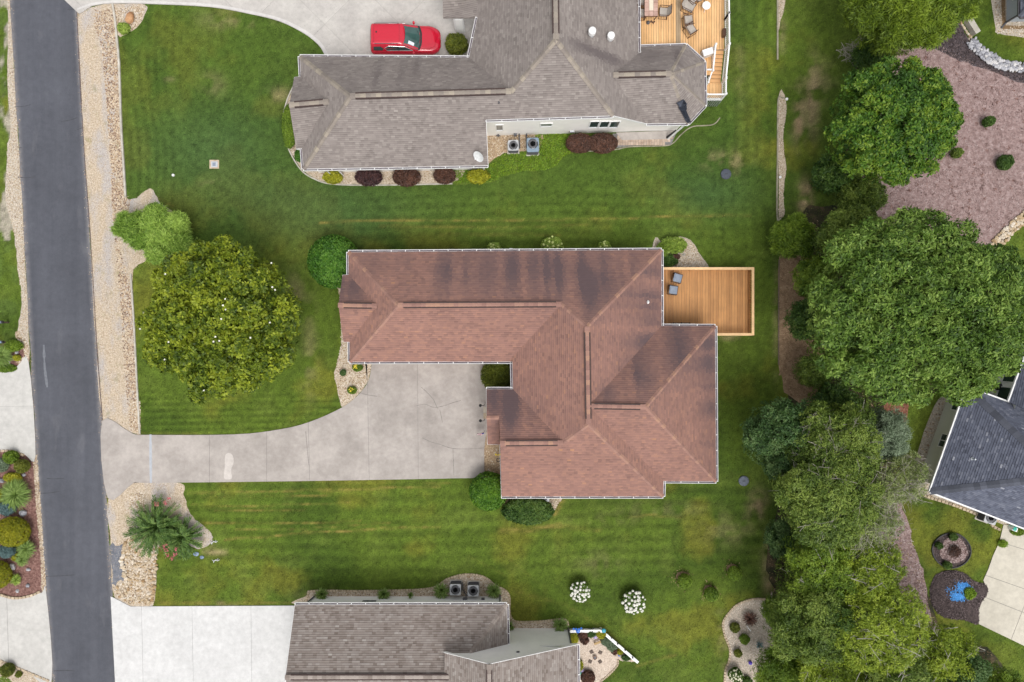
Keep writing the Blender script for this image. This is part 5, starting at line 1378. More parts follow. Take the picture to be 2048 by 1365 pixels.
P1 = rand_in(W([(66, 911), (75, 911), (82, 1010), (93, 1183), (83, 1184), (82, 1120), (72, 1010)]), 1100); scatter('pebbles', z3(P1, 0.02), (0.04, 0.10), M['pebble_tan'], gs, 25)
bm_ = sheet('mulch_bed', 'bed_left_mid', 0.012, M['mulch_red'], jit=0.05)
P1 = rand_in(W(OUT['bed_left_mid']), 900); scatter('bark_chips', z3(P1, 0.014), (0.04, 0.10), M['chip_red'], bm_, 26, chips=True)
P1 = rand_in(W([(34, 660), (56, 690), (58, 722), (38, 732), (34, 724), (50, 712), (46, 692), (30, 672)]), 420); scatter('cobbles', z3(P1, 0.02), (0.06, 0.14), M['pebble_tan'], bm_, 27)
bg = sheet('gravel_bed', 'bed_left_low', 0.012, M['gravel'], smooth=False)
P1 = rand_in(W(OUT['bed_left_low']), 1400); scatter('pebbles', z3(P1, 0.014), (0.04, 0.09), M['pebble_tan'], bg, 28)
sl = sheet('road_shoulder', 'strip_left', 0.008, M['gravel_grey'], jit=0.05)
P1 = rand_in(W(OUT['strip_left']), 2600); scatter('pebbles', z3(P1, 0.01), (0.03, 0.08), M['pebble_tan'], sl, 29)
for key, mt, n_, pm, sz in (('bed_n_west', 'gravel', 2600, 'pebble_tan', (0.04, 0.09)), ('gravel_ac_n', 'gravel_dark', 900, 'pebble_tan', (0.04, 0.08)), ('bed_main_front', 'gravel', 2600, 'pebble_tan', (0.05, 0.10)),
                    ('bed_main_porch', 'gravel_dark', 1800, 'pebble_tan', (0.04, 0.10)), ('bed_main_ne', 'gravel_grey', 1700, 'pebble_tan', (0.03, 0.09)), ('bed_main_se', 'gravel', 700, 'pebble_tan', (0.03, 0.08)),
                    ('bed_s_north', 'gravel', 3400, 'pebble_tan', (0.05, 0.11)), ('patio_s', 'gravel_pink', 2600, 'pebble_pink', (0.03, 0.07)), ('bed_se', 'gravel_grey', 3600, 'pebble_pink', (0.03, 0.08)),
                    ('strip_r_top', 'gravel', 300, 'pebble_tan', (0.03, 0.07)), ('strip_r_mid', 'gravel', 700, 'pebble_tan', (0.03, 0.07)), ('bed_e_house', 'gravel_grey', 3000, 'pebble_brown', (0.05, 0.12)), ('bed_ne_house', 'gravel_grey', 1300, 'pebble_tan', (0.05, 0.12))):
    zz = 0.012 if key != 'gravel_ac_n' else 0.02
    o = sheet('gravel_bed', key, zz, M[mt], jit=0.04, smooth=key != 'patio_s')
    P1 = rand_in(W(OUT[key]), n_); scatter('pebbles', z3(P1, zz+0.002), sz, M[pm], o, len(key)*7+n_ % 13)
sheet('soil_strip', None, 0.02, m_noise('soil_brown', [(0.3, (0.16, 0.10, 0.05)), (0.7, (0.26, 0.17, 0.09))], 4), pts=[(2000, -60), (2010, -60), (2011, 52), (2130, 53), (2130, 60), (2004, 58)], smooth=False)
dr_ = sheet('dirt_strip', 'dirt_right', 0.012, M['soil'], jit=0.08)
P1 = rand_in(W(OUT['dirt_right']), 2200); scatter('bark_chips', z3(P1, 0.014), (0.04, 0.11), M['chip_brown'], dr_, 31, chips=True)
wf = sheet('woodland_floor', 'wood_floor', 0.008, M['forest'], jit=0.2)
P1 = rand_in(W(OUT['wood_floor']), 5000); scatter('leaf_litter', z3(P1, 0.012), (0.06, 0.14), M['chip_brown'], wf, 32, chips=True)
pp = sheet('mulch_path', 'pink_path', 0.016, M['mulch_pink'], jit=0.12)
P1 = rand_in(W(OUT['pink_path']), 2200); scatter('bark_chips', z3(P1, 0.018), (0.05, 0.13), M['chip_pink'], pp, 33, chips=True)
st_ = sheet('straw_bed', 'straw', 0.016, M['straw'], jit=0.1)
P1 = rand_in(W(OUT['straw']), 700); scatter('bark_chips', z3(P1, 0.018), (0.05, 0.14), M['straw'], st_, 34, chips=True)
wd_ = sheet('weed_ground', 'weeds_n', 0.01, M['weeds'], jit=0.08)

# stone edged beds
def edging2(name, label, pts, size, mat, cat='edging', seed=1, closed=False):
    P = smooth_line(W(pts), closed, 10)
    if closed: P = P+[P[0]]
    c = sum(P, Vector((0, 0)))/len(P); root = thing(name, label, cat, (c.x, c.y, 0)); me = block_mesh(mat); r = random.Random(seed)
    cum = [0]
    for a, b_ in zip(P[:-1], P[1:]): cum.append(cum[-1]+(b_-a).length)
    n = int(cum[-1]/size[0]); j = 0
    for i in range(n):
        s = (i+0.5)*cum[-1]/n
        while j < len(cum)-2 and cum[j+1] < s: j += 1
        t = (s-cum[j])/max(cum[j+1]-cum[j], 1e-6); p = P[j].lerp(P[j+1], t); d = P[j+1]-P[j]; ang = math.atan2(d.y, d.x)
        place(me, 'block', (p.x, p.y, -0.02), (0, 0, ang+r.uniform(-.07, .07)), (size[0]*0.92, size[1]*r.uniform(.88, 1.08), size[2]*r.uniform(.85, 1.12)), root)
    return root
edging2('block_edging', 'row of tan edging blocks along the top of the planted mulch bed, left edge', [(-20, 902), (0, 902), (24, 902), (40, 907), (50, 911)], (0.26, 0.17, 0.14), M['block'], seed=2)
edging2('block_edging', 'curved row of tan edging blocks below the planted mulch bed, left edge', [(-20, 1187), (0, 1189), (30, 1196), (60, 1192), (82, 1183)], (0.26, 0.17, 0.14), M['block'], seed=3)
edging2('block_edging', 'slanting row of tan edging blocks in the bottom left corner', [(-20, 1313), (0, 1320), (50, 1341), (100, 1362)], (0.26, 0.17, 0.14), M['block'], seed=4)
edging2('stone_edging', 'curved line of small stones edging the gravel bed near the bottom right lawn', [(1536, 1199), (1512, 1198), (1495, 1201), (1472, 1211), (1455, 1229), (1446, 1246), (1449, 1270), (1459, 1298), (1458, 1322), (1450, 1345), (1448, 1400)], (0.20, 0.15, 0.10), M['block'], seed=5)
edging2('stone_edging', 'line of small tan stones edging the gravel bed of the brown roofed house', [(612, 1205), (617, 1189), (628, 1182), (750, 1182), (860, 1177), (893, 1159), (930, 1149), (968, 1154), (992, 1172), (1011, 1181), (1019, 1196), (1020, 1228), (1031, 1243), (1080, 1243), (1128, 1239), (1137, 1252)], (0.20, 0.14, 0.10), M['block'], seed=6)
edging2('stone_edging', 'line of small pale stones edging the round gravel patio', [(1236, 1319), (1234, 1332), (1215, 1352), (1200, 1366), (1190, 1395)], (0.18, 0.13, 0.09), M['block'], seed=7)
edging2('stone_edging', 'row of rough stones under the skewed eave of the slate house', [(1832, 985), (1858, 995), (1905, 1010), (1960, 1032), (1976, 1040), (1985, 1052), (2000, 1060)], (0.26, 0.2, 0.12), M['block'], seed=8)
# pavers of the north patio: rows of slabs
pv = sheet('paver_walk', 'pavers_n', 0.03, M['joint'], smooth=False, jit=0.0)
pm = block_mesh(M['paver'], 'paver', 0.03)
for i in range(21):
    for j in range(3):
        px_ = 1237+i*5.3; py_ = 275+j*6.6
        if inside(W(OUT['pavers_n']), np.array([at(px_, py_).x]), np.array([at(px_, py_).y]))[0] and inside(W(OUT['pavers_n']), np.array([at(px_+2, py_+2).x]), np.array([at(px_+2, py_+2).y]))[0]:
            place(pm, 'paver', (*at(px_, py_).xy, 0.02), (0, 0, AN+rnd.uniform(-.02, .02)), (0.175, 0.225, 0.035), pv)
# ------------------------------------------------------------------ cedar deck of the middle house
ZD = 0.80; ZR = 1.62
x0, x1 = at(1324, 600, ZD).x-0.5, at(1499.5, 600, ZD).x+0.06
yT, yB = at(0, 538, ZD).y, at(0, 669, ZD).y
deck = thing('deck', 'plain cedar deck with pale timber rail behind the brick red house', 'deck', ((x0+x1)/2, (yT+yB)/2, 0))
NB = 36; bw_ = (x1-x0)/NB
bme = block_mesh(M['cedar'], 'board', 0.01)
y_in = at(0, 660, ZD).y
for i in range(NB):
    x = x0+(i+0.5)*bw_
    yb = yB if x > at(1420, 0, ZD).x else y_in
    place(bme, 'deck_board', (x, (yT+yb)/2, ZD-0.035), (0, 0, 0), (bw_-0.016, yT-yb, 0.035), deck)
b = MB(); b.prism([(x0, yB), (x1, yB), (x1, yT), (x0, yT)], ZD-0.25, ZD-0.055); b.build('deck_frame', M['step_dark'], deck)
rl = [(at(1324, 537.5, ZR), at(1508.5, 537.5, ZR)), (at(1505.8, 535, ZR), at(1505.8, 671, ZR)), (at(1508.5, 669.2, ZR), at(1430, 669.2, ZR))]
for k, (a, c) in enumerate(rl):
    a2, c2 = a.copy(), c.copy()
    if k == 0: c2.x -= 0.19
    if k == 2: a2.x -= 0.19
    b = MB(); b.beam(a2, c2, 0.175, 0.045); b.build('rail_cap', M['rail_wood'], deck)
bal = MB()
for a, c in rl:
    L = (c-a).length; d = (c-a)/L; n = int(L/0.115)
    for i in range(n+1):
        p = a+d*(L*i/n)
        bal.box((p.x, p.y, (ZD+ZR)/2-0.06), (0.038, 0.038, ZR-ZD+0.1))
    bal.beam(a-Vector((0, 0, 0.1)), c-Vector((0, 0, 0.1)), 0.04, 0.09); bal.beam(a-Vector((0, 0, ZR-ZD-0.10)), c-Vector((0, 0, ZR-ZD-0.10)), 0.04, 0.09)
o = bal.build('balusters', M['cedar'], deck); tag(o, kind='stuff')
pm_ = block_mesh(M['cedar'], 'post', 0.0)
for px_, py_ in ((1326, 537.5), (1385, 537.5), (1445, 537.5), (1505.8, 537.5), (1505.8, 603), (1505.8, 669.2), (1440, 669.2)):
    p = at(px_, py_, ZR); place(pm_, 'post', (p.x, p.y, 0), (0, 0, 0), (0.1, 0.1, ZR-0.03), deck)

# ------------------------------------------------------------------ two-level tan deck of the north house
Z1 = 2.35; Z2 = 2.17
pA, pB = at(1268, 0, Z1), at(1352, 0, Z1)
yb1 = at(0, 101, Z1).y; yt1 = at(0, -45, Z1).y
deck2 = thing('deck', 'two level tan timber deck with white railing and stairs, top edge', 'deck', (*at(1365, 60, 0).xy, 0))
tbm = block_mesh(M['tan_board'], 'board', 0.01)
n = 17; bw_ = (pB.x-pA.x)/n
for i in range(n): place(tbm, 'deck_board', (pA.x+(i+.5)*bw_, (yb1+yt1)/2, Z1-0.035), (0, 0, 0), (bw_-0.024, yt1-yb1, 0.035), deck2)
b = MB(); b.prism([(pA.x, yb1), (pB.x, yb1), (pB.x, yt1), (pA.x, yt1)], Z1-0.3, Z1-0.05); b.build('deck_frame', M['step_dark'], deck2)
wbm = block_mesh(M['weathered'], 'board', 0.01)
for i in range(2):
    p = at(1354.3+i*4.6, 0, Z2); place(wbm, 'step_board', (p.x, (yb1+yt1)/2-0.5, Z2-0.01), (0, 0, 0), (0.145, yt1-yb1+1.0, 0.035), deck2)
pC, pD = at(1361, 0, Z2), at(1449, 0, Z2)
n = 17; bw_ = (pD.x-pC.x)/n
ye = at(0, 101, Z2).y
for i in range(n):
    x = pC.x+(i+.5)*bw_
    lowpx = 150 if x < at(1424, 0, Z2).x else 99
    yl = at(0, lowpx, Z2).y; yh = at(0, -45, Z2).y
    place(tbm, 'deck_board', (x, (yl+yh)/2, Z2-0.035), (0, 0, 0), (bw_-0.024, yh-yl, 0.035), deck2)
b = MB(); b.prism([(pB.x+0.02, yt1), (pD.x, yt1), (pD.x, ye), (at(1424, 0, Z2).x, ye), (at(1424, 0, Z2).x, at(0, 150, Z2).y), (pB.x+0.02, at(0, 150, Z2).y)], Z2-0.3, Z2-0.05); b.build('deck_frame', M['step_dark'], deck2)
# stairs going down towards the lawn (south), then a landing
ns = 8; ZL = 1.25
stm = block_mesh(M['tan_step'], 'tread', 0.01)
for i in range(ns):
    z = Z2-(i+0.0)*(Z2-ZL)/ns-0.06
    ya_, yb_ = 101+i*8.1, 101+(i+1)*8.1
    a, c = at(1425-i*0.9, ya_, z), at(1447-i*0.8, yb_, z)
    place(stm, 'tread', ((a.x+c.x)/2, (a.y+c.y)/2, z-0.03), (0, 0, 0), (c.x-a.x, abs(a.y-c.y)*0.93, 0.03), deck2)
    r_ = MB(); r_.beam((a.x, c.y+0.02, z-0.12), (c.x, c.y+0.02, z-0.12), 0.02, 0.15); r_.build('riser', M['step_dark'], deck2)
a, c = at(1407, 166, ZL), at(1444, 198, ZL); n = 6
for i in range(n):
    x = a.x+(i+.5)*(c.x-a.x)/n
    place(tbm, 'deck_board', (x, (a.y+c.y)/2, ZL-0.035), (0, 0, 0), ((c.x-a.x)/n-0.012, abs(a.y-c.y), 0.035), deck2)
def railing(parent, a, c, h, name='railing', post=True, sp=0.13):
    a, c = Vector(a), Vector(c); L = (c-a).length; d = (c-a)/L; U = Vector((0, 0, 1))
    t = MB(); t.beam(a+U*h, c+U*h, 0.09, 0.05); t.beam(a+U*(h-0.09), c+U*(h-0.09), 0.045, 0.06); t.beam(a+U*0.10, c+U*0.10, 0.045, 0.06)
    o = t.build(name, M['white'], parent)
    bl_ = MB(); n = max(2, int(L/sp))
    for i in range(1, n):
        p = a+d*(L*i/n); bl_.beam(p+U*0.1, p+U*(h-0.05), 0.032, 0.032)
    q = bl_.build('balusters', M['white'], o); tag(q, kind='stuff')
    if post:
        for p in (a, c):
            pp = MB(); pp.box((p.x, p.y, p.z+h/2+0.02), (0.10, 0.10, h+0.12)); pp.box((p.x, p.y, p.z+h+0.10), (0.14, 0.14, 0.04), top=0.6); pp.build('post', M['white'], parent)
    return o
railing(deck2, at(1448.5, -45, Z2), at(1449.5, 40, Z2), 0.95); railing(deck2, at(1449.5, 40, Z2), at(1450, 100, Z2), 0.95)
railing(deck2, at(1450, 101, Z2-0.08), at(1443.5, 166, ZL+0.02), 0.95); railing(deck2, at(1443.5, 168, ZL), at(1443.5, 198, ZL), 0.95)
railing(deck2, at(1442, 198.5, ZL), at(1407, 198.5, ZL), 0.9)
railing(deck2, at(1423.5, 101, Z2-0.08), at(1418, 152, ZL+0.15), 0.95); railing(deck2, at(1417, 153, ZL), at(1409, 175, ZL), 0.9)
railing(deck2, at(1406, 150, ZL+0.2), at(1416, 150, ZL+0.2), 0.9, post=False)
lt = MB()
for i in range(9):
    p = at(1408+i*4.4, 199, ZL); lt.beam((p.x, p.y-0.05, 0), (p.x, p.y-0.05, ZL-0.02), 0.08, 0.03)
o = lt.build('skirting_slats', M['steel'], deck2); tag(o, kind='stuff')
b = MB(); p, q = at(1407, 199, ZL), at(1444, 199, ZL); b.beam((p.x, p.y-0.03, ZL-0.06), (q.x, q.y-0.03, ZL-0.06), 0.04, 0.16); b.build('rim_board', M['white'], deck2)

# ------------------------------------------------------------------ deck furniture
def sling_chair(name, label, loc, rz, seat_m, frame_m, group=None, w=0.58, dpt=0.55, arms=True, cushion=None, back_h=0.55, cat='chair', lean=0.28):
    """local: faces +x, origin on the deck under the seat"""
    t = thing(name, label, cat, loc, rz, group)
    s = MB(); n = 6; vs = []
    for i in range(n+1):
        u = i/n; x = -dpt/2+u*dpt; z = 0.42-0.05*math.sin(u*math.pi)+0.02*u
        vs += [(x, -w/2+.03, z), (x, w/2-.03, z), (x, -w/2+.03, z-0.02), (x, w/2-.03, z-0.02)]
    fs = []
    for i in range(n):
        a = i*4; c = a+4
        fs += [(a, c, c+1, a+1), (a+2, a+3, c+3, c+2), (a, a+2, c+2, c), (a+1, c+1, c+3, a+3)]
    s.add(vs, fs); s.build('seat', M[seat_m], t, local=True)
    bk = MB(); vs = []; fs = []
    for i in range(n+1):
        u = i/n; z = 0.44+u*back_h; x = -dpt/2-lean*u-0.03*math.sin(u*math.pi)
        vs += [(x, -w/2+.03, z), (x, w/2-.03, z), (x-0.02, -w/2+.03, z), (x-0.02, w/2-.03, z)]
    for i in range(n):
        a = i*4; c = a+4
        fs += [(a, a+1, c+1, c), (a+2, c+2, c+3, a+3), (a, c, c+2, a+2), (a+1, a+3, c+3, c+1)]
    bk.add(vs, fs); bk.build('backrest', M[cushion or seat_m], t, local=True)
    for sy in (-1, 1):
        y = sy*w/2
        f = MB(); f.tube([(dpt/2, y, 0), (dpt/2, y, 0.43), (-dpt/2, y, 0.42), (-dpt/2-lean, y, 0.44+back_h)], 0.018, 6); f.build('side_frame', M[frame_m], t, local=True)
        f = MB(); f.tube([(-dpt/2-0.06, y, 0), (-dpt/2, y, 0.42)], 0.018, 6); f.build('leg', M[frame_m], t, local=True)
        f = MB(); f.tube([(dpt/2+0.02, y, 0.02), (-dpt/2-0.12, y, 0.02)], 0.016, 6); f.build('runner', M[frame_m], t, local=True)
        if arms:
            f = MB(); f.tube([(dpt/2, y, 0.43), (dpt/2+0.03, y*1.04, 0.60), (dpt/2-0.06, y*1.06, 0.64), (-dpt/2-0.10, y*1.05, 0.63), (-dpt/2-0.13, y, 0.62)], 0.024, 6); f.build('armrest', M[frame_m], t, local=True)
    f = MB(); f.tube([(-dpt/2-lean, -w/2, 0.44+back_h), (-dpt/2-lean, w/2, 0.44+back_h)], 0.018, 6); f.tube([(dpt/2, -w/2, 0.43), (dpt/2, w/2, 0.43)], 0.018, 6); f.tube([(-dpt/2-.1, -w/2, 0.03), (-dpt/2-.1, w/2, 0.03)], 0.016, 6)
    f.build('cross_bar', M[frame_m], t, local=True)
    return t
sling_chair('deck_chair', 'blue grey sling chair on the cedar deck, the one nearer the pale rail', at(1353.5, 558, ZD), math.radians(-15), 'sling_blue', 'black', 'sling chairs on the cedar deck', w=0.62, dpt=0.50, arms=False, back_h=0.30, lean=0.15)
sling_chair('deck_chair', 'blue grey sling chair on the cedar deck, the one farther from the pale rail', at(1345, 581.5, ZD), math.radians(-8), 'sling_blue', 'black', 'sling chairs on the cedar deck', w=0.60, dpt=0.50, arms=False, back_h=0.30, lean=0.15)
# chair row just under the eave
for k, px_ in enumerate((1351, 1367)):
    sling_chair('deck_chair', ['dark chair peeking out under the eave at the cedar deck, left one', 'dark chair peeking out under the eave at the cedar deck, right one'][k], at(px_, 652.5, ZD), math.radians(90), 'sling_grey', 'black', 'chairs against the wall under the eave', w=0.55, dpt=0.42, arms=True, back_h=0.35, lean=0.1)

lounge = 'taupe lounge chairs on the upper deck'
sling_chair('lounge_chair', 'taupe lounge chair with pale back, lowest of the row on the tan deck', at(1379, 64, Z2), math.radians(32), 'sling_grey', 'frame_brown', lounge, w=0.66, dpt=0.52, cushion='cushion', back_h=0.42, lean=0.14)
sling_chair('lounge_chair', 'taupe lounge chair with pale back, second from the bottom of the row', at(1374.5, 46, Z2), math.radians(6), 'sling_grey', 'frame_brown', lounge, w=0.66, dpt=0.52, cushion='cushion', back_h=0.42, lean=0.14)
sling_chair('lounge_chair', 'large reclined taupe lounge chair in the middle of the row on the tan deck', at(1376, 19, Z2), math.radians(-28), 'sling_grey', 'frame_brown', lounge, w=0.68, dpt=0.66, back_h=0.40, lean=0.22)
sling_chair('lounge_chair', 'taupe lounge chair with pale seat near the top of the row on the tan deck', at(1383, 4, Z2), math.radians(-42), 'cushion', 'frame_brown', lounge, w=0.62, dpt=0.5, back_h=0.36, lean=0.2)
sling_chair('lounge_chair', 'taupe lounge chair half outside the top edge, above the round glass table', at(1397, 0, Z2), math.radians(-65), 'sling_grey', 'frame_brown', lounge, w=0.64, dpt=0.55, back_h=0.36, lean=0.2)
dine = 'dining chairs round the tiled table'
sling_chair('dining_chair', 'taupe dining chair on the open side of the tiled table', at(1324, 30, Z1), math.radians(176), 'sling_grey', 'frame_brown', dine, w=0.62, dpt=0.5, back_h=0.5, lean=0.2)
sling_chair('dining_chair', 'taupe dining chair half under the eave, lower one left of the tiled table', at(1282, 32, Z1), math.radians(-4), 'sling_grey', 'frame_brown', dine, w=0.62, dpt=0.5, back_h=0.45, lean=0.18)
sling_chair('dining_chair', 'taupe dining chair half under the eave, upper one left of the tiled table', at(1282, 8, Z1), math.radians(-2), 'sling_grey', 'frame_brown', dine, w=0.62, dpt=0.5, back_h=0.45, lean=0.18)
# tiled dining table
tl, tr = at(1289, 33, Z1+0.74), at(1316, -22, Z1+0.74)
tb = thing('dining_table', 'outdoor dining table topped with reddish tiles and a cream runner', 'table', ((tl.x+tr.x)/2, (tl.y+tr.y)/2, Z1))
cx, cy = (tl.x+tr.x)/2, (tl.y+tr.y)/2; w_, l_ = tr.x-tl.x, tr.y-tl.y
b = MB(); b.box((cx, cy, Z1+0.70), (w_, l_, 0.05)); b.build('table_frame', M['frame_brown'], tb)
tm = block_mesh(M['tile_table'], 'tile', 0.02)
for i in range(3):
    for j in range(6): place(tm, 'tile', (cx+(i-1)*w_/3.05, cy+(j-2.5)*l_/6.08, Z1+0.722), (0, 0, 0), (w_/3.05-0.012, l_/6.08-0.012, 0.022), tb)
for sx in (-1, 1):
    for sy in (-1, 1):
        b = MB(); b.tube([(cx+sx*(w_/2-.1), cy+sy*(l_/2-.1), Z1), (cx+sx*(w_/2-.06), cy+sy*(l_/2-.06), Z1+.68)], 0.03, 6); b.build('leg', M['frame_brown'], tb)
b = MB(); b.box((cx, cy+0.05, Z1+0.752), (w_*0.31, l_*0.62, 0.008)); o = b.build('table_runner', M['runner'], origin=(cx, cy, Z1+0.748)); tag(o, 'cream runner lying along the tiled dining table', 'table runner')
# round glass table
p = at(1409, 18, Z2); t = thing('side_table', 'small round glass side table on the tan deck', 'table', p)
b = MB(); b.lathe([(0.0, 0.44), (0.26, 0.44), (0.27, 0.455), (0.26, 0.47), (0.0, 0.47)], (0, 0, 0), 24); b.build('table_top', m_plain('frosted_glass', (0.46, 0.41, 0.34), 0.15, var=0.1), t, local=True)
b = MB(); b.lathe([(0.262, 0.44), (0.278, 0.44), (0.278, 0.473), (0.262, 0.473)], (0, 0, 0), 24); b.build('rim', M['white'], t, local=True)
for k in range(3):
    a = k*2.094+0.4; b = MB(); b.tube([(0.27*math.cos(a), 0.27*math.sin(a), 0), (0.12*math.cos(a), 0.12*math.sin(a), 0.22), (0.24*math.cos(a), 0.24*math.sin(a), 0.44)], 0.014, 6); b.build('leg', M['white'], t, local=True)
# dark lizard-like ornament by the table
p = at(1300, 46, Z1); t = thing('ornament', 'small dark metal ornament on the tan deck below the dining table', 'ornament', p)
b = MB(); b.lathe([(0.0, 0.0), (0.12, 0.02), (0.13, 0.10), (0.07, 0.18), (0, 0.2)], (-0.14, -.02, 0), 10); b.build('pot', M['dark_grey'], t, local=True)
b = MB(); b.tube([(-0.05, 0, 0.05), (0.08, 0.06, 0.06), (0.18, 0.0, 0.05), (0.30, 0.04, 0.05), (0.34, 0.10, 0.05)], [0.03, 0.06, 0.05, 0.045, 0.02], 7); b.tube([(0.1, 0.05, 0.05), (0.12, 0.15, 0.03)], 0.02, 5); b.tube([(0.2, 0, 0.05), (0.22, -0.1, 0.03)], 0.02, 5); b.build('figure', M['frame_brown'], t, local=True)
# planter box on the rail
p = at(1446, 69, Z2); t = thing('planter', 'dark box planter at the white railing of the tan deck', 'planter', p)
b = MB(); b.box((0, 0, 0.18), (0.22, 0.5, 0.36)); b.build('box', M['frame_brown'], t, local=True)
# white bench-like cover beside the octagon
p = at(1412, 110, Z2); t = thing('storage_chest', 'white covered chest beside the stair head of the tan deck', 'chest', p, math.radians(18))
b = MB(); b.box((0, 0, 0.25), (0.75, 0.42, 0.5), top=0.94); b.build('body', M['cushion'], t, local=True)
b = MB(); b.box((0, 0, 0.53), (0.74, 0.44, 0.05), top=0.9); b.build('lid', M['white'], t, local=True)

# ------------------------------------------------------------------ red SUV
def build_car():
    c0 = at(738, 80, 0); 
    xr, xf = -9.93, -5.02; L = xf-xr; yc = 21.13
    car = thing('parked_car', 'red SUV parked on the pale stamped driveway', 'car', ((xr+xf)/2, yc, 0.03))
    def plan(inset, z, bulge=0.0, n=10):
        """rounded outline, front rounder"""
        hw = 0.955-inset; pts = []
        def corner(cx, cy, rx, ry, a0, a1):
            for i in range(n):
                a = a0+(a1-a0)*i/(n-1); pts.append((cx+rx*math.cos(a), cy+ry*math.sin(a)))
        X0, X1 = -L/2+inset, L/2-inset
        corner(X1-0.80, hw-0.60, 0.80, 0.60, 0, math.pi/2)
        corner(X0+0.28, hw-0.26, 0.28, 0.26, math.pi/2, math.pi)
        corner(X0+0.28, -hw+0.26, 0.28, 0.26, math.pi, 1.5*math.pi)
        corner(X1-0.80, -hw+0.60, 0.80, 0.60, 1.5*math.pi, 2*math.pi)
        return [(x, y, z(x) if callable(z) else z) for x, y in pts]
    belt = lambda x: 1.12 if x < 0.75 else 1.12-0.20*((x-0.75)/1.7)**1.3
    b = MB(); rings = [plan(0.10, 0.28), plan(0.04, 0.36), plan(0.0, 0.55), plan(0.0, 0.80), plan(0.03, lambda x: belt(x)-0.10), plan(0.07, lambda x: belt(x)-0.03), plan(0.14, belt)]
    # hood top: rings shrink towards the centre with a gentle crown
    base_ = rings[-1]
    for s_, dz in ((0.80, 0.03), (0.45, 0.05), (0.12, 0.055)):
        rings.append([(0.2+(x-0.2)*s_, y*s_, belt(0.2+(x-0.2)*s_)+dz) for x, y, z in base_])
    vs = [p for r in rings for p in r]; m = len(rings[0]); fs = []
    for i in range(len(rings)-1):
        for k in range(m): fs.append((i*m+k, i*m+(k+1) % m, (i+1)*m+(k+1) % m, (i+1)*m+k))
    fs.append(tuple((len(rings)-1)*m+k for k in range(m))); fs.append(tuple(range(m))[::-1])
    b.add(vs, fs); body = b.build('body', M['car_paint'], car, smooth=True, local=True)
    # cabin: lower outline -> roof outline
    zb, zr_ = 1.10, 1.80
    def ring(x0, x1, hw, z, rx, ry=0.2, n=6, crown=0.0):
        pts = []
        for cx, cy, a0 in ((x1-rx, hw-ry, 0), (x0+rx*0.7, hw-ry, 90), (x0+rx*0.7, -hw+ry, 180), (x1-rx, -hw+ry, 270)):
            for i in range(n):
                a = math.radians(a0+90*i/(n-1)); r = rx if a0 in (0, 270) else rx*0.7
                pts.append((cx+r*math.cos(a), cy+ry*math.sin(a), z))
        return pts
    rg = [ring(-2.40, 1.02, 0.90, zb, 0.24), ring(-2.36, 0.60, 0.85, 1.35, 0.22), ring(-2.26, 0.02, 0.745, 1.71, 0.18), ring(-2.20, -0.10, 0.69, zr_-.02, 0.16), ring(-2.05, -0.25, 0.55, zr_+0.012, 0.14), ring(-1.8, -0.5, 0.30, zr_+0.02, 0.1)]
    b = MB(); vs = [p for r in rg for p in r]; m = len(rg[0]); fs = []
    for i in range(len(rg)-1):
        for k in range(m): fs.append((i*m+k, i*m+(k+1) % m, (i+1)*m+(k+1) % m, (i+1)*m+k))
    fs.append(tuple((len(rg)-1)*m+k for k in range(m))); b.add(vs, fs)
    cabin = b.build('cabin', M['car_paint'], car, smooth=True, local=True)
    # windscreen as a curved sheet lying just proud of the cabin front
    b = MB(); vs = []; n = 9; rows = [(1.04, 0.83, 1.115), (0.62, 0.79, 1.375), (0.04, 0.665, 1.725)]
    rows = [(1.06, 0.84, 1.125), (0.80, 0.825, 1.27), (0.44, 0.775, 1.49), (0.10, 0.685, 1.715)]
    for x, hw, z in rows:
        for i in range(n):
            u = -1+2*i/(n-1); vs.append((x-0.17*abs(u)**2.6+0.012, hw*u, z+0.012))
    fs = [(r*n+i, r*n+i+1, (r+1)*n+i+1, (r+1)*n+i) for r in range(len(rows)-1) for i in range(n-1)]
    b.add(vs, fs); b.build('windscreen', M['windscreen'], car, local=True, smooth=True)
    b = MB(); vs = []
    for x, hw, z in ((1.20, 0.84, 1.10), (1.06, 0.85, 1.128)):
        for i in range(n):
            u = -1+2*i/(n-1); vs.append((x-0.19*abs(u)**2.6+0.012, hw*u, z+0.03))
    b.add(vs, [(i, i+1, n+i+1, n+i) for i in range(n-1)]); b.build('cowl', M['black'], car, local=True)
    for sy in (-1, 1):
        b = MB(); b.beam((1.05, sy*0.15, 1.16), (0.82, sy*0.55, 1.30), 0.02, 0.02); b.build('wiper', M['black'], car, local=True)
        # side glass: front + rear door pane in a chrome surround, then the dark rear quarter pane
        def side(x, z):
            t = (z-zb)/(1.71-zb); hw = 0.90+(0.745-0.90)*t if z > 1.35 else 0.90-(0.05)*(z-zb)/0.25
            return (x, sy*(hw+0.012), z)
        q = [side(-1.22, 1.17), side(0.62, 1.17), side(0.05, 1.56), side(-1.05, 1.62), side(-1.36, 1.40)]
        b = MB(); b.add(q, [(0, 1, 2, 3, 4)]); b.build('side_window', M['car_glass'], car, local=True)
        b = MB(); pts = [Vector(p) for p in q]+[Vector(q[0])]
        b.tube(pts, 0.022, 5); b.build('window_trim', M['chrome'], car, local=True)
        q = [side(-2.16, 1.18), side(-1.55, 1.18), side(-1.42, 1.36), side(-1.62, 1.58), side(-2.10, 1.56)]
        b = MB(); b.add(q, [(0, 1, 2, 3, 4)]); b.build('quarter_window', M['car_glass'], car, local=True)
        b = MB(); b.beam((-0.42, sy*0.90, 1.17), (-0.42, sy*0.80, 1.60), 0.06, 0.012); b.build('door_pillar', M['black'], car, local=True)
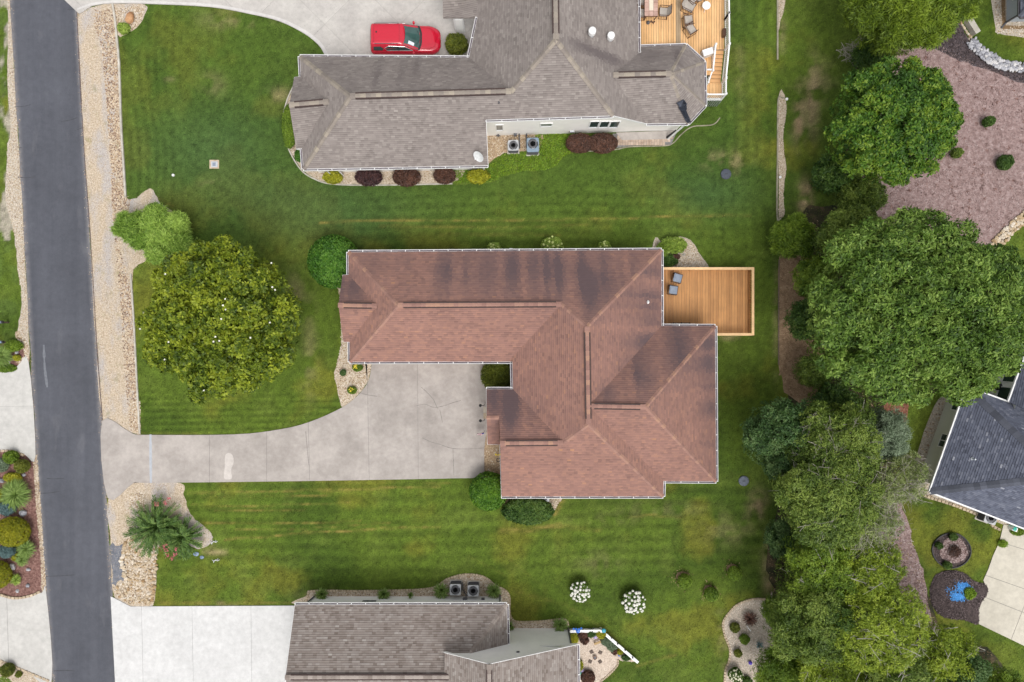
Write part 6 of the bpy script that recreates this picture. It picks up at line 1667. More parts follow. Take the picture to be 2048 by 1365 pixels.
        b = MB(); b.tube([(-2.0, sy*0.70, 1.80), (-1.9, sy*0.71, 1.85), (-0.45, sy*0.71, 1.85), (-0.32, sy*0.70, 1.80)], 0.022, 6); b.build('roof_rail', M['dark_grey'], car, local=True)
        b = MB(); b.lathe([(0.0, -0.09), (0.08, -0.07), (0.10, 0.0), (0.08, 0.08), (0, 0.09)], (0.62, sy*1.06, 1.14), 10); b.beam((0.62, sy*0.86, 1.10), (0.62, sy*1.0, 1.12), 0.06, 0.05); b.build('mirror', M['car_paint'], car, local=True)
        b = MB(); b.add([(L/2-0.50, sy*0.80, 0.86), (L/2-0.20, sy*0.62, 0.80), (L/2-0.24, sy*0.56, 0.93), (L/2-0.54, sy*0.70, 0.99)], [(0, 1, 2, 3)]); b.build('headlight', M['lamp_clear'], car, local=True)
        b = MB(); b.add([(-L/2-0.005, sy*0.60, 0.85), (-L/2+0.10, sy*0.89, 0.85), (-L/2+0.12, sy*0.86, 1.10), (-L/2+0.03, sy*0.60, 1.10)], [(0, 1, 2, 3)]); b.build('tail_light', M['lamp_red'], car, local=True)
        for xw in (-1.45, 1.50):
            b = MB(); b.tube([(xw, sy*0.70, 0.37), (xw, sy*0.935, 0.37)], 0.37, 18); w = b.build('wheel', M['tyre'], car, local=True)
            b = MB(); b.tube([(xw, sy*0.90, 0.37), (xw, sy*0.945, 0.37)], 0.24, 14); b.build('rim', M['steel'], w, local=True)
    b = MB()
    pts = [(L/2-0.02-0.30*(abs(u))**2.4, u*0.74, 0.70) for u in np.linspace(-1, 1, 15)]
    b.tube(pts, 0.035, 5); b.build('front_trim', M['chrome'], car, local=True)
    b = MB(); b.beam((-2.02, -0.62, 1.815), (-2.02, 0.62, 1.815), 0.012, 0.012); b.beam((-0.28, -0.6, 1.815), (-0.28, 0.6, 1.815), 0.012, 0.012); b.build('roof_seam', M['black'], car, local=True)
    b = MB(); b.add([(-2.425, -0.62, 1.20), (-2.425, 0.62, 1.20), (-2.30, 0.54, 1.66), (-2.30, -0.54, 1.66)], [(0, 1, 2, 3)]); b.build('rear_window', M['car_glass'], car, local=True)
    b = MB()
    for sy in (-1, 1): b.tube([(1.15, sy*0.74, belt(1.15)+0.022), (1.7, sy*0.71, belt(1.7)+0.026), (2.05, sy*0.55, belt(2.05)+0.028)], 0.008, 4)
    b.tube([(2.05, -0.55, belt(2.05)+0.028), (2.17, 0, belt(2.17)+0.03), (2.05, 0.55, belt(2.05)+0.028)], 0.008, 4); b.build('bonnet_seam', M['lamp_red'], car, local=True)
    b = MB(); b.lathe([(0.0, 0.06), (0.05, 0.03), (0.07, 0)], (-1.86, 0.12, 1.81), 8); b.build('aerial', M['black'], car, local=True)
    b = MB()
    for sy in (-0.5, -0.25, 0, .25, .5): b.beam((-1.9, sy, 1.818), (-0.75, sy, 1.818), 0.02, 0.012)
    b.build('roof_rib', M['car_paint'], car, local=True)
    # papers behind the glass
    q = Vector((xr+L/2, yc, 0.03)); P_ = [(0.52, -0.56, 1.475), (0.24, -0.42, 1.655), (0.24, -0.62, 1.648), (0.50, -0.72, 1.47)]
    P_ = [(0.70, -0.45, 1.35), (0.34, -0.36, 1.585), (0.28, -0.60, 1.60), (0.66, -0.66, 1.36)]
    b = MB(); b.add([Vector(p)+q for p in P_], [(0, 1, 2, 3)]); o = b.build('paper_sheet', M['paper'], origin=q+Vector((0.5, -0.5, 1.3))); tag(o, 'pale sheet of paper lying at the windscreen corner of the red car', 'paper')
build_car()

# ------------------------------------------------------------------ air conditioners
def ac_unit(label, loc, rz, s, h, top_m, side_m, group=None, deep=None):
    t = thing('air_conditioner', label, 'air conditioner', loc, rz, group)
    dx, dy = s, deep or s
    def rr(hx, hy, r, n=5):
        pts = []
        for cx, cy, a0 in ((hx-r, hy-r, 0), (-hx+r, hy-r, 90), (-hx+r, -hy+r, 180), (hx-r, -hy+r, 270)):
            for i in range(n):
                a = math.radians(a0+90*i/(n-1)); pts.append((cx+r*math.cos(a), cy+r*math.sin(a)))
        return pts
    b = MB(); b.prism(rr(dx/2-.02, dy/2-.02, 0.09), 0.05, h-0.05); b.build('cabinet', M[side_m], t, local=True)
    lv = MB()
    for k in range(int((h-0.20)/0.07)):
        lv.prism(rr(dx/2-.005, dy/2-.005, 0.09), 0.09+k*0.07, 0.115+k*0.07)
    o = lv.build('louvres', M[side_m], t, local=True); tag(o, kind='stuff')
    b = MB(); b.prism(rr(dx/2+.06, dy/2+.06, 0.05), 0.0, 0.05); b.build('pad', M['kerb'], t, local=True)
    yo = (dy-s)/2 if deep else 0
    R_ = s*0.43; n = 28; outer = rr(dx/2, dy/2, 0.10, 7); vs = []; fs = []
    inner = [(R_*math.cos(2*math.pi*(i+3.5)/28), yo+R_*math.sin(2*math.pi*(i+3.5)/28)) for i in range(28)]
    for x, y in outer: vs.append((x, y, h))
    for x, y in inner: vs.append((x, y, h))
    for x, y in outer: vs.append((x, y, h-0.06))
    for x, y in inner: vs.append((x, y, h-0.10))
    for i in range(28):
        j = (i+1) % 28
        i2, j2 = (i-3) % 28, (j-3) % 28
        i2, j2 = i, j
        fs += [(i, j, 28+j2, 28+i2), (i, 56+i, 56+j, j), (28+i, 28+j, 84+j, 84+i)]
    b = MB(); b.add(vs, fs); b.build('top_panel', M[top_m], t, local=True)
    b = MB(); b.lathe([(R_+.01, h-0.12), (0, h-0.12)], (0, yo, 0), 24); b.build('fan_well', M['ac_in'], t, local=True)
    b = MB()
    for k in range(3):
        a0 = k*2.094+0.5; vs = []
        for r, da, z in ((0.05, -.35, -.06), (0.05, .35, -.03), (R_*.92, .48, -.02), (R_*.95, .05, -.03), (R_*.85, -.48, -.06)):
            vs.append((r*math.cos(a0+da), yo+r*math.sin(a0+da), h+z))
        b.add(vs, [(0, 1, 2, 3, 4)])
    b.lathe([(0.07, -.10), (0.07, -.03), (0, -.025)], (0, yo, h), 12); b.build('fan', M['blade'], t, local=True)
    b = MB()
    for r in (0.5, 0.85): b.lathe([(R_*r-.005, 0), (R_*r+.005, 0.004)], (0, yo, h+0.002), 24)
    for k in range(6):
        a = k*math.pi/3; b.beam((0.05*math.cos(a), yo+0.05*math.sin(a), h+0.004), (R_*1.02*math.cos(a), yo+R_*1.02*math.sin(a), h+0.004), 0.008, 0.006)
    o = b.build('grille', M['dark_grey'], t, local=True); tag(o, kind='stuff')
    return t
gn = 'air conditioners by the taupe house'
ac_unit('square air conditioner with white top beside the taupe house wall', at(1026.5, 297, 0), AN, 0.74, 0.75, 'ac_grey', 'ac_dark', gn)
ac_unit('larger blue grey air conditioner beside the taupe house wall, next to the bright weeds', at(1065, 297, 0), AN, 0.84, 0.85, 'ac_blue', 'ac_dark', gn, deep=1.0)
gs_ = 'air conditioners by the brown house'
ac_unit('pale topped air conditioner beside the brown roofed house, left of the pair', at(912.5, 1172, 0), 0, 0.78, 0.80, 'ac_grey', 'ac_dark', gs_)
ac_unit('pale topped air conditioner beside the brown roofed house, right of the pair', at(947.5, 1174, 0), 0, 0.78, 0.80, 'ac_grey', 'ac_dark', gs_)
ac_unit('air conditioner standing by the slate house wall over the mossy lawn', at(1966, 1030, 0), math.radians(-20.7), 0.86, 0.85, 'ac_grey', 'ac_dark', None)
ac_unit('air conditioner half hidden under the eave of the brick red house', at(1086, 988, 0), 0, 0.80, 0.75, 'ac_grey', 'ac_dark', None)
b = MB(); b.tube([at(925, 1165, 0.5), at(926, 1180, 0.2), at(932, 1190, 0.6), on_s(932, 1197)], 0.035, 6); b.tube([at(936, 1182, 0.3), at(934, 1192, 0.5)], 0.03, 6); b.build('pipe', M['dark_grey'], SOUTH)

# ------------------------------------------------------------------ satellite dish, covers, ornaments
q = on_roof(NVt, nf[4], 958, 325)
t = thing('satellite_dish', 'grey satellite dish on the corner of the taupe roof', 'satellite dish', q)
b = MB(); b.tube([(0, 0, 0), (0.0, 0, 0.6), (0.06, 0.08, 1.05)], 0.03, 7); b.build('mast', M['white'], t, local=True)
ax = Vector((-0.55, -0.35, 0.55)).normalized(); ax = Vector((-0.50, -0.58, 0.64)).normalized()
s1_ = ax.cross(Vector((0, 0, 1))).normalized(); s2_ = ax.cross(s1_)
b = MB(); vs = []; fs = []; n = 20; cpt = Vector((0.06, 0.12, 1.10))
for j, r in enumerate((0, 0.35, 0.7, 1.0)):
    for i in range(n):
        a = 2*math.pi*i/n; vs.append(cpt+s1_*(0.40*r*math.cos(a))+s2_*(0.36*r*math.sin(a))+ax*(0.09*r*r))
for j in range(3):
    for i in range(n): fs.append((j*n+i, j*n+(i+1) % n, (j+1)*n+(i+1) % n, (j+1)*n+i))
b.add(vs, fs); b.build('reflector', M['dish'], t, local=True, smooth=True)
b = MB(); b.tube([cpt-s2_*-0.4, cpt+ax*0.45], 0.02, 6); b.box(tuple(cpt+ax*0.47), (0.09, 0.09, 0.12)); b.build('feed_arm', M['white'], t, local=True)
# in-ground utility box
t = thing('utility_box', 'small square utility box lid with tan rim in the north lawn', 'utility box', (*at(429, 329.5).xy, 0))
b = MB(); P_ = [(-.34, -.30), (.34, -.30), (.34, .32), (-.34, .32)]; b.prism(P_, -0.02, 0.05); b.build('rim', M['block'], t, local=True)
b = MB(); b.box((0.02, 0, 0.055), (0.46, 0.42, 0.03)); b.build('lid', M['steel'], t, local=True)
b = MB(); b.box((0.0, 0.0, 0.075), (0.22, 0.24, 0.016)); b.box((0.02, -0.05, 0.086), (0.05, 0.05, 0.02)); b.build('window', M['sling_blue'], t, local=True)
def lid(label, px, py, r, mat):
    t = thing('septic_lid', label, 'septic lid', (*at(px, py).xy, 0))
    b = MB(); b.lathe([(r*1.04, -.02), (r*1.04, 0.07), (r*0.98, 0.10), (r*0.7, 0.115), (0, 0.12)], (0, 0, 0), 28); b.build('cover', M[mat], t, local=True)
    b = MB()
    for k in range(6): a = k*math.pi/3+.3; b.lathe([(0.03, 0), (0.025, 0.03), (0, 0.03)], (r*0.86*math.cos(a), r*0.86*math.sin(a), 0.10), 6)
    b.beam((-r*.25, 0, 0.125), (r*.25, 0, 0.125), 0.04, 0.02); o = b.build('bolts', M['black'], t, local=True)
lid('round dark septic lid in the upper lawn right of the taupe house', 1451.5, 349, 0.36, 'lid_dark')
lid('round slate grey septic lid by the trees right of the brick red house', 1487, 962, 0.35, 'lid_grey')
# mailboxes
def mailbox(label, px, py, mat, rz=0.0):
    p = at(px, py, 0); t = thing('mailbox', label, 'mailbox', (p.x, p.y, 0), rz, 'mailboxes at the roadside')
    b = MB(); b.box((-0.1, 0, 0.5), (0.11, 0.11, 1.0)); b.build('post', M['bark'], t, local=True)
    b = MB(); pr = [(-0.09, 1.0), (0.09, 1.0), (0.09, 1.10), (0.064, 1.165), (0, 1.19), (-0.064, 1.165), (-0.09, 1.10)]
    vs = [(-0.28, y, z) for y, z in pr]+[(0.24, y, z) for y, z in pr]; n = 7
    b.add(vs, [(i, (i+1) % n, n+(i+1) % n, n+i) for i in range(n)]+[tuple(range(n))[::-1]]); b.build('box', M[mat], t, local=True)
    b = MB(); vs = [(0.24, y*1.05, z) for y, z in pr]+[(0.33, y*1.05, z) for y, z in pr]
    b.add(vs, [(i, (i+1) % n, n+(i+1) % n, n+i) for i in range(n)]+[tuple(range(n, 2*n))]); b.build('door', M['black'], t, local=True)
    b = MB(); b.box((-0.5, 0, 0.95), (0.8, 0.14, 0.05)); b.box((-0.85, 0, 0.45), (0.12, 0.12, 0.9)); b.build('arm', M['kerb'], t, local=True)
mailbox('dark mailbox on a post with black door beside the road, the upper one', 20.0, 645.5, 'mailbox_purple', math.radians(-1))
mailbox('blue grey mailbox on a post beside the road, over the planting', 20.5, 684.5, 'mailbox_blue', math.radians(1))
# sandstone boulder and other loose rocks
def boulder(name, label, px, py, size, mat, seed, rz=0, cat='rock', group=None):
    r = random.Random(seed); bm = bmesh.new(); bmesh.ops.create_icosphere(bm, subdivisions=2, radius=0.5)
    for v in bm.verts:
        v.co *= 0.86+0.28*r.random()
        v.co = Vector((v.co.x*size[0], v.co.y*size[1], max(v.co.z*size[2], -0.1)+size[2]*0.25))
    me = bpy.data.meshes.new(name); bm.to_mesh(me); bm.free(); me.materials.append(M[mat])
    o = place(me, name, (*at(px, py).xy, 0), (0, 0, rz)); tag(o, label, cat, group); return o
boulder('boulder', 'reddish sandstone boulder in the gravel corner of the north lawn', 262.5, 39, (0.55, 0.85, 0.6), 'sandstone', 3, -0.3)
rk_w = 'white rocks in the mulch bed'
for k, (px_, py_, s_, lb) in enumerate([(48, 1026, (.50, .50, .4), 'largest whitish rock in the mulch bed, right of the blue spruce shrub'), (27, 1133, (.40, .50, .4), 'whitish rock left of centre, above the lime plant in the mulch bed'), (58, 1139, (.24, .32, .25), 'small pointed whitish rock in the lower mulch bed'),
        (57, 1171, (.28, .28, .25), 'round white rock at the lower right of the mulch bed'), (36, 1182, (.24, .24, .2), 'small round white rock by the lower block edging'), (49, 950, (.30, .22, .2), 'small white rock beside the upper shrubs of the mulch bed'),
        (3, 961, (.3, .6, .3), 'long pale rock at the left edge of the mulch bed'), (35, 706, (.26, .26, .25), 'squarish white rock below the blue grey mailbox'), (19, 725, (.22, .18, .18), 'small white rock by the top of the left driveway')]):
    boulder('rock', lb, px_, py_, s_, 'stone_white', 40+k, k*0.7, group=rk_w)
for k, (px_, py_, lb) in enumerate([(428, 1084, 'white glazed lizard-like ornament at the tip of the gravel, upper one'), (432, 1121, 'white ornament lying in the dry grass, lower one')]):
    p = at(px_, py_); t = thing('ornament', lb, 'ornament', (p.x, p.y, 0))
    b = MB(); b.tube([(-.26, .05, .05), (-.12, -.04, .07), (0.02, .05, .07), (.16, -.02, .06), (.28, .06, .04)], [.015, .03, .04, .03, .015], 7); b.build('body', M['dish'], t, local=True)
    b = MB(); b.tube([(-.1, -.02, .06), (-.16, -.16, .03)], 0.022, 5); b.tube([(.1, 0, .06), (.16, .13, .03)], 0.022, 5); b.build('leg', M['steel'], t, local=True)
for k, (px_, py_, lb) in enumerate([(392, 1108, 'flat bluish stepping stone beside the pink flowering shrub, larger one'), (404, 1115, 'flat bluish stepping stone beside the pink flowering shrub, smaller one')]):
    boulder('stepping_stone', lb, px_, py_, (.42-.1*k, .34-.1*k, .08), 'mailbox_blue', 61+k)
# pop-up covers and path lights
for px_, py_, lb in ((317, 408, 'small white cap in the gravel above the feathery green bushes'), (347, 351, 'small pale cap in the north lawn near the verge'), (1573, 199, 'small white light at the top of the gravel strip'), (1560, 355, 'small white light on the edging of the gravel strip')):
    b = MB(); p = at(px_, py_); b.lathe([(0.10, -.02), (0.10, 0.08), (0.07, 0.12), (0, 0.13)], (p.x, p.y, 0), 12); o = b.build('pipe_cap', M['white'], origin=(p.x, p.y, 0)); tag(o, lb, 'pipe cap')
# porch: lanterns, mats, flag
for px_, lb in ((811.5, 'black shepherd hook lamp by the front porch, upper one'), (842, 'black shepherd hook lamp by the front porch, lower one')):
    p = at(964.5, px_, 0.9); t = thing('garden_lamp', lb, 'lamp', (p.x, p.y, 0), 0, 'lamps by the porch')
    b = MB(); b.tube([(0.12, 0, 0), (0.12, 0, 0.9), (0.02, 0, 1.0), (-0.10, 0, 0.98)], 0.022, 6); b.build('pole', M['black'], t, local=True)
    b = MB(); b.lathe([(0.03, 0.98), (0.11, 0.93), (0.10, 0.78), (0.0, 0.76)], (-0.13, 0, 0), 10); b.build('lantern', M['black'], t, local=True)
b = MB(); b.box((*at(970, 820).xy, 0.065), (0.22, 0.38, 0.02)); o = b.build('door_mat', M['mat_tan'], origin=(*at(970, 820).xy, 0.055)); tag(o, 'pale square mat at the porch edge of the driveway', 'mat')
b = MB(); b.box((*at(970, 832).xy, 0.065), (0.22, 0.40, 0.02)); o = b.build('door_mat', M['block'], origin=(*at(970, 832).xy, 0.055)); tag(o, 'brownish mat at the porch edge below the pale one', 'mat')
p = at(961, 866.5, 0.9); t = thing('garden_flag', 'small striped red and white garden flag by the porch', 'flag', (p.x, p.y, 0), math.radians(10))
b = MB(); b.tube([(0.25, 0, 0), (0.25, 0, 1.0), (-0.25, 0, 1.02)], 0.014, 6); b.build('pole', M['black'], t, local=True)
for k in range(7):
    b = MB(); vs = []
    for i in range(7):
        u = i/6; x = -0.24+0.48*u; y = 0.05*math.sin(u*9); vs += [(x, y-0.02*k-0.02, 0.98-0.055*k), (x, y-0.02*(k+1)-0.02, 0.98-0.055*(k+1))]
    b.add(vs, [(2*i, 2*i+2, 2*i+3, 2*i+1) for i in range(6)]); b.build('stripe', M['flag_pink'] if k % 2 == 0 else M['white'], t, local=True)
b = MB(); b.box((0.16, -0.06, 0.93), (0.17, 0.05, 0.14)); b.build('canton', M['flag_blue'], t, local=True)
p = at(996, 908, 0); t = thing('ornament', 'yellow butterfly stake ornament in the gravel beside the porch', 'ornament', (p.x, p.y, 0))
b = MB(); b.tube([(0, 0, 0), (0, 0, 0.45)], 0.012, 5); b.build('stake', M['black'], t, local=True)
b = MB(); b.add([(0, 0, .45), (-.2, .12, .52), (-.22, -.02, .5), (-.05, -.06, .46), (0, 0, .45), (.2, .12, .52), (.22, -.02, .5), (.05, -.06, .46)], [(0, 1, 2, 3), (4, 7, 6, 5)]); b.build('wing', M['yellow_paint'], t, local=True)
p = at(997, 920, 0); t = thing('hose_coil', 'black coiled hoop in the gravel beside the porch', 'hose', (p.x, p.y, 0))
b = MB(); b.tube([(0.13*math.cos(a), 0.13*math.sin(a), 0.04) for a in np.linspace(0, 2*math.pi, 15)], 0.022, 6, cap=False); b.build('coil', M['black'], t, local=True)
# white cap on the north eave of the middle house, crawl vent box beneath
b = MB(); b.box(at(1022, 499, 2.2), (0.22, 0.14, 0.12)); o = b.build('wall_light', M['white'], MAIN)
# ------------------------------------------------------------------ brown house patio
fn = thing('fence', 'bent low white vinyl fence around the small gravel patio', 'fence', (*at(1205, 1258).xy, 0))
for a, c in (((1139, 1258), (1200, 1257)), ((1203, 1258.5), (1274, 1320))):
    A, C_ = at(*a), at(*c); U = Vector((0, 0, 1)); n = 5; d = (C_-A).normalized()
    for i in range(n):
        s, e_ = A.lerp(C_, i/n), A.lerp(C_, (i+1)/n)
        b = MB(); b.beam(s+U*0.22+d*0.01, e_+U*0.22-d*0.01, 0.05, 0.36); b.build('panel', M['white'], fn)
    b = MB(); b.beam(A+U*0.43, C_+U*0.43, 0.19, 0.06); b.build('top_rail', M['white'], fn)
b = MB(); b.box((*at(1201, 1257.3).xy, 0.24), (0.16, 0.16, 0.52)); b.build('post', M['white'], fn)
b = MB(); b.beam(at(1137, 1258, 0.6), at(1141, 1289, 1.0), 0.10, 0.10); b.build('drain_pipe', M['black'], SOUTH)
# butterflies & pots on the fence
def butterfly(label, px, py, mat, s=0.2, z=0.5, rz=0.0, group='butterfly ornaments on the white fence'):
    p = at(px, py, z); t = thing('butterfly_ornament', label, 'ornament', p, rz, group)
    for sx in (-1, 1):
        b = MB(); b.add([(0, 0, 0), (sx*s*.5, s*.7, s*.35), (sx*s*1.05, s*.45, s*.5), (sx*s*.95, -s*.1, s*.42), (sx*s*.7, -s*.6, s*.3), (sx*s*.2, -s*.4, s*.1)], [(0, 1, 2, 3, 4, 5)]); b.build('wing', M[mat], t, local=True)
    b = MB(); b.tube([(0, -s*.5, 0.02), (0, s*.6, 0.02)], 0.018, 6); b.build('body', M['black'], t, local=True)
butterfly('blue butterfly ornament on the white fence, left one', 1149.5, 1258.5, 'blue_paint', 0.15)
butterfly('blue butterfly ornament on the white fence, right one', 1160.5, 1258, 'blue_paint', 0.15, rz=0.4)
for px_, py_, m_, lb in ((1207.5, 1261.5, 'teal_paint', 'round teal plate ornament at the bend of the white fence'), (1156, 1262, 'blue_paint', 'small blue glazed ball under the butterflies')):
    b = MB(); p = at(px_, py_, 0.47); b.lathe([(0.0, 0.0), (0.14, 0.0), (0.15, 0.05), (0.08, 0.09), (0, 0.1)], p, 14); o = b.build('ornament', M[m_], origin=p, smooth=False); tag(o, lb, 'ornament')
for k, (px_, py_) in enumerate(((1187, 1256.5), (1223, 1275.5), (1235, 1287.5), (1250, 1300), (1265, 1315))):
    b = MB(); p = at(px_, py_, 0.46); b.lathe([(0.05, 0), (0.06, 0.10), (0.03, 0.14), (0, 0.16)], p, 8); o = b.build('fence_light', M['dark_grey'], origin=p); tag(o, ['small dark cap light on the straight part of the white fence', 'first small dark light below the bend of the white fence', 'second small dark light on the slanting white fence', 'third small dark light on the slanting white fence', 'last small dark light near the low end of the white fence'][k], 'lamp', 'lights on the white fence')
b = MB(); p = at(1219, 1277, 0.1); b.lathe([(0.10, 0), (0.14, 0.22), (0.12, 0.22), (0.0, 0.16)], p, 14); o = b.build('flower_pot', M['terracotta'], origin=p); tag(o, 'terracotta pot against the slanting white fence', 'pot')
b = MB(); p = at(1195, 1283, 0); b.beam(p+Vector((-.26, -.10, .25)), p+Vector((.30, .12, .25)), 0.14, 0.05); b.beam(p+Vector((-.2, -.08, 0)), p+Vector((-.2, -.08, .23)), 0.12, 0.05); b.beam(p+Vector((.22, .09, 0)), p+Vector((.22, .09, .23)), 0.12, 0.05); o = b.build('bench', M['wood_bench'], origin=p); tag(o, 'small weathered wooden bench on the gravel patio', 'bench')
pvm = block_mesh(m_plain('dark_paver', (0.115, 0.085, 0.07), 0.85, var=0.25), 'paver', 0.06)
for k, (px_, py_, rz_, lb) in enumerate([(1183, 1304, .5, 'dark square paver, upper left of the five on the gravel patio'), (1200.5, 1305, -.5, 'dark square paver, upper right of the five on the gravel patio'), (1180, 1323, -.4, 'dark square paver, lower left of the five on the gravel patio'), (1200, 1323.5, .6, 'dark square paver, lower right of the five on the gravel patio')]):
    o = place(pvm, 'paver', (*at(px_, py_).xy, 0.0), (0, 0, rz_), (0.26, 0.24, 0.05)); tag(o, lb, 'paver', 'dark pavers on the gravel patio')
t = thing('fire_bowl', 'small round rusty bowl in the middle of the dark pavers', 'fire pit', (*at(1189.5, 1314).xy, 0))
b = MB(); b.lathe([(0.08, 0), (0.14, 0.10), (0.15, 0.16), (0.12, 0.16), (0.0, 0.08)], (0, 0, 0), 14); b.build('bowl', M['frame_brown'], t, local=True)
b = MB(); b.lathe([(0.10, 0.14), (0.0, 0.15)], (0, 0, 0), 12); b.build('ashes', M['dark_grey'], t, local=True)
for px_, py_, m_, lb, r_ in ((1164.5, 1340, 'lavender', 'lavender glazed pot by the dark red shrub', 0.14), (1161, 1346, 'turquoise', 'turquoise glazed bowl by the dark red shrub', 0.13), (1173, 1365, 'white', 'white ball ornament at the bottom edge of the patio', 0.12), (1499.5, 1324.5, 'purple', 'purple glass gazing ball in the bottom right gravel bed', 0.14), (1238, 1310, 'blue_paint', 'small blue ornament among the plants by the white fence', 0.09), (1190, 1271, 'lavender', 'flat grey lavender stone by the fence plants', 0.18)):
    b = MB(); p = at(px_, py_, 0.0); b.lathe([(r_*.5, 0), (r_*.95, r_*.6), (r_, r_*1.0), (r_*.8, r_*1.5), (r_*.3, r_*1.85), (0, r_*1.9)], p, 14); o = b.build('garden_ball' if m_ in ('purple', 'white') else 'glazed_pot', M[m_], origin=p, smooth=True); tag(o, lb, 'ornament')
p = at(1494, 1253); t = thing('ornament', 'white pinwheel stake in the gravel bed, bottom right', 'ornament', (p.x, p.y, 0))
b = MB(); b.tube([(-.12, .16, .3), (.10, -.14, .5)], 0.03, 6); b.build('blade', M['white'], t, local=True)
b = MB(); b.tube([(-.02, .0, 0), (0, 0, .42)], 0.015, 5); b.build('stake', M['dark_grey'], t, local=True)
# mulch mound with blue chips, round bed
mp = W(OUT['mound_e']); mp = smooth_line(mp, True, 5); cc = sum(mp, Vector((0, 0)))/len(mp)
b = MB(); vs = []; fs = []; n = len(mp)
for k, (s, z) in enumerate(((1.0, 0.0), (0.92, 0.10), (0.7, 0.19), (0.4, 0.26), (0.12, 0.28))):
    for p in mp: q = cc.lerp(p, s); vs.append((q.x, q.y, z+rnd.uniform(-.015, .015)))
for k in range(4):
    for i in range(n): fs.append((k*n+i, k*n+(i+1) % n, (k+1)*n+(i+1) % n, (k+1)*n+i))
fs.append(tuple(4*n+i for i in range(n))); b.add(vs, fs)
mo = b.build('mulch_mound', M['mulch_black'], origin=(cc.x, cc.y, 0)); tag(mo, kind='structure')
def mound_z(P):
    d = np.hypot(P[:, 0]-cc.x, P[:, 1]-cc.y); return 0.27*np.clip(1-(d/2.1)**2, 0.02, 1)+0.01
P1 = rand_in([(p.x, p.y) for p in mp], 5200); scatter('bark_chips', np.c_[P1, mound_z(P1)], (0.05, 0.13), M['chip_dark'], mo, 51, chips=True)
c1, c2, c3 = at(1922, 1172).xy, at(1912, 1190).xy, at(1903, 1181).xy
P1 = np.concatenate([np.random.default_rng(1).normal(0, 1, (420, 2))*[.26, .16]+[c1.x, c1.y], np.random.default_rng(2).normal(0, 1, (520, 2))*[.24, .14]+[c2.x, c2.y], np.random.default_rng(4).normal(0, 1, (40, 2))*[.3, .12]+[c3.x, c3.y]])
scatter('blue_chips', np.c_[P1, mound_z(P1)+0.03], (0.05, 0.12), M['chip_blue'], mo, 52, chips=True)
rcx, rcy = 1902, 1101; pr = [at(rcx+37*math.cos(a)*(1+.05*math.sin(2*a+1)), rcy+35*math.sin(a)).xy for a in np.linspace(0, 2*math.pi, 40)[:-1]]
rbs = MB(); rbs.prism(pr, -.02, 0.03); c_ = at(rcx, rcy); rbo = rbs.build('mulch_bed', M['mulch_black'], origin=(c_.x, c_.y, 0)); tag(rbo, kind='structure')
pi_ = [at(rcx+4+27*math.cos(a)*(1+.08*math.sin(3*a)), rcy-1+26*math.sin(a)).xy for a in np.linspace(0, 2*math.pi, 30)[:-1]]
b = MB(); b.prism(pi_, 0, 0.05); b.build('mulch_centre', M['mulch_pink'], rbo)
P1 = rand_in([(p.x, p.y) for p in pi_], 1400); scatter('bark_chips', z3(P1, 0.055), (0.05, 0.12), M['chip_pink'], rbo, 53, chips=True)
P1 = rand_in([(p.x, p.y) for p in pr], 700); scatter('dark_chips', z3(P1, 0.035), (0.05, 0.11), M['chip_dark'], rbo, 54, chips=True)
b = MB(); b.tube([(p.x, p.y, 0.06) for p in pr]+[(pr[0].x, pr[0].y, 0.06)], 0.055, 6, cap=False); o = b.build('bed_edging', M['black'], origin=(c_.x, c_.y, 0)); tag(o, 'black plastic edging ring around the round mulch bed', 'edging')
# kettle grill, bins by the second wing of the slate house
p = at(1996.5, 773, 0.8); t = thing('kettle_grill', 'black kettle grill beside the slate house wall', 'grill', (p.x, p.y, 0))
b = MB(); b.lathe([(0.05, 0.5), (0.22, 0.6), (0.28, 0.75), (0.27, 0.85), (0.18, 0.98), (0, 1.03)], (0, 0, 0), 18); b.build('kettle', M['black'], t, local=True, smooth=True)
for k in range(3):
    a = k*2.094; b = MB(); b.tube([(.12*math.cos(a), .12*math.sin(a), .58), (.3*math.cos(a), .3*math.sin(a), 0)], 0.015, 5); b.build('leg', M['dark_grey'], t, local=True)
b = MB(); b.prism(W([(2002, 735), (2016, 700), (2034, 690), (2060, 700), (2040, 735), (2012, 738)]), 0, 0.03); o = b.build('patio', M['concrete_cream'], origin=(*at(2020, 715).xy, 0)); tag(o, kind='structure')
for px_, py_, lb, r_ in ((2029, 728, 'black square planter at the patio of the slate house', .15), (2013.5, 726, 'small black pot at the patio of the slate house', .09)):
    p = at(px_, py_, 0.03); t = thing('flower_pot', lb, 'pot', p); b = MB(); b.lathe([(r_*.7, 0), (r_, .3), (r_*.85, .3), (0, .22)], (0, 0, 0), 12); b.build('pot', M['black'], t, local=True)
p = at(2021, 1056, 0); t = thing('hose_reel', 'white hose reel box at the corner of the cream driveway', 'hose reel', (p.x, p.y, 0.05), math.radians(-20))
b = MB(); b.box((0, 0, 0.2), (0.42, 0.3, 0.4), top=0.85); b.build('box', M['white'], t, local=True)
b = MB(); b.lathe([(0.13, 0), (0.13, 0.05), (0, 0.06)], (-0.05, 0.02, 0.4), 12); b.tube([(-.3, .1, .1), (-.1, .2, .42), (.1, .15, .42)], 0.02, 6); b.build('hose', M['turquoise'], t, local=True)
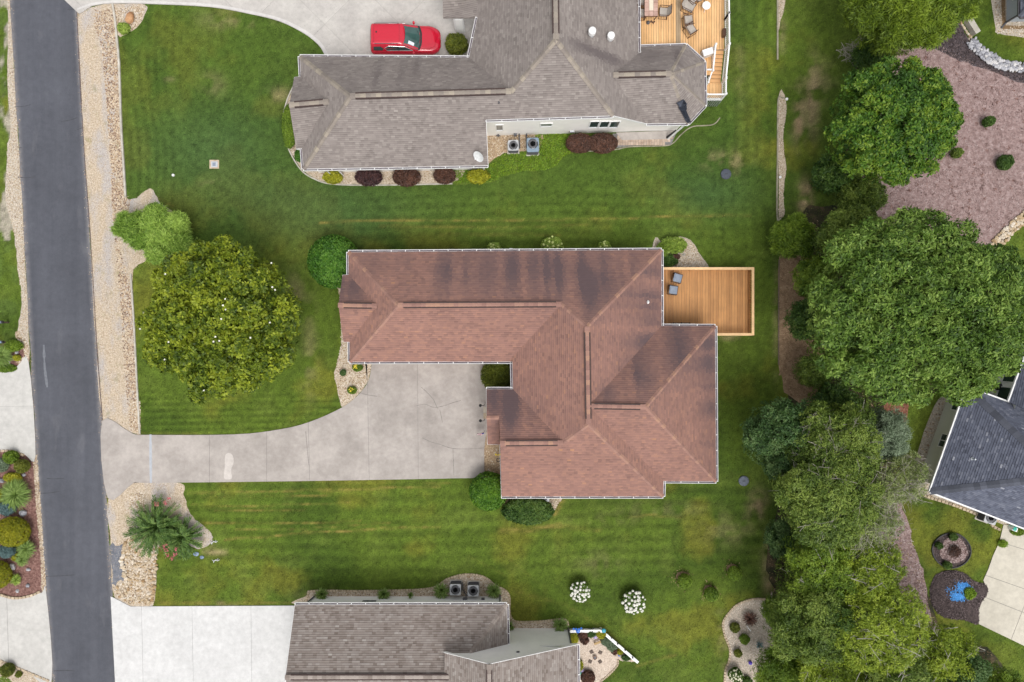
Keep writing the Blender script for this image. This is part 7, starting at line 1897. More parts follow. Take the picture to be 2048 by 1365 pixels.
# ------------------------------------------------------------------ vegetation
def unit(v): return v/np.maximum(np.linalg.norm(v, axis=-1, keepdims=True), 1e-9)
def leaf_quads(C, A, Nn, L, Wd, bend=0.0):
    """C centres, A long axes (unit), Nn normals: diamond leaves"""
    S = unit(np.cross(A, Nn)); Nn = np.cross(S, A)
    L = L[:, None]/2; Wd = Wd[:, None]/2
    p0 = C-A*L; p2 = C+A*L-Nn*L*bend
    p1 = C-S*Wd+A*L*0.1; p3 = C+S*Wd+A*L*0.1
    return np.stack([p0, p1, p2, p3], 1).reshape(-1, 3)
def shell_points(lobes, n, r, zmin=-0.25, depth=(0.82, 1.03), core=0.80):
    lobes = np.asarray(lobes, float)
    w = lobes[:, 3]*lobes[:, 4]+lobes[:, 5]*(lobes[:, 3]+lobes[:, 4])/2; w = w/w.sum()
    P, N_ = np.zeros((0, 3)), np.zeros((0, 3)); t = 0
    while len(P) < n and t < 12:
        t += 1; k = r.choice(len(lobes), n*2, p=w); d = unit(r.normal(0, 1, (n*2, 3)))
        d[:, 2] = np.where(d[:, 2] < zmin, -d[:, 2], d[:, 2])
        q = lobes[k]; f = r.uniform(*depth, n*2)[:, None]
        p = q[:, :3]+d*q[:, 3:6]*f; nn = unit(d/q[:, 3:6])
        ok = np.ones(len(p), bool)
        for l in lobes:
            e = (p-l[:3])/l[3:6]; ok &= (e*e).sum(1) > core*core*0.98
        P = np.vstack([P, p[ok]]); N_ = np.vstack([N_, nn[ok]])
    return P[:n], N_[:n]
def foliage(name, parent, lobes, mat, nc, m, L, Wd, sig, seed, rosette=True, upb=0.5, rnd_=0.55, axis_out=0.35, zmin=-0.25, spread=0.28, bend=0.25, fill=0.35, depth=(0.8, 1.04), noise_s=1.6):
    """crown of leaf faces: nc clumps of m leaves over the lobes' outer shell plus a looser inner fill"""
    r = np.random.default_rng(seed)
    P, N_ = shell_points(lobes, nc, r, zmin, depth)
    if fill:
        l2 = np.array(lobes, float); l2[:, 3:6] *= 0.72
        P2, N2 = shell_points(l2, int(nc*fill), r, zmin, (0.7, 1.05), 0.6)
        P = np.vstack([P, P2]); N_ = np.vstack([N_, N2])
    n = len(P)
    lb = np.asarray(lobes, float); near = np.argmin((((P[:, None, :]-lb[None, :, :3])/lb[None, :, 3:6])**2).sum(2), 1) if len(lb) > 6 else np.zeros(n, int)
    lt_ = np.r_[0.0, np.clip(r.normal(0, 0.13, len(lb)), -.3, .3)][near+1] if len(lb) > 6 else 0.0
    ct = np.clip(0.5+lt_+spread*r.normal(0, 1, n)+0.7*(fbm(P[:, 0]+P[:, 2]*.5, P[:, 1], noise_s, 3, seed % 50)-0.5), 0.02, 0.98)
    C = np.repeat(P, m, 0); Nn = np.repeat(N_, m, 0); T = np.repeat(ct, m)
    k = n*m
    if rosette:
        d = unit(r.normal(0, 1, (k, 3))); d = d-(d*Nn).sum(1, keepdims=True)*Nn; d = unit(d)
        A = unit(d+Nn*r.normal(axis_out, 0.35, (k, 1)))
        Lk = L*r.uniform(0.7, 1.25, k); C = C+A*(Lk[:, None]*0.5)+r.normal(0, sig*0.35, (k, 3))
        nn = unit(Nn*1.0+np.array([0, 0, upb])+r.normal(0, rnd_, (k, 3)))
    else:
        C = C+r.normal(0, sig, (k, 3)); A = unit(r.normal(0, 1, (k, 3))+Nn*axis_out)
        Lk = L*r.uniform(0.65, 1.3, k)
        nn = unit(Nn*0.8+np.array([0, 0, upb])+r.normal(0, rnd_, (k, 3)))
    V = leaf_quads(C, A, nn, Lk, Wd*r.uniform(0.75, 1.25, k), bend)
    F = np.arange(4*k).reshape(k, 4)
    T = np.clip(T+r.normal(0, 0.13, k), 0, 1)
    off = world_loc(parent); V = V-np.array(off)
    V[:, 2] = np.maximum(V[:, 2], 0.02)
    me = np_mesh(name, V, F, [mat], {'tint': ('FACE', 'FLOAT', T)})
    o = bpy.data.objects.new(name, me); COL.objects.link(o); o.parent = parent
    return o
def trunk(parent, h, r0, seed, limbs=5, spread=1.5, mat='bark'):
    rr = random.Random(seed); b = MB(); o = world_loc(parent)
    b.tube([o+Vector((0, 0, -.05)), o+Vector((0.02, 0.03, h*.25)), o+Vector((rr.uniform(-.15, .15), rr.uniform(-.15, .15), h*.55)), o+Vector((rr.uniform(-.2, .2), rr.uniform(-.2, .2), h*0.85))], [r0*1.35, r0, r0*.75, r0*.35], 8)
    for k in range(limbs):
        a = k*6.283/limbs+rr.uniform(-.3, .3); z = h*rr.uniform(.35, .6)
        b.tube([o+Vector((0, 0, z)), o+Vector((math.cos(a)*spread*.4, math.sin(a)*spread*.4, z+h*.12)), o+Vector((math.cos(a)*spread, math.sin(a)*spread, z+h*.25))], [r0*.5, r0*.35, r0*.1], 6)
    b.build('trunk', M[mat], parent)
def make_lobes(cx, cy, zc, R, rz, nl, seed, lump=0.38, aspect=1.0, rot=0.0, main=.82, edge=(1.0, 1.10)):
    rr = random.Random(seed); L = [(0, 0, zc-rz*.12, R*main, R*main, rz*.88)]
    for k in range(nl):
        a = k*2.399+rr.uniform(-.35, .35); d = R*math.sqrt((k+.6)/nl)*rr.uniform(.90, 1.04)
        s = R*rr.uniform(lump*.7, lump*1.25)
        d = min(d, R*rr.uniform(*edge)-s)
        z = zc+rz*(0.92*math.sqrt(max(0, 1-(d/R)**2)))*rr.uniform(.82, 1.06)-s*.35
        L.append((d*math.cos(a), d*math.sin(a), z, s*rr.uniform(.9, 1.2), s*rr.uniform(.9, 1.2), s*rr.uniform(.6, .9)))
    out = []
    for x, y, z, a, b, c in L:
        y *= aspect; x2 = x*math.cos(rot)-y*math.sin(rot); y2 = x*math.sin(rot)+y*math.cos(rot)
        out.append((cx+x2, cy+y2, z, a, b*(aspect if abs(rot) < .01 else 1), c))
    return out
def tree(label, px, py, rpx, zc, rz, mat, nc, m, L, Wd, seed, name='tree', cat='tree', nl=9, lump=0.38, sig=0.2, aspect=1.0, group=None, trunk_r=None, main=.82, edge=(1.0, 1.10), **kw):
    s = (1-zc/D)/PPM; p = at(px, py, zc)
    root = thing(name, label, cat, (p.x, p.y, 0), 0, group)
    lobes = make_lobes(p.x, p.y, zc, rpx*s, rz, nl, seed, lump, aspect, 0.0, main, edge)
    if trunk_r is not False: trunk(root, zc+rz*.5, trunk_r or max(0.06, rpx*s*0.035), seed, spread=rpx*s*.5)
    foliage('crown', root, lobes, M['' + mat], nc, m, L, Wd, sig, seed, **kw)
    return root, lobes
def twigs(root, lobes, n, mat, seed, length=(0.8, 1.8), rad=0.018, up=0.25, name='limb', joined=True, zadd=0.15):
    rr = random.Random(seed); r = np.random.default_rng(seed); P, N_ = shell_points(lobes, n, r, 0.2, (0.9, 1.05)); b = MB()
    for p, q in zip(P, N_):
        a = rr.uniform(0, 6.283); l = rr.uniform(*length); d = Vector((math.cos(a), math.sin(a), rr.uniform(-.1, up)))
        p = Vector(p)+Vector((0, 0, zadd)); pts = [p-d*l*.5, p+Vector((rr.uniform(-.1, .1), rr.uniform(-.1, .1), .05)), p+d*l*.5]
        b.tube(pts, [rad*1.4, rad, rad*.4], 4, cap=False)
        for k in range(rr.randint(2, 5)):
            t = rr.uniform(.1, .95); s = pts[0].lerp(pts[2], t); a2 = a+rr.choice((-1, 1))*rr.uniform(.4, .9); l2 = l*rr.uniform(.2, .45)
            b.tube([s, s+Vector((math.cos(a2)*l2, math.sin(a2)*l2, rr.uniform(-.05, .2)))], [rad*.7, rad*.3], 4, cap=False)
    o = b.build(name, M[mat], root); tag(o, kind='stuff'); return o

# the white flowering evergreen (left of the middle house)
mg, mgl = tree('big round glossy evergreen tree with scattered white blooms beside the red roofed house', 448, 641, 157, 4.6, 2.6, 'magnolia', 4200, 9, 0.25, 0.115, 101, name='flowering_tree', nl=70, lump=0.125, main=.90, edge=(.98, 1.06), sig=0.10, upb=0.35, rnd_=0.4, axis_out=0.45, depth=(0.80, 1.06), noise_s=1.2)
fb_ = MB()
for k in range(7):
    a = k*0.898; c, s = math.cos(a), math.sin(a)
    fb_.add([(0, 0, 0), (0.07*c-.05*s, 0.07*s+.05*c, .05), (0.15*c, 0.15*s, .06), (0.07*c+.05*s, 0.07*s-.05*c, .05)], [(0, 1, 2, 3)])
fme = bpy.data.meshes.new('flower'); fme.from_pydata(fb_.v, [], fb_.f); fme.materials.append(M['flower_white'])
for px_, py_ in ((331, 549), (451, 599), (446, 611), (452, 620), (280, 658.5), (287, 625), (337, 685), (443, 638), (431, 674), (427, 683.5), (439, 682), (501, 676), (330, 720), (408, 782), (543, 527), (545, 575), (551, 580), (540, 646)):
    d_ = math.hypot(px_-444, py_-640)/164; z = 5.0+2.65*math.sqrt(max(0.02, 1-min(d_, 1)**2))
    o = place(fme, 'flower', at(px_, py_, z), (rnd.uniform(-.4, .4), rnd.uniform(-.4, .4), rnd.uniform(0, 6)), (.46, .46, .7), mg)
# feathery bushes at its corner
tree('larger feathery bright green bush above the white flowering tree', 330, 474, 58, 1.1, 1.2, 'spirea', 2000, 12, 0.46, 0.040, 102, name='shrub', cat='shrub', nl=7, lump=.3, sig=0.1, axis_out=0.3, bend=.7, trunk_r=False, depth=(0.7, 1.0))
tree('smaller feathery bright green bush next to the gravel verge', 268, 456, 31, 0.8, 0.9, 'spirea', 720, 12, 0.42, 0.040, 103, name='shrub', cat='shrub', nl=5, lump=.3, sig=0.1, axis_out=0.3, bend=.7, trunk_r=False, depth=(0.7, 1.0))
# clipped round shrubs at the middle house
def clipped(label, px, py, rx, ry, h, mat, nc, seed, m=7, L=0.095, Wd=0.06, group=None, name='shrub', zc=None, nl=0, rot=0.0, **kw):
    zc = h*0.5 if zc is None else zc
    s = (1-h*.6/D)/PPM; p = at(px, py, h*.6); root = thing(name, label, 'shrub', (p.x, p.y, 0), 0, group)
    lobes = [(p.x, p.y, zc, rx*s, ry*s, h-zc)]
    rr = random.Random(seed)
    for k in range(nl):
        a = k*2.399; lobes.append((p.x+rx*s*.55*math.cos(a), p.y+ry*s*.55*math.sin(a), zc+(h-zc)*rr.uniform(.2, .5), rx*s*.45, ry*s*.45, (h-zc)*.55))
    b = MB(); b.tube([(p.x, p.y, -.02), (p.x, p.y, zc)], 0.05, 6); b.build('trunk', M['bark'], root)
    args = dict(rosette=True, axis_out=0.4, upb=0.4, rnd_=0.5, zmin=-0.6, depth=(0.93, 1.03), fill=0.5, spread=0.2, noise_s=0.8); args.update(kw)
    foliage('foliage', root, lobes, M[mat], nc, m, L, Wd, 0.05, seed, **args)
    return root, lobes
clipped('large round clipped shrub at the north west corner of the red roofed house', 666, 523, 50, 52, 2.7, 'holly', 3600, 104, m=8, L=0.12, Wd=0.075, depth=(0.9, 1.03))
clipped('round clipped bright green shrub at the corner of the driveway and red roofed house', 977, 984, 37, 37, 2.0, 'boxwood', 2600, 105, m=8, L=0.11, Wd=0.07)
clipped('dark leafy shrub below the eave, beside the round bright green shrub', 1056, 1022, 50, 27, 1.2, 'dark', 2200, 106, m=8, L=0.13, Wd=0.075, nl=7, depth=(0.75, 1.05))
clipped('low olive shrub in the notch beside the driveway and the red roof', 994, 752, 30, 32, 1.3, 'mugo', 1700, 107, m=9, L=0.15, Wd=0.035, nl=5, depth=(0.75, 1.05), axis_out=0.8)
clipped('round green shrub between the red car and the taupe house', 913, 88, 21, 19, 1.3, 'mugo', 1000, 108, m=9, L=0.13, Wd=0.045, nl=4, depth=(0.8, 1.05), axis_out=0.7)
clipped('long clipped green hedge at the west end of the taupe house, by the lawn', 578, 252, 13, 43, 1.0, 'bright', 1500, 109, m=8, L=0.09, Wd=0.05)
clipped('small dark green shrub tucked under the west eave of the taupe house', 600, 311, 10, 12, 0.8, 'holly', 400, 110)
for k, (px_, py_, rx, ry, mt, lb) in enumerate([(737, 354, 25, 16, 'burgundy', 'very dark burgundy round shrub below the taupe roof, leftmost of the three'), (813, 354, 26, 17, 'barberry', 'reddish brown shrub below the taupe roof, middle of the three'), (889, 351, 20, 14, 'barberry', 'smallest dark reddish shrub below the taupe roof, nearest the satellite dish')]):
    clipped(lb, px_, py_, rx, ry, 1.25, mt, 1300, 111+k, m=8, L=0.13, Wd=0.05, nl=5, depth=(0.75, 1.05), axis_out=0.6, group='dark red shrubs along the taupe house')
clipped('yellow green spreading shrub below the west corner of the taupe house', 665, 355, 18, 11, 0.8, 'yellowbush', 520, 115, m=7, L=0.13, Wd=0.06, nl=5, depth=(0.7, 1.08))
clipped('bright yellow shrub below the satellite dish corner', 957, 353, 21, 13, 0.9, 'yellowbush', 620, 116, m=7, L=0.13, Wd=0.06, nl=5, depth=(0.7, 1.08))
clipped('left half of the clipped burgundy hedge by the white wall', 1160, 286, 27, 18, 1.2, 'barberry', 1500, 117, m=8, L=0.11, Wd=0.05, nl=3)
clipped('right half of the clipped burgundy hedge by the white wall', 1206, 286, 28, 19, 1.2, 'barberry', 1500, 118, m=8, L=0.11, Wd=0.05, nl=3)
# pink flowering shrubs south of the main drive
def fronds(label, px, py, r_m, n, h, mat, seed, flowers=(), fmat='flower_pink', L=0.20, Wd=0.055):
    p = at(px, py); root = thing('shrub', label, 'shrub', (p.x, p.y, 0)); r = np.random.default_rng(seed); C, A, N_, T = [], [], [], []
    b = MB()
    for i in range(n):
        a = i*2.399+r.uniform(-.3, .3); rr = r_m*r.uniform(.30, 1.06); hh = h*r.uniform(.7, 1.15)*(1.35-0.75*rr/r_m); t0 = r.uniform(0.2, 0.8)
        q = lambda u: np.array([p.x+math.cos(a)*rr*u, p.y+math.sin(a)*rr*u, hh*math.sin(min(u*1.9, 1.62))*(1-.12*u)])
        b.tube([q(0.02), q(.4), q(.75), q(1.0)], [.022, .016, .01, .005], 4, cap=False)
        for u in np.linspace(.22, 1.0, 20):
            for sd in (-1, 1):
                an = a+sd*r.uniform(.35, .9); ax = np.array([math.cos(an), math.sin(an), r.uniform(-.1, .35)])
                C.append(q(u)+ax*L*.5); A.append(ax); N_.append([r.normal(0, .4), r.normal(0, .4), 1]); T.append(t0+r.normal(0, .15))
    b.build('stem', M['crape'], root)
    C, A, N_ = np.array(C), unit(np.array(A)), unit(np.array(N_)); k = len(C)
    V = leaf_quads(C, A, N_, L*r.uniform(.7, 1.25, k), Wd*r.uniform(.8, 1.2, k), .2)-np.array(world_loc(root))
    me = np_mesh('foliage', V, np.arange(4*k).reshape(k, 4), [M[mat]], {'tint': ('FACE', 'FLOAT', np.clip(T, 0, 1))})
    o = bpy.data.objects.new('foliage', me); COL.objects.link(o); o.parent = root
    for fx, fy, fs in flowers:
        c = at(fx, fy, 0.9); q = np.random.default_rng(int(fx)).normal(0, 1, (26, 3))*[fs*.7, fs*.7, fs*.5]; q = q+np.array(c)
        nn = unit(np.random.default_rng(3).normal(0, 1, (26, 3))+[0, 0, 1]); ax = unit(np.random.default_rng(4).normal(0, 1, (26, 3)))
        V = leaf_quads(q, ax, nn, np.full(26, .10), np.full(26, .08))-np.array(world_loc(root))
        me = np_mesh('flower', V, np.arange(104).reshape(26, 4), [M[fmat]]); o = bpy.data.objects.new('flower', me); COL.objects.link(o); o.parent = root
    return root
fronds('larger long leaved shrub with pink blooms on the gravel below the driveway', 320, 1050, 2.15, 150, 1.2, 'crape', 120, [(313, 1008, .12), (331, 1007, .12), (338, 997, .09), (325, 1096, .12), (332, 1100, .12)])
fronds('smaller long leaved shrub with pink blooms at the tip of the gravel and lawn', 368, 1072, 1.55, 110, 1.0, 'crape', 121, [(336, 1112, .10), (344, 1117, .10), (350, 1110, .1), (330, 1090, .12), (352, 1099, .08)])
# hydrangeas
def ico_flower(mat):
    r = random.Random(5); b = MB()
    for i in range(22):
        v = Vector((r.gauss(0, 1), r.gauss(0, 1), abs(r.gauss(0, 1)))).normalized(); s1 = v.orthogonal().normalized(); s2 = v.cross(s1)
        c = v*0.42; w = .26; b.add([c-s1*w, c-s2*w, c+s1*w, c+s2*w], [(0, 1, 2, 3)])
    me = bpy.data.meshes.new('flower_head'); me.from_pydata(b.v, [], b.f); me.materials.append(mat); return me
FH = {k: ico_flower(M[k]) for k in ('flower_white', 'flower_cream', 'flower_lime')}
def hydrangea(label, px, py, rpx, n, mat, seed, h=0.9, size=(.14, .22), fm='flower_white', leaf='hydrangea', group=None):
    root, lob = clipped(label, px, py, rpx*.92, rpx*.92, h, leaf, int(rpx*22), seed, m=6, L=0.14, Wd=0.09, nl=4, depth=(0.75, 1.0), name='hydrangea', group=group)
    rr = random.Random(seed); pts = []
    t = 0
    while len(pts) < n and t < 900:
        t += 1; a = rr.uniform(0, 6.283); d = math.sqrt(rr.random())
        if all((d*math.cos(a)-x)**2+(d*math.sin(a)-y)**2 > .07 for x, y in pts) or t > 600: pts.append((d*math.cos(a), d*math.sin(a)))
    l = lob[0]
    for x, y in pts:
        z = l[2]+l[5]*math.sqrt(max(.05, 1-.9*(x*x+y*y)))+.02; s = rr.uniform(*size)
        place(FH[fm], 'flower_head', (l[0]+x*l[3]*1.02, l[1]+y*l[4]*1.02, z), (rr.uniform(-.5, .5), rr.uniform(-.5, .5), rr.uniform(0, 6)), (s, s, s), root)
    return root
hydrangea('white flowering hydrangea standing in the lawn, the left and smaller one', 1160, 1182, 21, 36, 'h', 130, group='white hydrangeas in the lawn', size=(.17, .27))
hydrangea('white flowering hydrangea standing in the lawn, the right and larger one', 1267, 1204, 25, 42, 'h', 131, group='white hydrangeas in the lawn', size=(.17, .27))
hydrangea('cream flowering hydrangea in the gravel bed at the bottom edge', 1471, 1351, 14, 30, 'h', 132, fm='flower_cream', size=(.13, .2))
hydrangea('lime flowering hydrangea along the north eave of the red roof, leftmost', 988, 500, 15, 14, 'h', 133, h=1.4, fm='flower_lime', leaf='lime', size=(.14, .22))
hydrangea('lime flowering hydrangea along the north eave of the red roof, largest and middle', 1104, 496, 24, 26, 'h', 134, h=1.4, fm='flower_lime', leaf='lime', size=(.14, .22))
hydrangea('lime flowering hydrangea along the north eave of the red roof, nearest the deck', 1208, 497, 14, 15, 'h', 135, h=1.4, fm='flower_lime', leaf='lime', size=(.14, .22))
clipped('lime green leafy plant at the gravel corner by the cedar deck', 1347, 491, 22, 13, 0.6, 'lime', 420, 136, m=7, L=0.26, Wd=0.13, nl=5, depth=(0.7, 1.08))
clipped('lime green leafy plant half under the eave by the cedar deck', 1326, 500, 9, 12, 0.5, 'lime', 180, 137, m=7, L=0.24, Wd=0.12, nl=3, depth=(0.7, 1.08))
clipped('dark low shrub below the eave between the house and cedar deck', 1338, 522, 17, 12, 0.5, 'dark', 400, 138, m=7, L=0.12, Wd=0.05, nl=4, depth=(0.6, 1.05))
clipped('tiny coral red leaved plant in the gravel by the cedar deck', 1352, 514, 7, 4, 0.5, 'coral' if 'coral' in MATS else 'barberry', 90, 139, m=7, L=0.12, Wd=0.05)
boulder('driftwood', 'small pale piece of wood lying in the gravel by the cedar deck', 1367, 510, (.34, .12, .12), 'limb_pale', 71, 0.2, cat='wood')
# small shrubs with mulch rings in the lawn
for k, (px_, py_, lb) in enumerate([(1368, 1161, 'small round lime green shrub in a mulch ring in the lawn, leftmost of the three'), (1468, 1146, 'small round lime green shrub in a mulch ring in the lawn, topmost of the three'), (1421, 1188, 'small round lime green shrub in a mulch ring in the lawn, lowest of the three')]):
    clipped(lb, px_+2, py_+2, 13, 13, 0.8, 'bright', 620, 140+k, m=7, L=0.09, Wd=0.05, group='small shrubs in mulch rings')
    c = at(px_-3, py_-5); b = MB(); b.prism([(c.x+.44*math.cos(a)*(1+.15*math.sin(3*a+k)), c.y+.46*math.sin(a)) for a in np.linspace(0, 2*math.pi, 22)[:-1]], 0, 0.02); o = b.build('mulch_ring', M['soil'], origin=(c.x, c.y, 0)); tag(o, kind='structure')
    P1 = np.random.default_rng(k).normal(0, .26, (240, 2))+[c.x, c.y]; scatter('bark_chips', z3(P1, 0.022), (0.04, 0.09), M['chip_brown'], o, 60+k, chips=True)
# ornamental grasses
def grass_clump(label, px, py, r_m, n, h, mat, seed, group=None, name='ornamental_grass', cat='grass clump', w=0.022):
    p = at(px, py, h*.3); root = thing(name, label, cat, (p.x, p.y, 0), 0, group); r = np.random.default_rng(seed)
    a = r.uniform(0, 2*np.pi, n); rr = r_m*r.uniform(.35, 1.08, n); hh = h*r.uniform(.6, 1.1, n); b0 = r.uniform(0, r_m*.22, n)
    V = []
    for u, wz in ((0, 1.0), (.45, .9), (.8, .65), (1.0, .12)):
        rad = b0+rr*u**1.25; z = hh*np.sin(u*2.2)
        x = np.cos(a)*rad; y = np.sin(a)*rad; s = w*wz*r.uniform(.8, 1.2, n)
        V.append(np.stack([x-np.sin(a)*s, y+np.cos(a)*s, z], -1)); V.append(np.stack([x+np.sin(a)*s, y-np.cos(a)*s, z], -1))
    V = np.stack(V, 1).reshape(-1, 3); V[:, 2] = np.maximum(V[:, 2], 0.01)
    i = np.arange(n)[:, None]*8; F = np.concatenate([np.concatenate([i+k, i+k+1, i+k+3, i+k+2], 1) for k in (0, 2, 4)])
    T = np.tile(np.clip(r.normal(.5, .25, n), 0, 1), 3)
    me = np_mesh('blades', V, F, [M[mat]], {'tint': ('FACE', 'FLOAT', T)}); o = bpy.data.objects.new('blades', me); COL.objects.link(o); o.parent = root
    return root
gg = 'grass clumps along the brown roofed house'
for k, (px_, py_, r_, lb) in enumerate([(645, 1187, .48, 'grass clump at the left end of the brown house bed, by the corner downspout'), (769, 1187, .46, 'grass clump above the dark window of the brown house'), (884, 1180, .58, 'large grass clump left of the pair of air conditioners'), (987, 1180, .55, 'large grass clump right of the pair of air conditioners'), (1121, 1248, .55, 'spiky grass clump at the gable wall corner near the white fence'), (1019, 1250, .36, 'small grass clump in the inner corner of the brown house'), (822, 1188, .22, 'tiny grass tuft in the gravel of the brown house bed')]):
    grass_clump(lb, px_, py_, r_, int(r_*520), .6, 'grassy', 150+k, gg)
# left bed plants
grass_clump('large round mounded green grass in the mulch bed at the left edge', 36, 988, 1.02, 1300, .75, 'grassy', 160, w=.02)
grass_clump('loose green grass mound in the lower mulch bed at the left edge', 57, 1096, .66, 520, .6, 'grassy', 161, w=.02)
grass_clump('smaller green grass mound beside the yellow plant in the lower mulch bed', 48, 1118, .46, 300, .5, 'grassy', 162)
grass_clump('pale lime tufted plant between the whitish rocks in the mulch bed', 34, 1158, .40, 280, .35, 'lime', 163)
grass_clump('spreading green grass in the planting below the mailboxes', 8, 712, .75, 520, .5, 'grassy', 164)
clipped('round golden green clipped shrub in the middle of the mulch bed, left edge', 22, 1065, 34, 29, 1.2, 'gold', 2000, 165, m=8, L=0.075, Wd=0.04)
clipped('round golden green clipped shrub cut by the left edge, lower mulch bed', -8, 1151, 27, 27, 1.1, 'gold', 1500, 166, m=8, L=0.075, Wd=0.04)
clipped('bright golden shrub cut by the left edge beside the grass mound', -5, 994, 13, 14, 0.7, 'yellowbush', 500, 167, m=7, L=0.08, Wd=0.04)
clipped('blue spruce shrub above the golden clipped shrub', 13, 1017, 16, 13, 0.7, 'bluespruce', 620, 168, m=8, L=0.11, Wd=0.03, nl=4, depth=(0.7, 1.05), axis_out=.7)
clipped('blue spruce shrub below the golden clipped shrub', 12, 1103, 16, 12, 0.7, 'bluespruce', 620, 169, m=8, L=0.11, Wd=0.03, nl=4, depth=(0.7, 1.05), axis_out=.7)
clipped('green round shrub at the top of the mulch bed under the block edging', 21, 915, 13, 12, 0.7, 'bright', 520, 170, m=7, L=0.09, Wd=0.04, nl=3, axis_out=.6)
clipped('darker green shrub near the road at the top of the mulch bed', 43, 933, 13, 12, 0.7, 'mugo', 520, 171, m=7, L=0.11, Wd=0.04, nl=3, axis_out=.6)
clipped('yellow green spreading shrub above the large grass mound', 24, 956, 17, 9, 0.5, 'yellowbush', 420, 172, m=7, L=0.1, Wd=0.05, nl=4, depth=(0.7, 1.05))
clipped('pale variegated plant cut by the left edge of the mulch bed', 4, 930, 11, 13, 0.5, 'silver', 420, 173, m=7, L=0.12, Wd=0.04, nl=3)
clipped('tiny yellow plant beside the lower grass mound', 31, 1115, 7, 7, 0.35, 'yellowbush', 160, 174, m=7, L=0.08, Wd=0.05)
clipped('leafy yellow flowering plant below the blue grey mailbox', 26, 692, 17, 10, 0.5, 'bright', 420, 175, m=7, L=0.13, Wd=0.06, nl=4, depth=(0.7, 1.05))
clipped('small yellow tuft beside the squarish white rock under the mailboxes', 33, 716, 6, 5, 0.35, 'yellowbush', 110, 176)
clipped('low green ground cover strip at the top of the left driveway', 10, 737, 22, 7, 0.2, 'bright', 420, 177, m=7, L=0.1, Wd=0.04)
clipped('round green shrub in the gravel triangle, bottom left corner', 14, 1341, 12, 12, 0.7, 'mugo', 460, 178, m=7, L=0.1, Wd=0.045, nl=3)
clipped('tiny green tuft in the gravel triangle, bottom left corner', 37, 1349, 5, 5, 0.3, 'mugo', 110, 179)
b = MB(); b.prism(smooth_line(W([(-70, 1350), (0, 1352), (24, 1364), (30, 1400), (-70, 1420)]), True, 4), 0.0, 0.02); o = b.build('lawn_patch', M['weeds'], origin=(*at(0, 1370).xy, 0)); tag(o, kind='structure')
clipped('small leafy green plant by the boulder in the north gravel corner', 247, 57, 10, 10, 0.4, 'lime', 200, 180, m=7, L=0.14, Wd=0.08, nl=3, depth=(0.7, 1.05))
clipped('yellow flowering low plant under the front eave, upper one in the gravel bed', 715, 735, 9, 7, 0.4, 'bright', 220, 181, m=7, L=0.12, Wd=0.04)
clipped('yellow flowering low plant in the gravel bed beside the driveway, lower one', 704, 781, 8, 6, 0.35, 'bright', 200, 182, m=7, L=0.12, Wd=0.04)
clipped('small dark plant in the gravel bed left of the driveway', 686, 746, 5, 5, 0.35, 'bluedark', 110, 183)
for px_, py_, n_ in ((712, 734, 7), (703, 780, 5)):
    q = np.random.default_rng(n_).normal(0, .09, (n_*3, 3))*[1, 1, .2]+np.array(at(px_, py_, .45))
    ob = MB()
    for p in q: ob.box(tuple(p), (.05, .05, .03))
    par = [o for o in bpy.data.objects if o.get('label', '').startswith('yellow flowering low plant') and (o.location.xy-at(px_, py_).xy).length < .7][0]
    ob.build('flower', M['flower_yellow'], par)
# patio plants of the brown house
for k, (px_, py_, rx, ry, mt, lb) in enumerate([(1147, 1278, 9, 11, 'yellowbush', 'yellow green shrub in the corner of the white fence and gable wall'), (1202, 1268, 10, 8, 'yellowbush', 'yellow green shrub at the bend of the white fence'), (1166, 1270, 9, 9, 'barberry', 'pink and burgundy flowering plant by the white fence'), (1169, 1281, 8, 7, 'barberry', 'low pinkish plant at the rim of the gravel patio'),
        (1182, 1267, 9, 7, 'bluedark', 'blue green plant between the shrubs at the white fence'), (1213, 1284, 10, 8, 'silver', 'silvery green plant along the slanting white fence, upper one'), (1224, 1294, 9, 8, 'silver', 'silvery green plant along the slanting white fence, lower one'), (1176, 1356, 13, 13, 'barberry', 'dark red shrub at the bottom edge of the gravel patio'), (1160, 1331, 5, 10, 'yellowbush', 'lime strip of plants at the wall beside the gravel patio'),
        (1239, 1303, 6, 5, 'yellowbush', 'small yellow flowering plant by the slanting white fence'), (1229, 1303, 6, 5, 'barberry', 'small pink flowering plant at the rim of the gravel patio'), (1252, 1316, 9, 4, 'bluedark', 'low blue green plant near the low end of the white fence')]):
    clipped(lb, px_, py_, rx, ry, .5, mt, int(rx*ry*4.5), 190+k, m=7, L=0.10, Wd=0.045, nl=3, depth=(0.65, 1.06))
# gravel bed bottom right
for k, (px_, py_, r_, mt, lb) in enumerate([(1498, 1236, 13, 'barberry', 'dark spiky reddish shrub in the bottom right gravel bed'), (1470, 1256, 9, 'mugo', 'olive tuft in the bottom right gravel bed, upper left one'), (1489, 1279, 9, 'bright', 'small green shrub in the middle of the bottom right gravel bed'), (1476, 1307, 7, 'mugo', 'olive tuft in the bottom right gravel bed, lower one'), (1495, 1364, 9, 'dark', 'dark green shrub at the bottom edge of the gravel bed')]):
    if k == 0: grass_clump(lb, px_, py_, .5, 190, .5, 'barberry', 210, name='shrub', cat='shrub', w=.03)
    else: clipped(lb, px_, py_, r_, r_, .5, mt, r_*34, 210+k, m=7, L=0.10, Wd=0.04, nl=3, depth=(0.65, 1.06))
grass_clump('blue grey agave like rosette in the bottom right gravel bed', 1518, 1289, .30, 40, .35, 'bluespruce', 216, name='agave', cat='plant', w=.03)
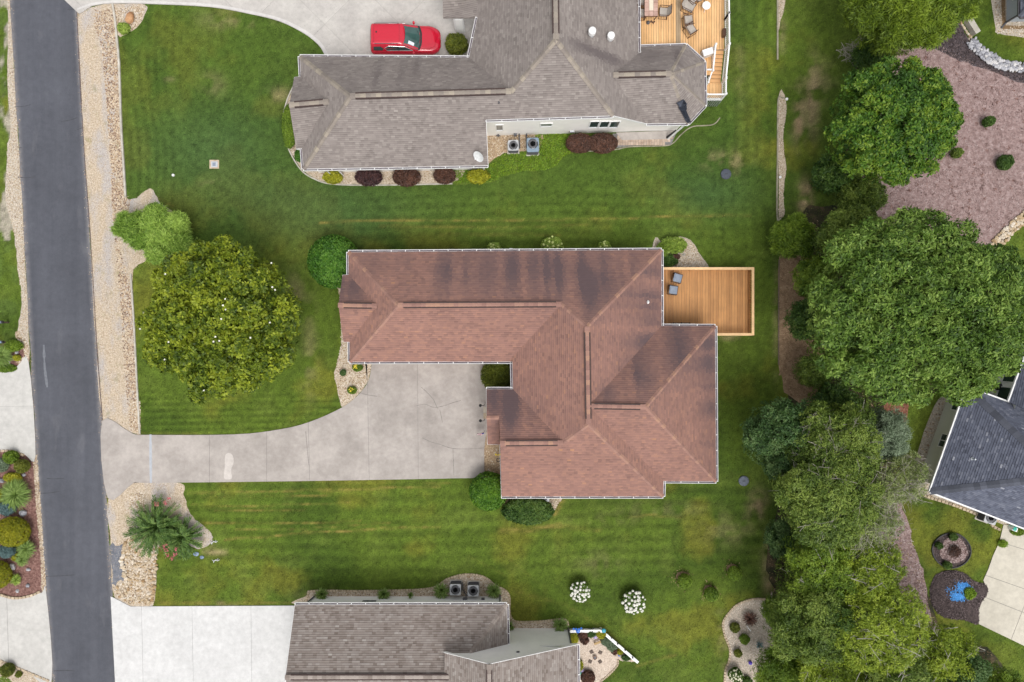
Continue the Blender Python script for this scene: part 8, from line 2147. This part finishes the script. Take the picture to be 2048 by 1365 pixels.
# lone weeds and small plants on the pink slope
for k, (px_, py_, r_, mt, lb) in enumerate([(1978, 243, 9, 'dark', 'small dark green shrub on the pink mulch slope, upper one'), (2011, 325, 14, 'dark', 'larger green shrub on the pink mulch slope, right of the small yellow one'), (1914, 306, 9, 'olive', 'small yellow green shrub on the pink mulch slope next to the round tree')]):
    clipped(lb, px_, py_, r_, r_, .8, mt, r_*48, 220+k, m=7, L=0.11, Wd=0.045, nl=4, depth=(0.65, 1.05))
clipped('grass tuft growing through a joint of the cream driveway', 2006, 1088, 8, 6, .25, 'weed', 140, 224, m=6, L=0.16, Wd=0.02)
clipped('green plant in the middle of the dark mulch mound', 1938, 1187, 11, 11, .55, 'weed', 300, 225, m=7, L=0.14, Wd=0.04, nl=3, depth=(.65, 1.05))
for k, (px_, py_, r_, mt, lb) in enumerate([(1907, 1074, 7, 'dark', 'small dark plant at the top of the round mulch bed'), (1878, 1092, 6, 'dark', 'small dark plant at the left of the round mulch bed'), (1895, 1131, 7, 'dark', 'small dark plant at the bottom of the round mulch bed'), (1910, 1104, 12, 'barberry', 'wispy reddish shrub in the middle of the round mulch bed')]):
    clipped(lb, px_, py_, r_, r_, .45, mt, int(r_*22 if k < 3 else 120), 230+k, m=6, L=0.12, Wd=0.03, nl=2, depth=(.6, 1.1))
clipped('green plant in the stone bed at the corner of the cream driveway', 2036, 1064, 12, 7, .4, 'bright', 260, 235, m=7, L=0.1, Wd=0.05)
clipped('round green plant between the oak and the slate house wall', 2003, 731, 10, 9, .5, 'bright', 260, 236, m=7, L=0.1, Wd=0.05)
# bright weeds beside the taupe house: one mass nobody could count
P1 = rand_in(W(OUT['weeds_n']), 9000); r_ = np.random.default_rng(5); k = len(P1)
keep = ~inside(W([(965, 262), (1070, 262), (1072, 300), (1040, 306), (1005, 310), (985, 328), (965, 340)]), P1[:, 0], P1[:, 1]); P1 = P1[keep]; k = len(P1)
A = unit(np.c_[r_.normal(0, 1, (k, 2)), r_.uniform(.2, 1.0, k)]); C = np.c_[P1, r_.uniform(.02, .10, k)]
V = leaf_quads(C, A, unit(r_.normal(0, .4, (k, 3))+[0, 0, 1]), r_.uniform(.10, .24, k), r_.uniform(.03, .06, k))
me = np_mesh('weeds', V, np.arange(4*k).reshape(k, 4), [M['weed']], {'tint': ('FACE', 'FLOAT', np.clip(r_.normal(.45, .22, k)+.5*(fbm(P1[:, 0], P1[:, 1], .7, 3, 4)-.5), 0, 1))})
o = bpy.data.objects.new('weeds', me); COL.objects.link(o); tag(o, 'bright green weedy ground cover beside the white wall of the taupe house', 'ground cover', kind='stuff')

# undergrowth between the trunks: one mass nobody could count
P1 = rand_in(W([(1600, 470), (1700, 430), (1990, 500), (1990, 640), (1900, 770), (1775, 790), (1770, 900), (1775, 1000), (1785, 1120), (1810, 1235), (1880, 1265), (1985, 1320), (1985, 1420), (1545, 1420), (1548, 1215), (1545, 1120), (1562, 1000), (1585, 930), (1610, 800), (1610, 700)]), 34000); r_ = np.random.default_rng(15); k = len(P1)
hz = 0.15+1.5*sst(fbm(P1[:, 0], P1[:, 1], 1.6, 3, 44), .35, .7)*r_.uniform(.3, 1, k)
V = leaf_quads(np.c_[P1, hz], unit(r_.normal(0, 1, (k, 3))), unit(r_.normal(0, .6, (k, 3))+[0, 0, 1]), r_.uniform(.14, .30, k), r_.uniform(.06, .11, k), .2)
me = np_mesh('undergrowth', V, np.arange(4*k).reshape(k, 4), [M['leaves_u'] if 'leaves_u' in M else M['olive']], {'tint': ('FACE', 'FLOAT', np.clip(r_.normal(.42, .2, k)+.8*(fbm(P1[:, 0], P1[:, 1], 1.3, 3, 4)-.5), 0, 1))})
o = bpy.data.objects.new('undergrowth', me); COL.objects.link(o); tag(o, 'leafy green undergrowth filling the gaps between the trees of the wood', 'undergrowth', kind='stuff')

# ---------------------------- the trees on the right
wd = 'trees of the wood at the right'
t_, l_ = tree('very large spreading oak tree leaning over the slate blue roof', 1812, 622, 218, 7.5, 3.8, 'oak', 7600, 11, 0.25, 0.085, 301, name='oak_tree', nl=110, lump=0.135, sig=0.16, axis_out=0.3, depth=(0.74, 1.10), aspect=0.86, noise_s=2.2, spread=.24)
t_, l_ = tree('round dense deep green tree on the edge of the pink mulch slope', 1768, 254, 122, 5.2, 3.2, 'maple', 4600, 10, 0.22, 0.10, 302, name='maple_tree', nl=62, lump=0.15, sig=0.13, axis_out=0.3, depth=(0.78, 1.08), noise_s=1.6)
t_, l_ = tree('feathery bright green evergreen tree at the top edge beside the pink slope', 1790, 8, 108, 4.5, 2.8, 'juniper', 3800, 12, 0.42, 0.05, 303, name='evergreen_tree', nl=40, lump=0.2, sig=0.14, axis_out=0.6, depth=(0.7, 1.08))
t_, l_ = tree('smaller feathery evergreen at the top edge next to the pale retaining wall', 1890, 6, 48, 3.2, 1.8, 'juniper', 1300, 12, 0.40, 0.05, 304, name='evergreen_tree', nl=9, sig=0.12, axis_out=0.6, depth=(0.7, 1.08))
rt = thing('dead_bush', 'bare grey twiggy bush below the top evergreen tree', 'bush', (*at(1712, 106, 1).xy, 0)); q = at(1712, 106, 1.2)
twigs(rt, [(q.x, q.y, 1.0, .9, .6, .5)], 70, 'twig_grey', 9, (.6, 1.4), .014, .2, 'twigs')
for k, a in enumerate([
    # label, px, py, r, zc, rz, mat, nc, m, L, W, aspect
    ('dark bush under the round deep green tree, towards the lawn', 1660, 350, 38, 1.6, 1.5, 'dark', 700, 9, .22, .08, 1),
    ('green bushy undergrowth below the round deep green tree', 1715, 398, 46, 1.8, 1.5, 'olive', 900, 9, .22, .06, 1),
    ('dark low evergreen bush left of the grey twiggy bush', 1735, 118, 34, 1.6, 1.3, 'dark', 600, 9, .24, .06, 1),
    ('feathery pale green shrub at the lawn edge left of the oak', 1579, 476, 42, 1.6, 1.5, 'spirea_d', 1100, 11, .30, .045, 1),
    ('light olive green tree between the feathery shrub and the oak', 1690, 480, 62, 3.6, 2.0, 'olive', 1500, 10, .22, .07, 1),
    ('bright olive bush at the left foot of the oak, by the bare dirt', 1622, 556, 36, 1.9, 1.6, 'bright', 800, 9, .20, .06, 1.2),
    ('dark green bush under the left side of the oak', 1612, 640, 40, 2.4, 1.6, 'dark', 800, 9, .20, .075, 1.1),
    ('rounded green shrub at the lower left of the oak, by the bare dirt', 1622, 742, 34, 1.7, 1.6, 'olive', 900, 9, .17, .04, 1),
    ('deep green tree at the lawn edge below the bare dirt strip', 1560, 872, 78, 4.2, 2.6, 'bluedark', 1900, 10, .20, .07, 1),
    ('olive green tree with bare twigs, right of the deep green lawn edge tree', 1655, 885, 88, 5.2, 2.6, 'olive', 2000, 9, .18, .055, 1),
    ('silvery green feathery conifer beside the red straw bed', 1757, 868, 42, 4.0, 2.2, 'silver', 1000, 11, .28, .035, 1.3),
    ('dense olive tree in the middle of the wood at the right', 1640, 985, 98, 6.0, 2.8, 'olive', 2600, 10, .19, .06, 1),
    ('pale thin leaved tree with grey twigs in the middle of the wood', 1722, 1005, 74, 5.4, 2.4, 'pale', 1100, 8, .17, .045, 1.1),
    ('wispy pale yellow tree next to the mossy lawn of the slate house', 1800, 950, 38, 4.6, 1.8, 'pale', 560, 8, .17, .045, 1.3),
    ('small dark bluish bush at the left edge of the wood', 1565, 1075, 38, 2.0, 1.7, 'bluedark', 900, 9, .17, .06, 1),
    ('bright green tree at the left of the lower wood', 1640, 1125, 82, 4.6, 2.4, 'bright', 1700, 9, .19, .05, 1),
    ('yellow green tree in the middle of the lower wood, near the pink path', 1716, 1125, 68, 5.0, 2.4, 'yellowgreen', 1500, 9, .18, .05, 1),
    ('mid green tree above the bottom right gravel bed', 1610, 1235, 86, 4.8, 2.6, 'olive', 1900, 10, .19, .06, 1),
    ('dark green bush deep in the lower wood', 1655, 1225, 52, 5.2, 2.2, 'dark', 1000, 9, .19, .065, 1),
    ('bright yellow green tree with white branches in the lower wood', 1742, 1240, 92, 5.6, 2.6, 'yellowgreen', 2200, 9, .18, .05, 1),
    ('yellow green tree beside the dark mulch mound, bottom right', 1872, 1302, 66, 4.2, 2.2, 'yellowgreen', 1300, 9, .18, .05, 1),
    ('dark green tree at the bottom edge, right of the yellow green trees', 1905, 1352, 62, 4.2, 2.2, 'bluedark', 1300, 9, .19, .065, 1),
    ('bushy bright green shrub near the bottom right corner', 1995, 1372, 42, 2.2, 1.5, 'bright', 800, 9, .19, .05, 1),
    ('grassy lime green bush at the bottom edge of the wood, left end', 1562, 1345, 54, 2.6, 1.8, 'bright', 1300, 10, .28, .035, 1),
    ('bright green tree at the bottom edge of the wood', 1660, 1345, 74, 4.4, 2.2, 'yellowgreen', 1500, 9, .19, .05, 1),
    ('olive green tree at the bottom edge, middle of the wood', 1770, 1350, 74, 5.0, 2.3, 'olive', 1500, 9, .19, .055, 1),
    ('added dark bush standing for the shade between the oak and the olive twiggy tree', 1668, 812, 46, 2.6, 1.8, 'dark', 800, 9, .20, .07, 1),  # dark foliage added to stand for the black shade in this gap
    ('low green bush where the wood meets the bottom right gravel bed', 1546, 1218, 24, 1.4, 1.0, 'bright', 420, 9, .17, .05, 1),
]):
    lb, px_, py_, r_, zc, rz, mt, nc, m, L, Wd, asp = a
    mt = {'spirea_d': 'bright'}.get(mt, mt)
    loose = mt in ('pale', 'yellowgreen')
    t_, l_ = tree(lb, px_, py_, r_, zc, rz, mt, int(nc*1.15), m, L, Wd, 320+k, nl=max(9, int(r_/3)), lump=.23, sig=.16, aspect=asp, axis_out=.35, depth=(0.66, 1.12), name='tree' if rz > 1.7 else 'bush', cat='tree' if rz > 1.7 else 'bush', group=wd, fill=.2 if loose else .35, spread=.25)
    tw_ = {9: (60, 'twig_grey'), 11: (40, 'twig_grey'), 12: (230, 'twig_grey'), 13: (60, 'twig_grey'), 15: (26, 'limb_pale'), 16: (34, 'limb_pale'), 19: (44, 'limb_pale'), 20: (16, 'limb_pale'), 24: (24, 'limb_pale'), 25: (22, 'limb_pale')}.get(k)
    if tw_: twigs(t_, l_, tw_[0], tw_[1], 400+k, (0.7, 1.8), .014 if tw_[1] == 'limb_pale' else .010, .15, 'twigs', zadd=0.02)
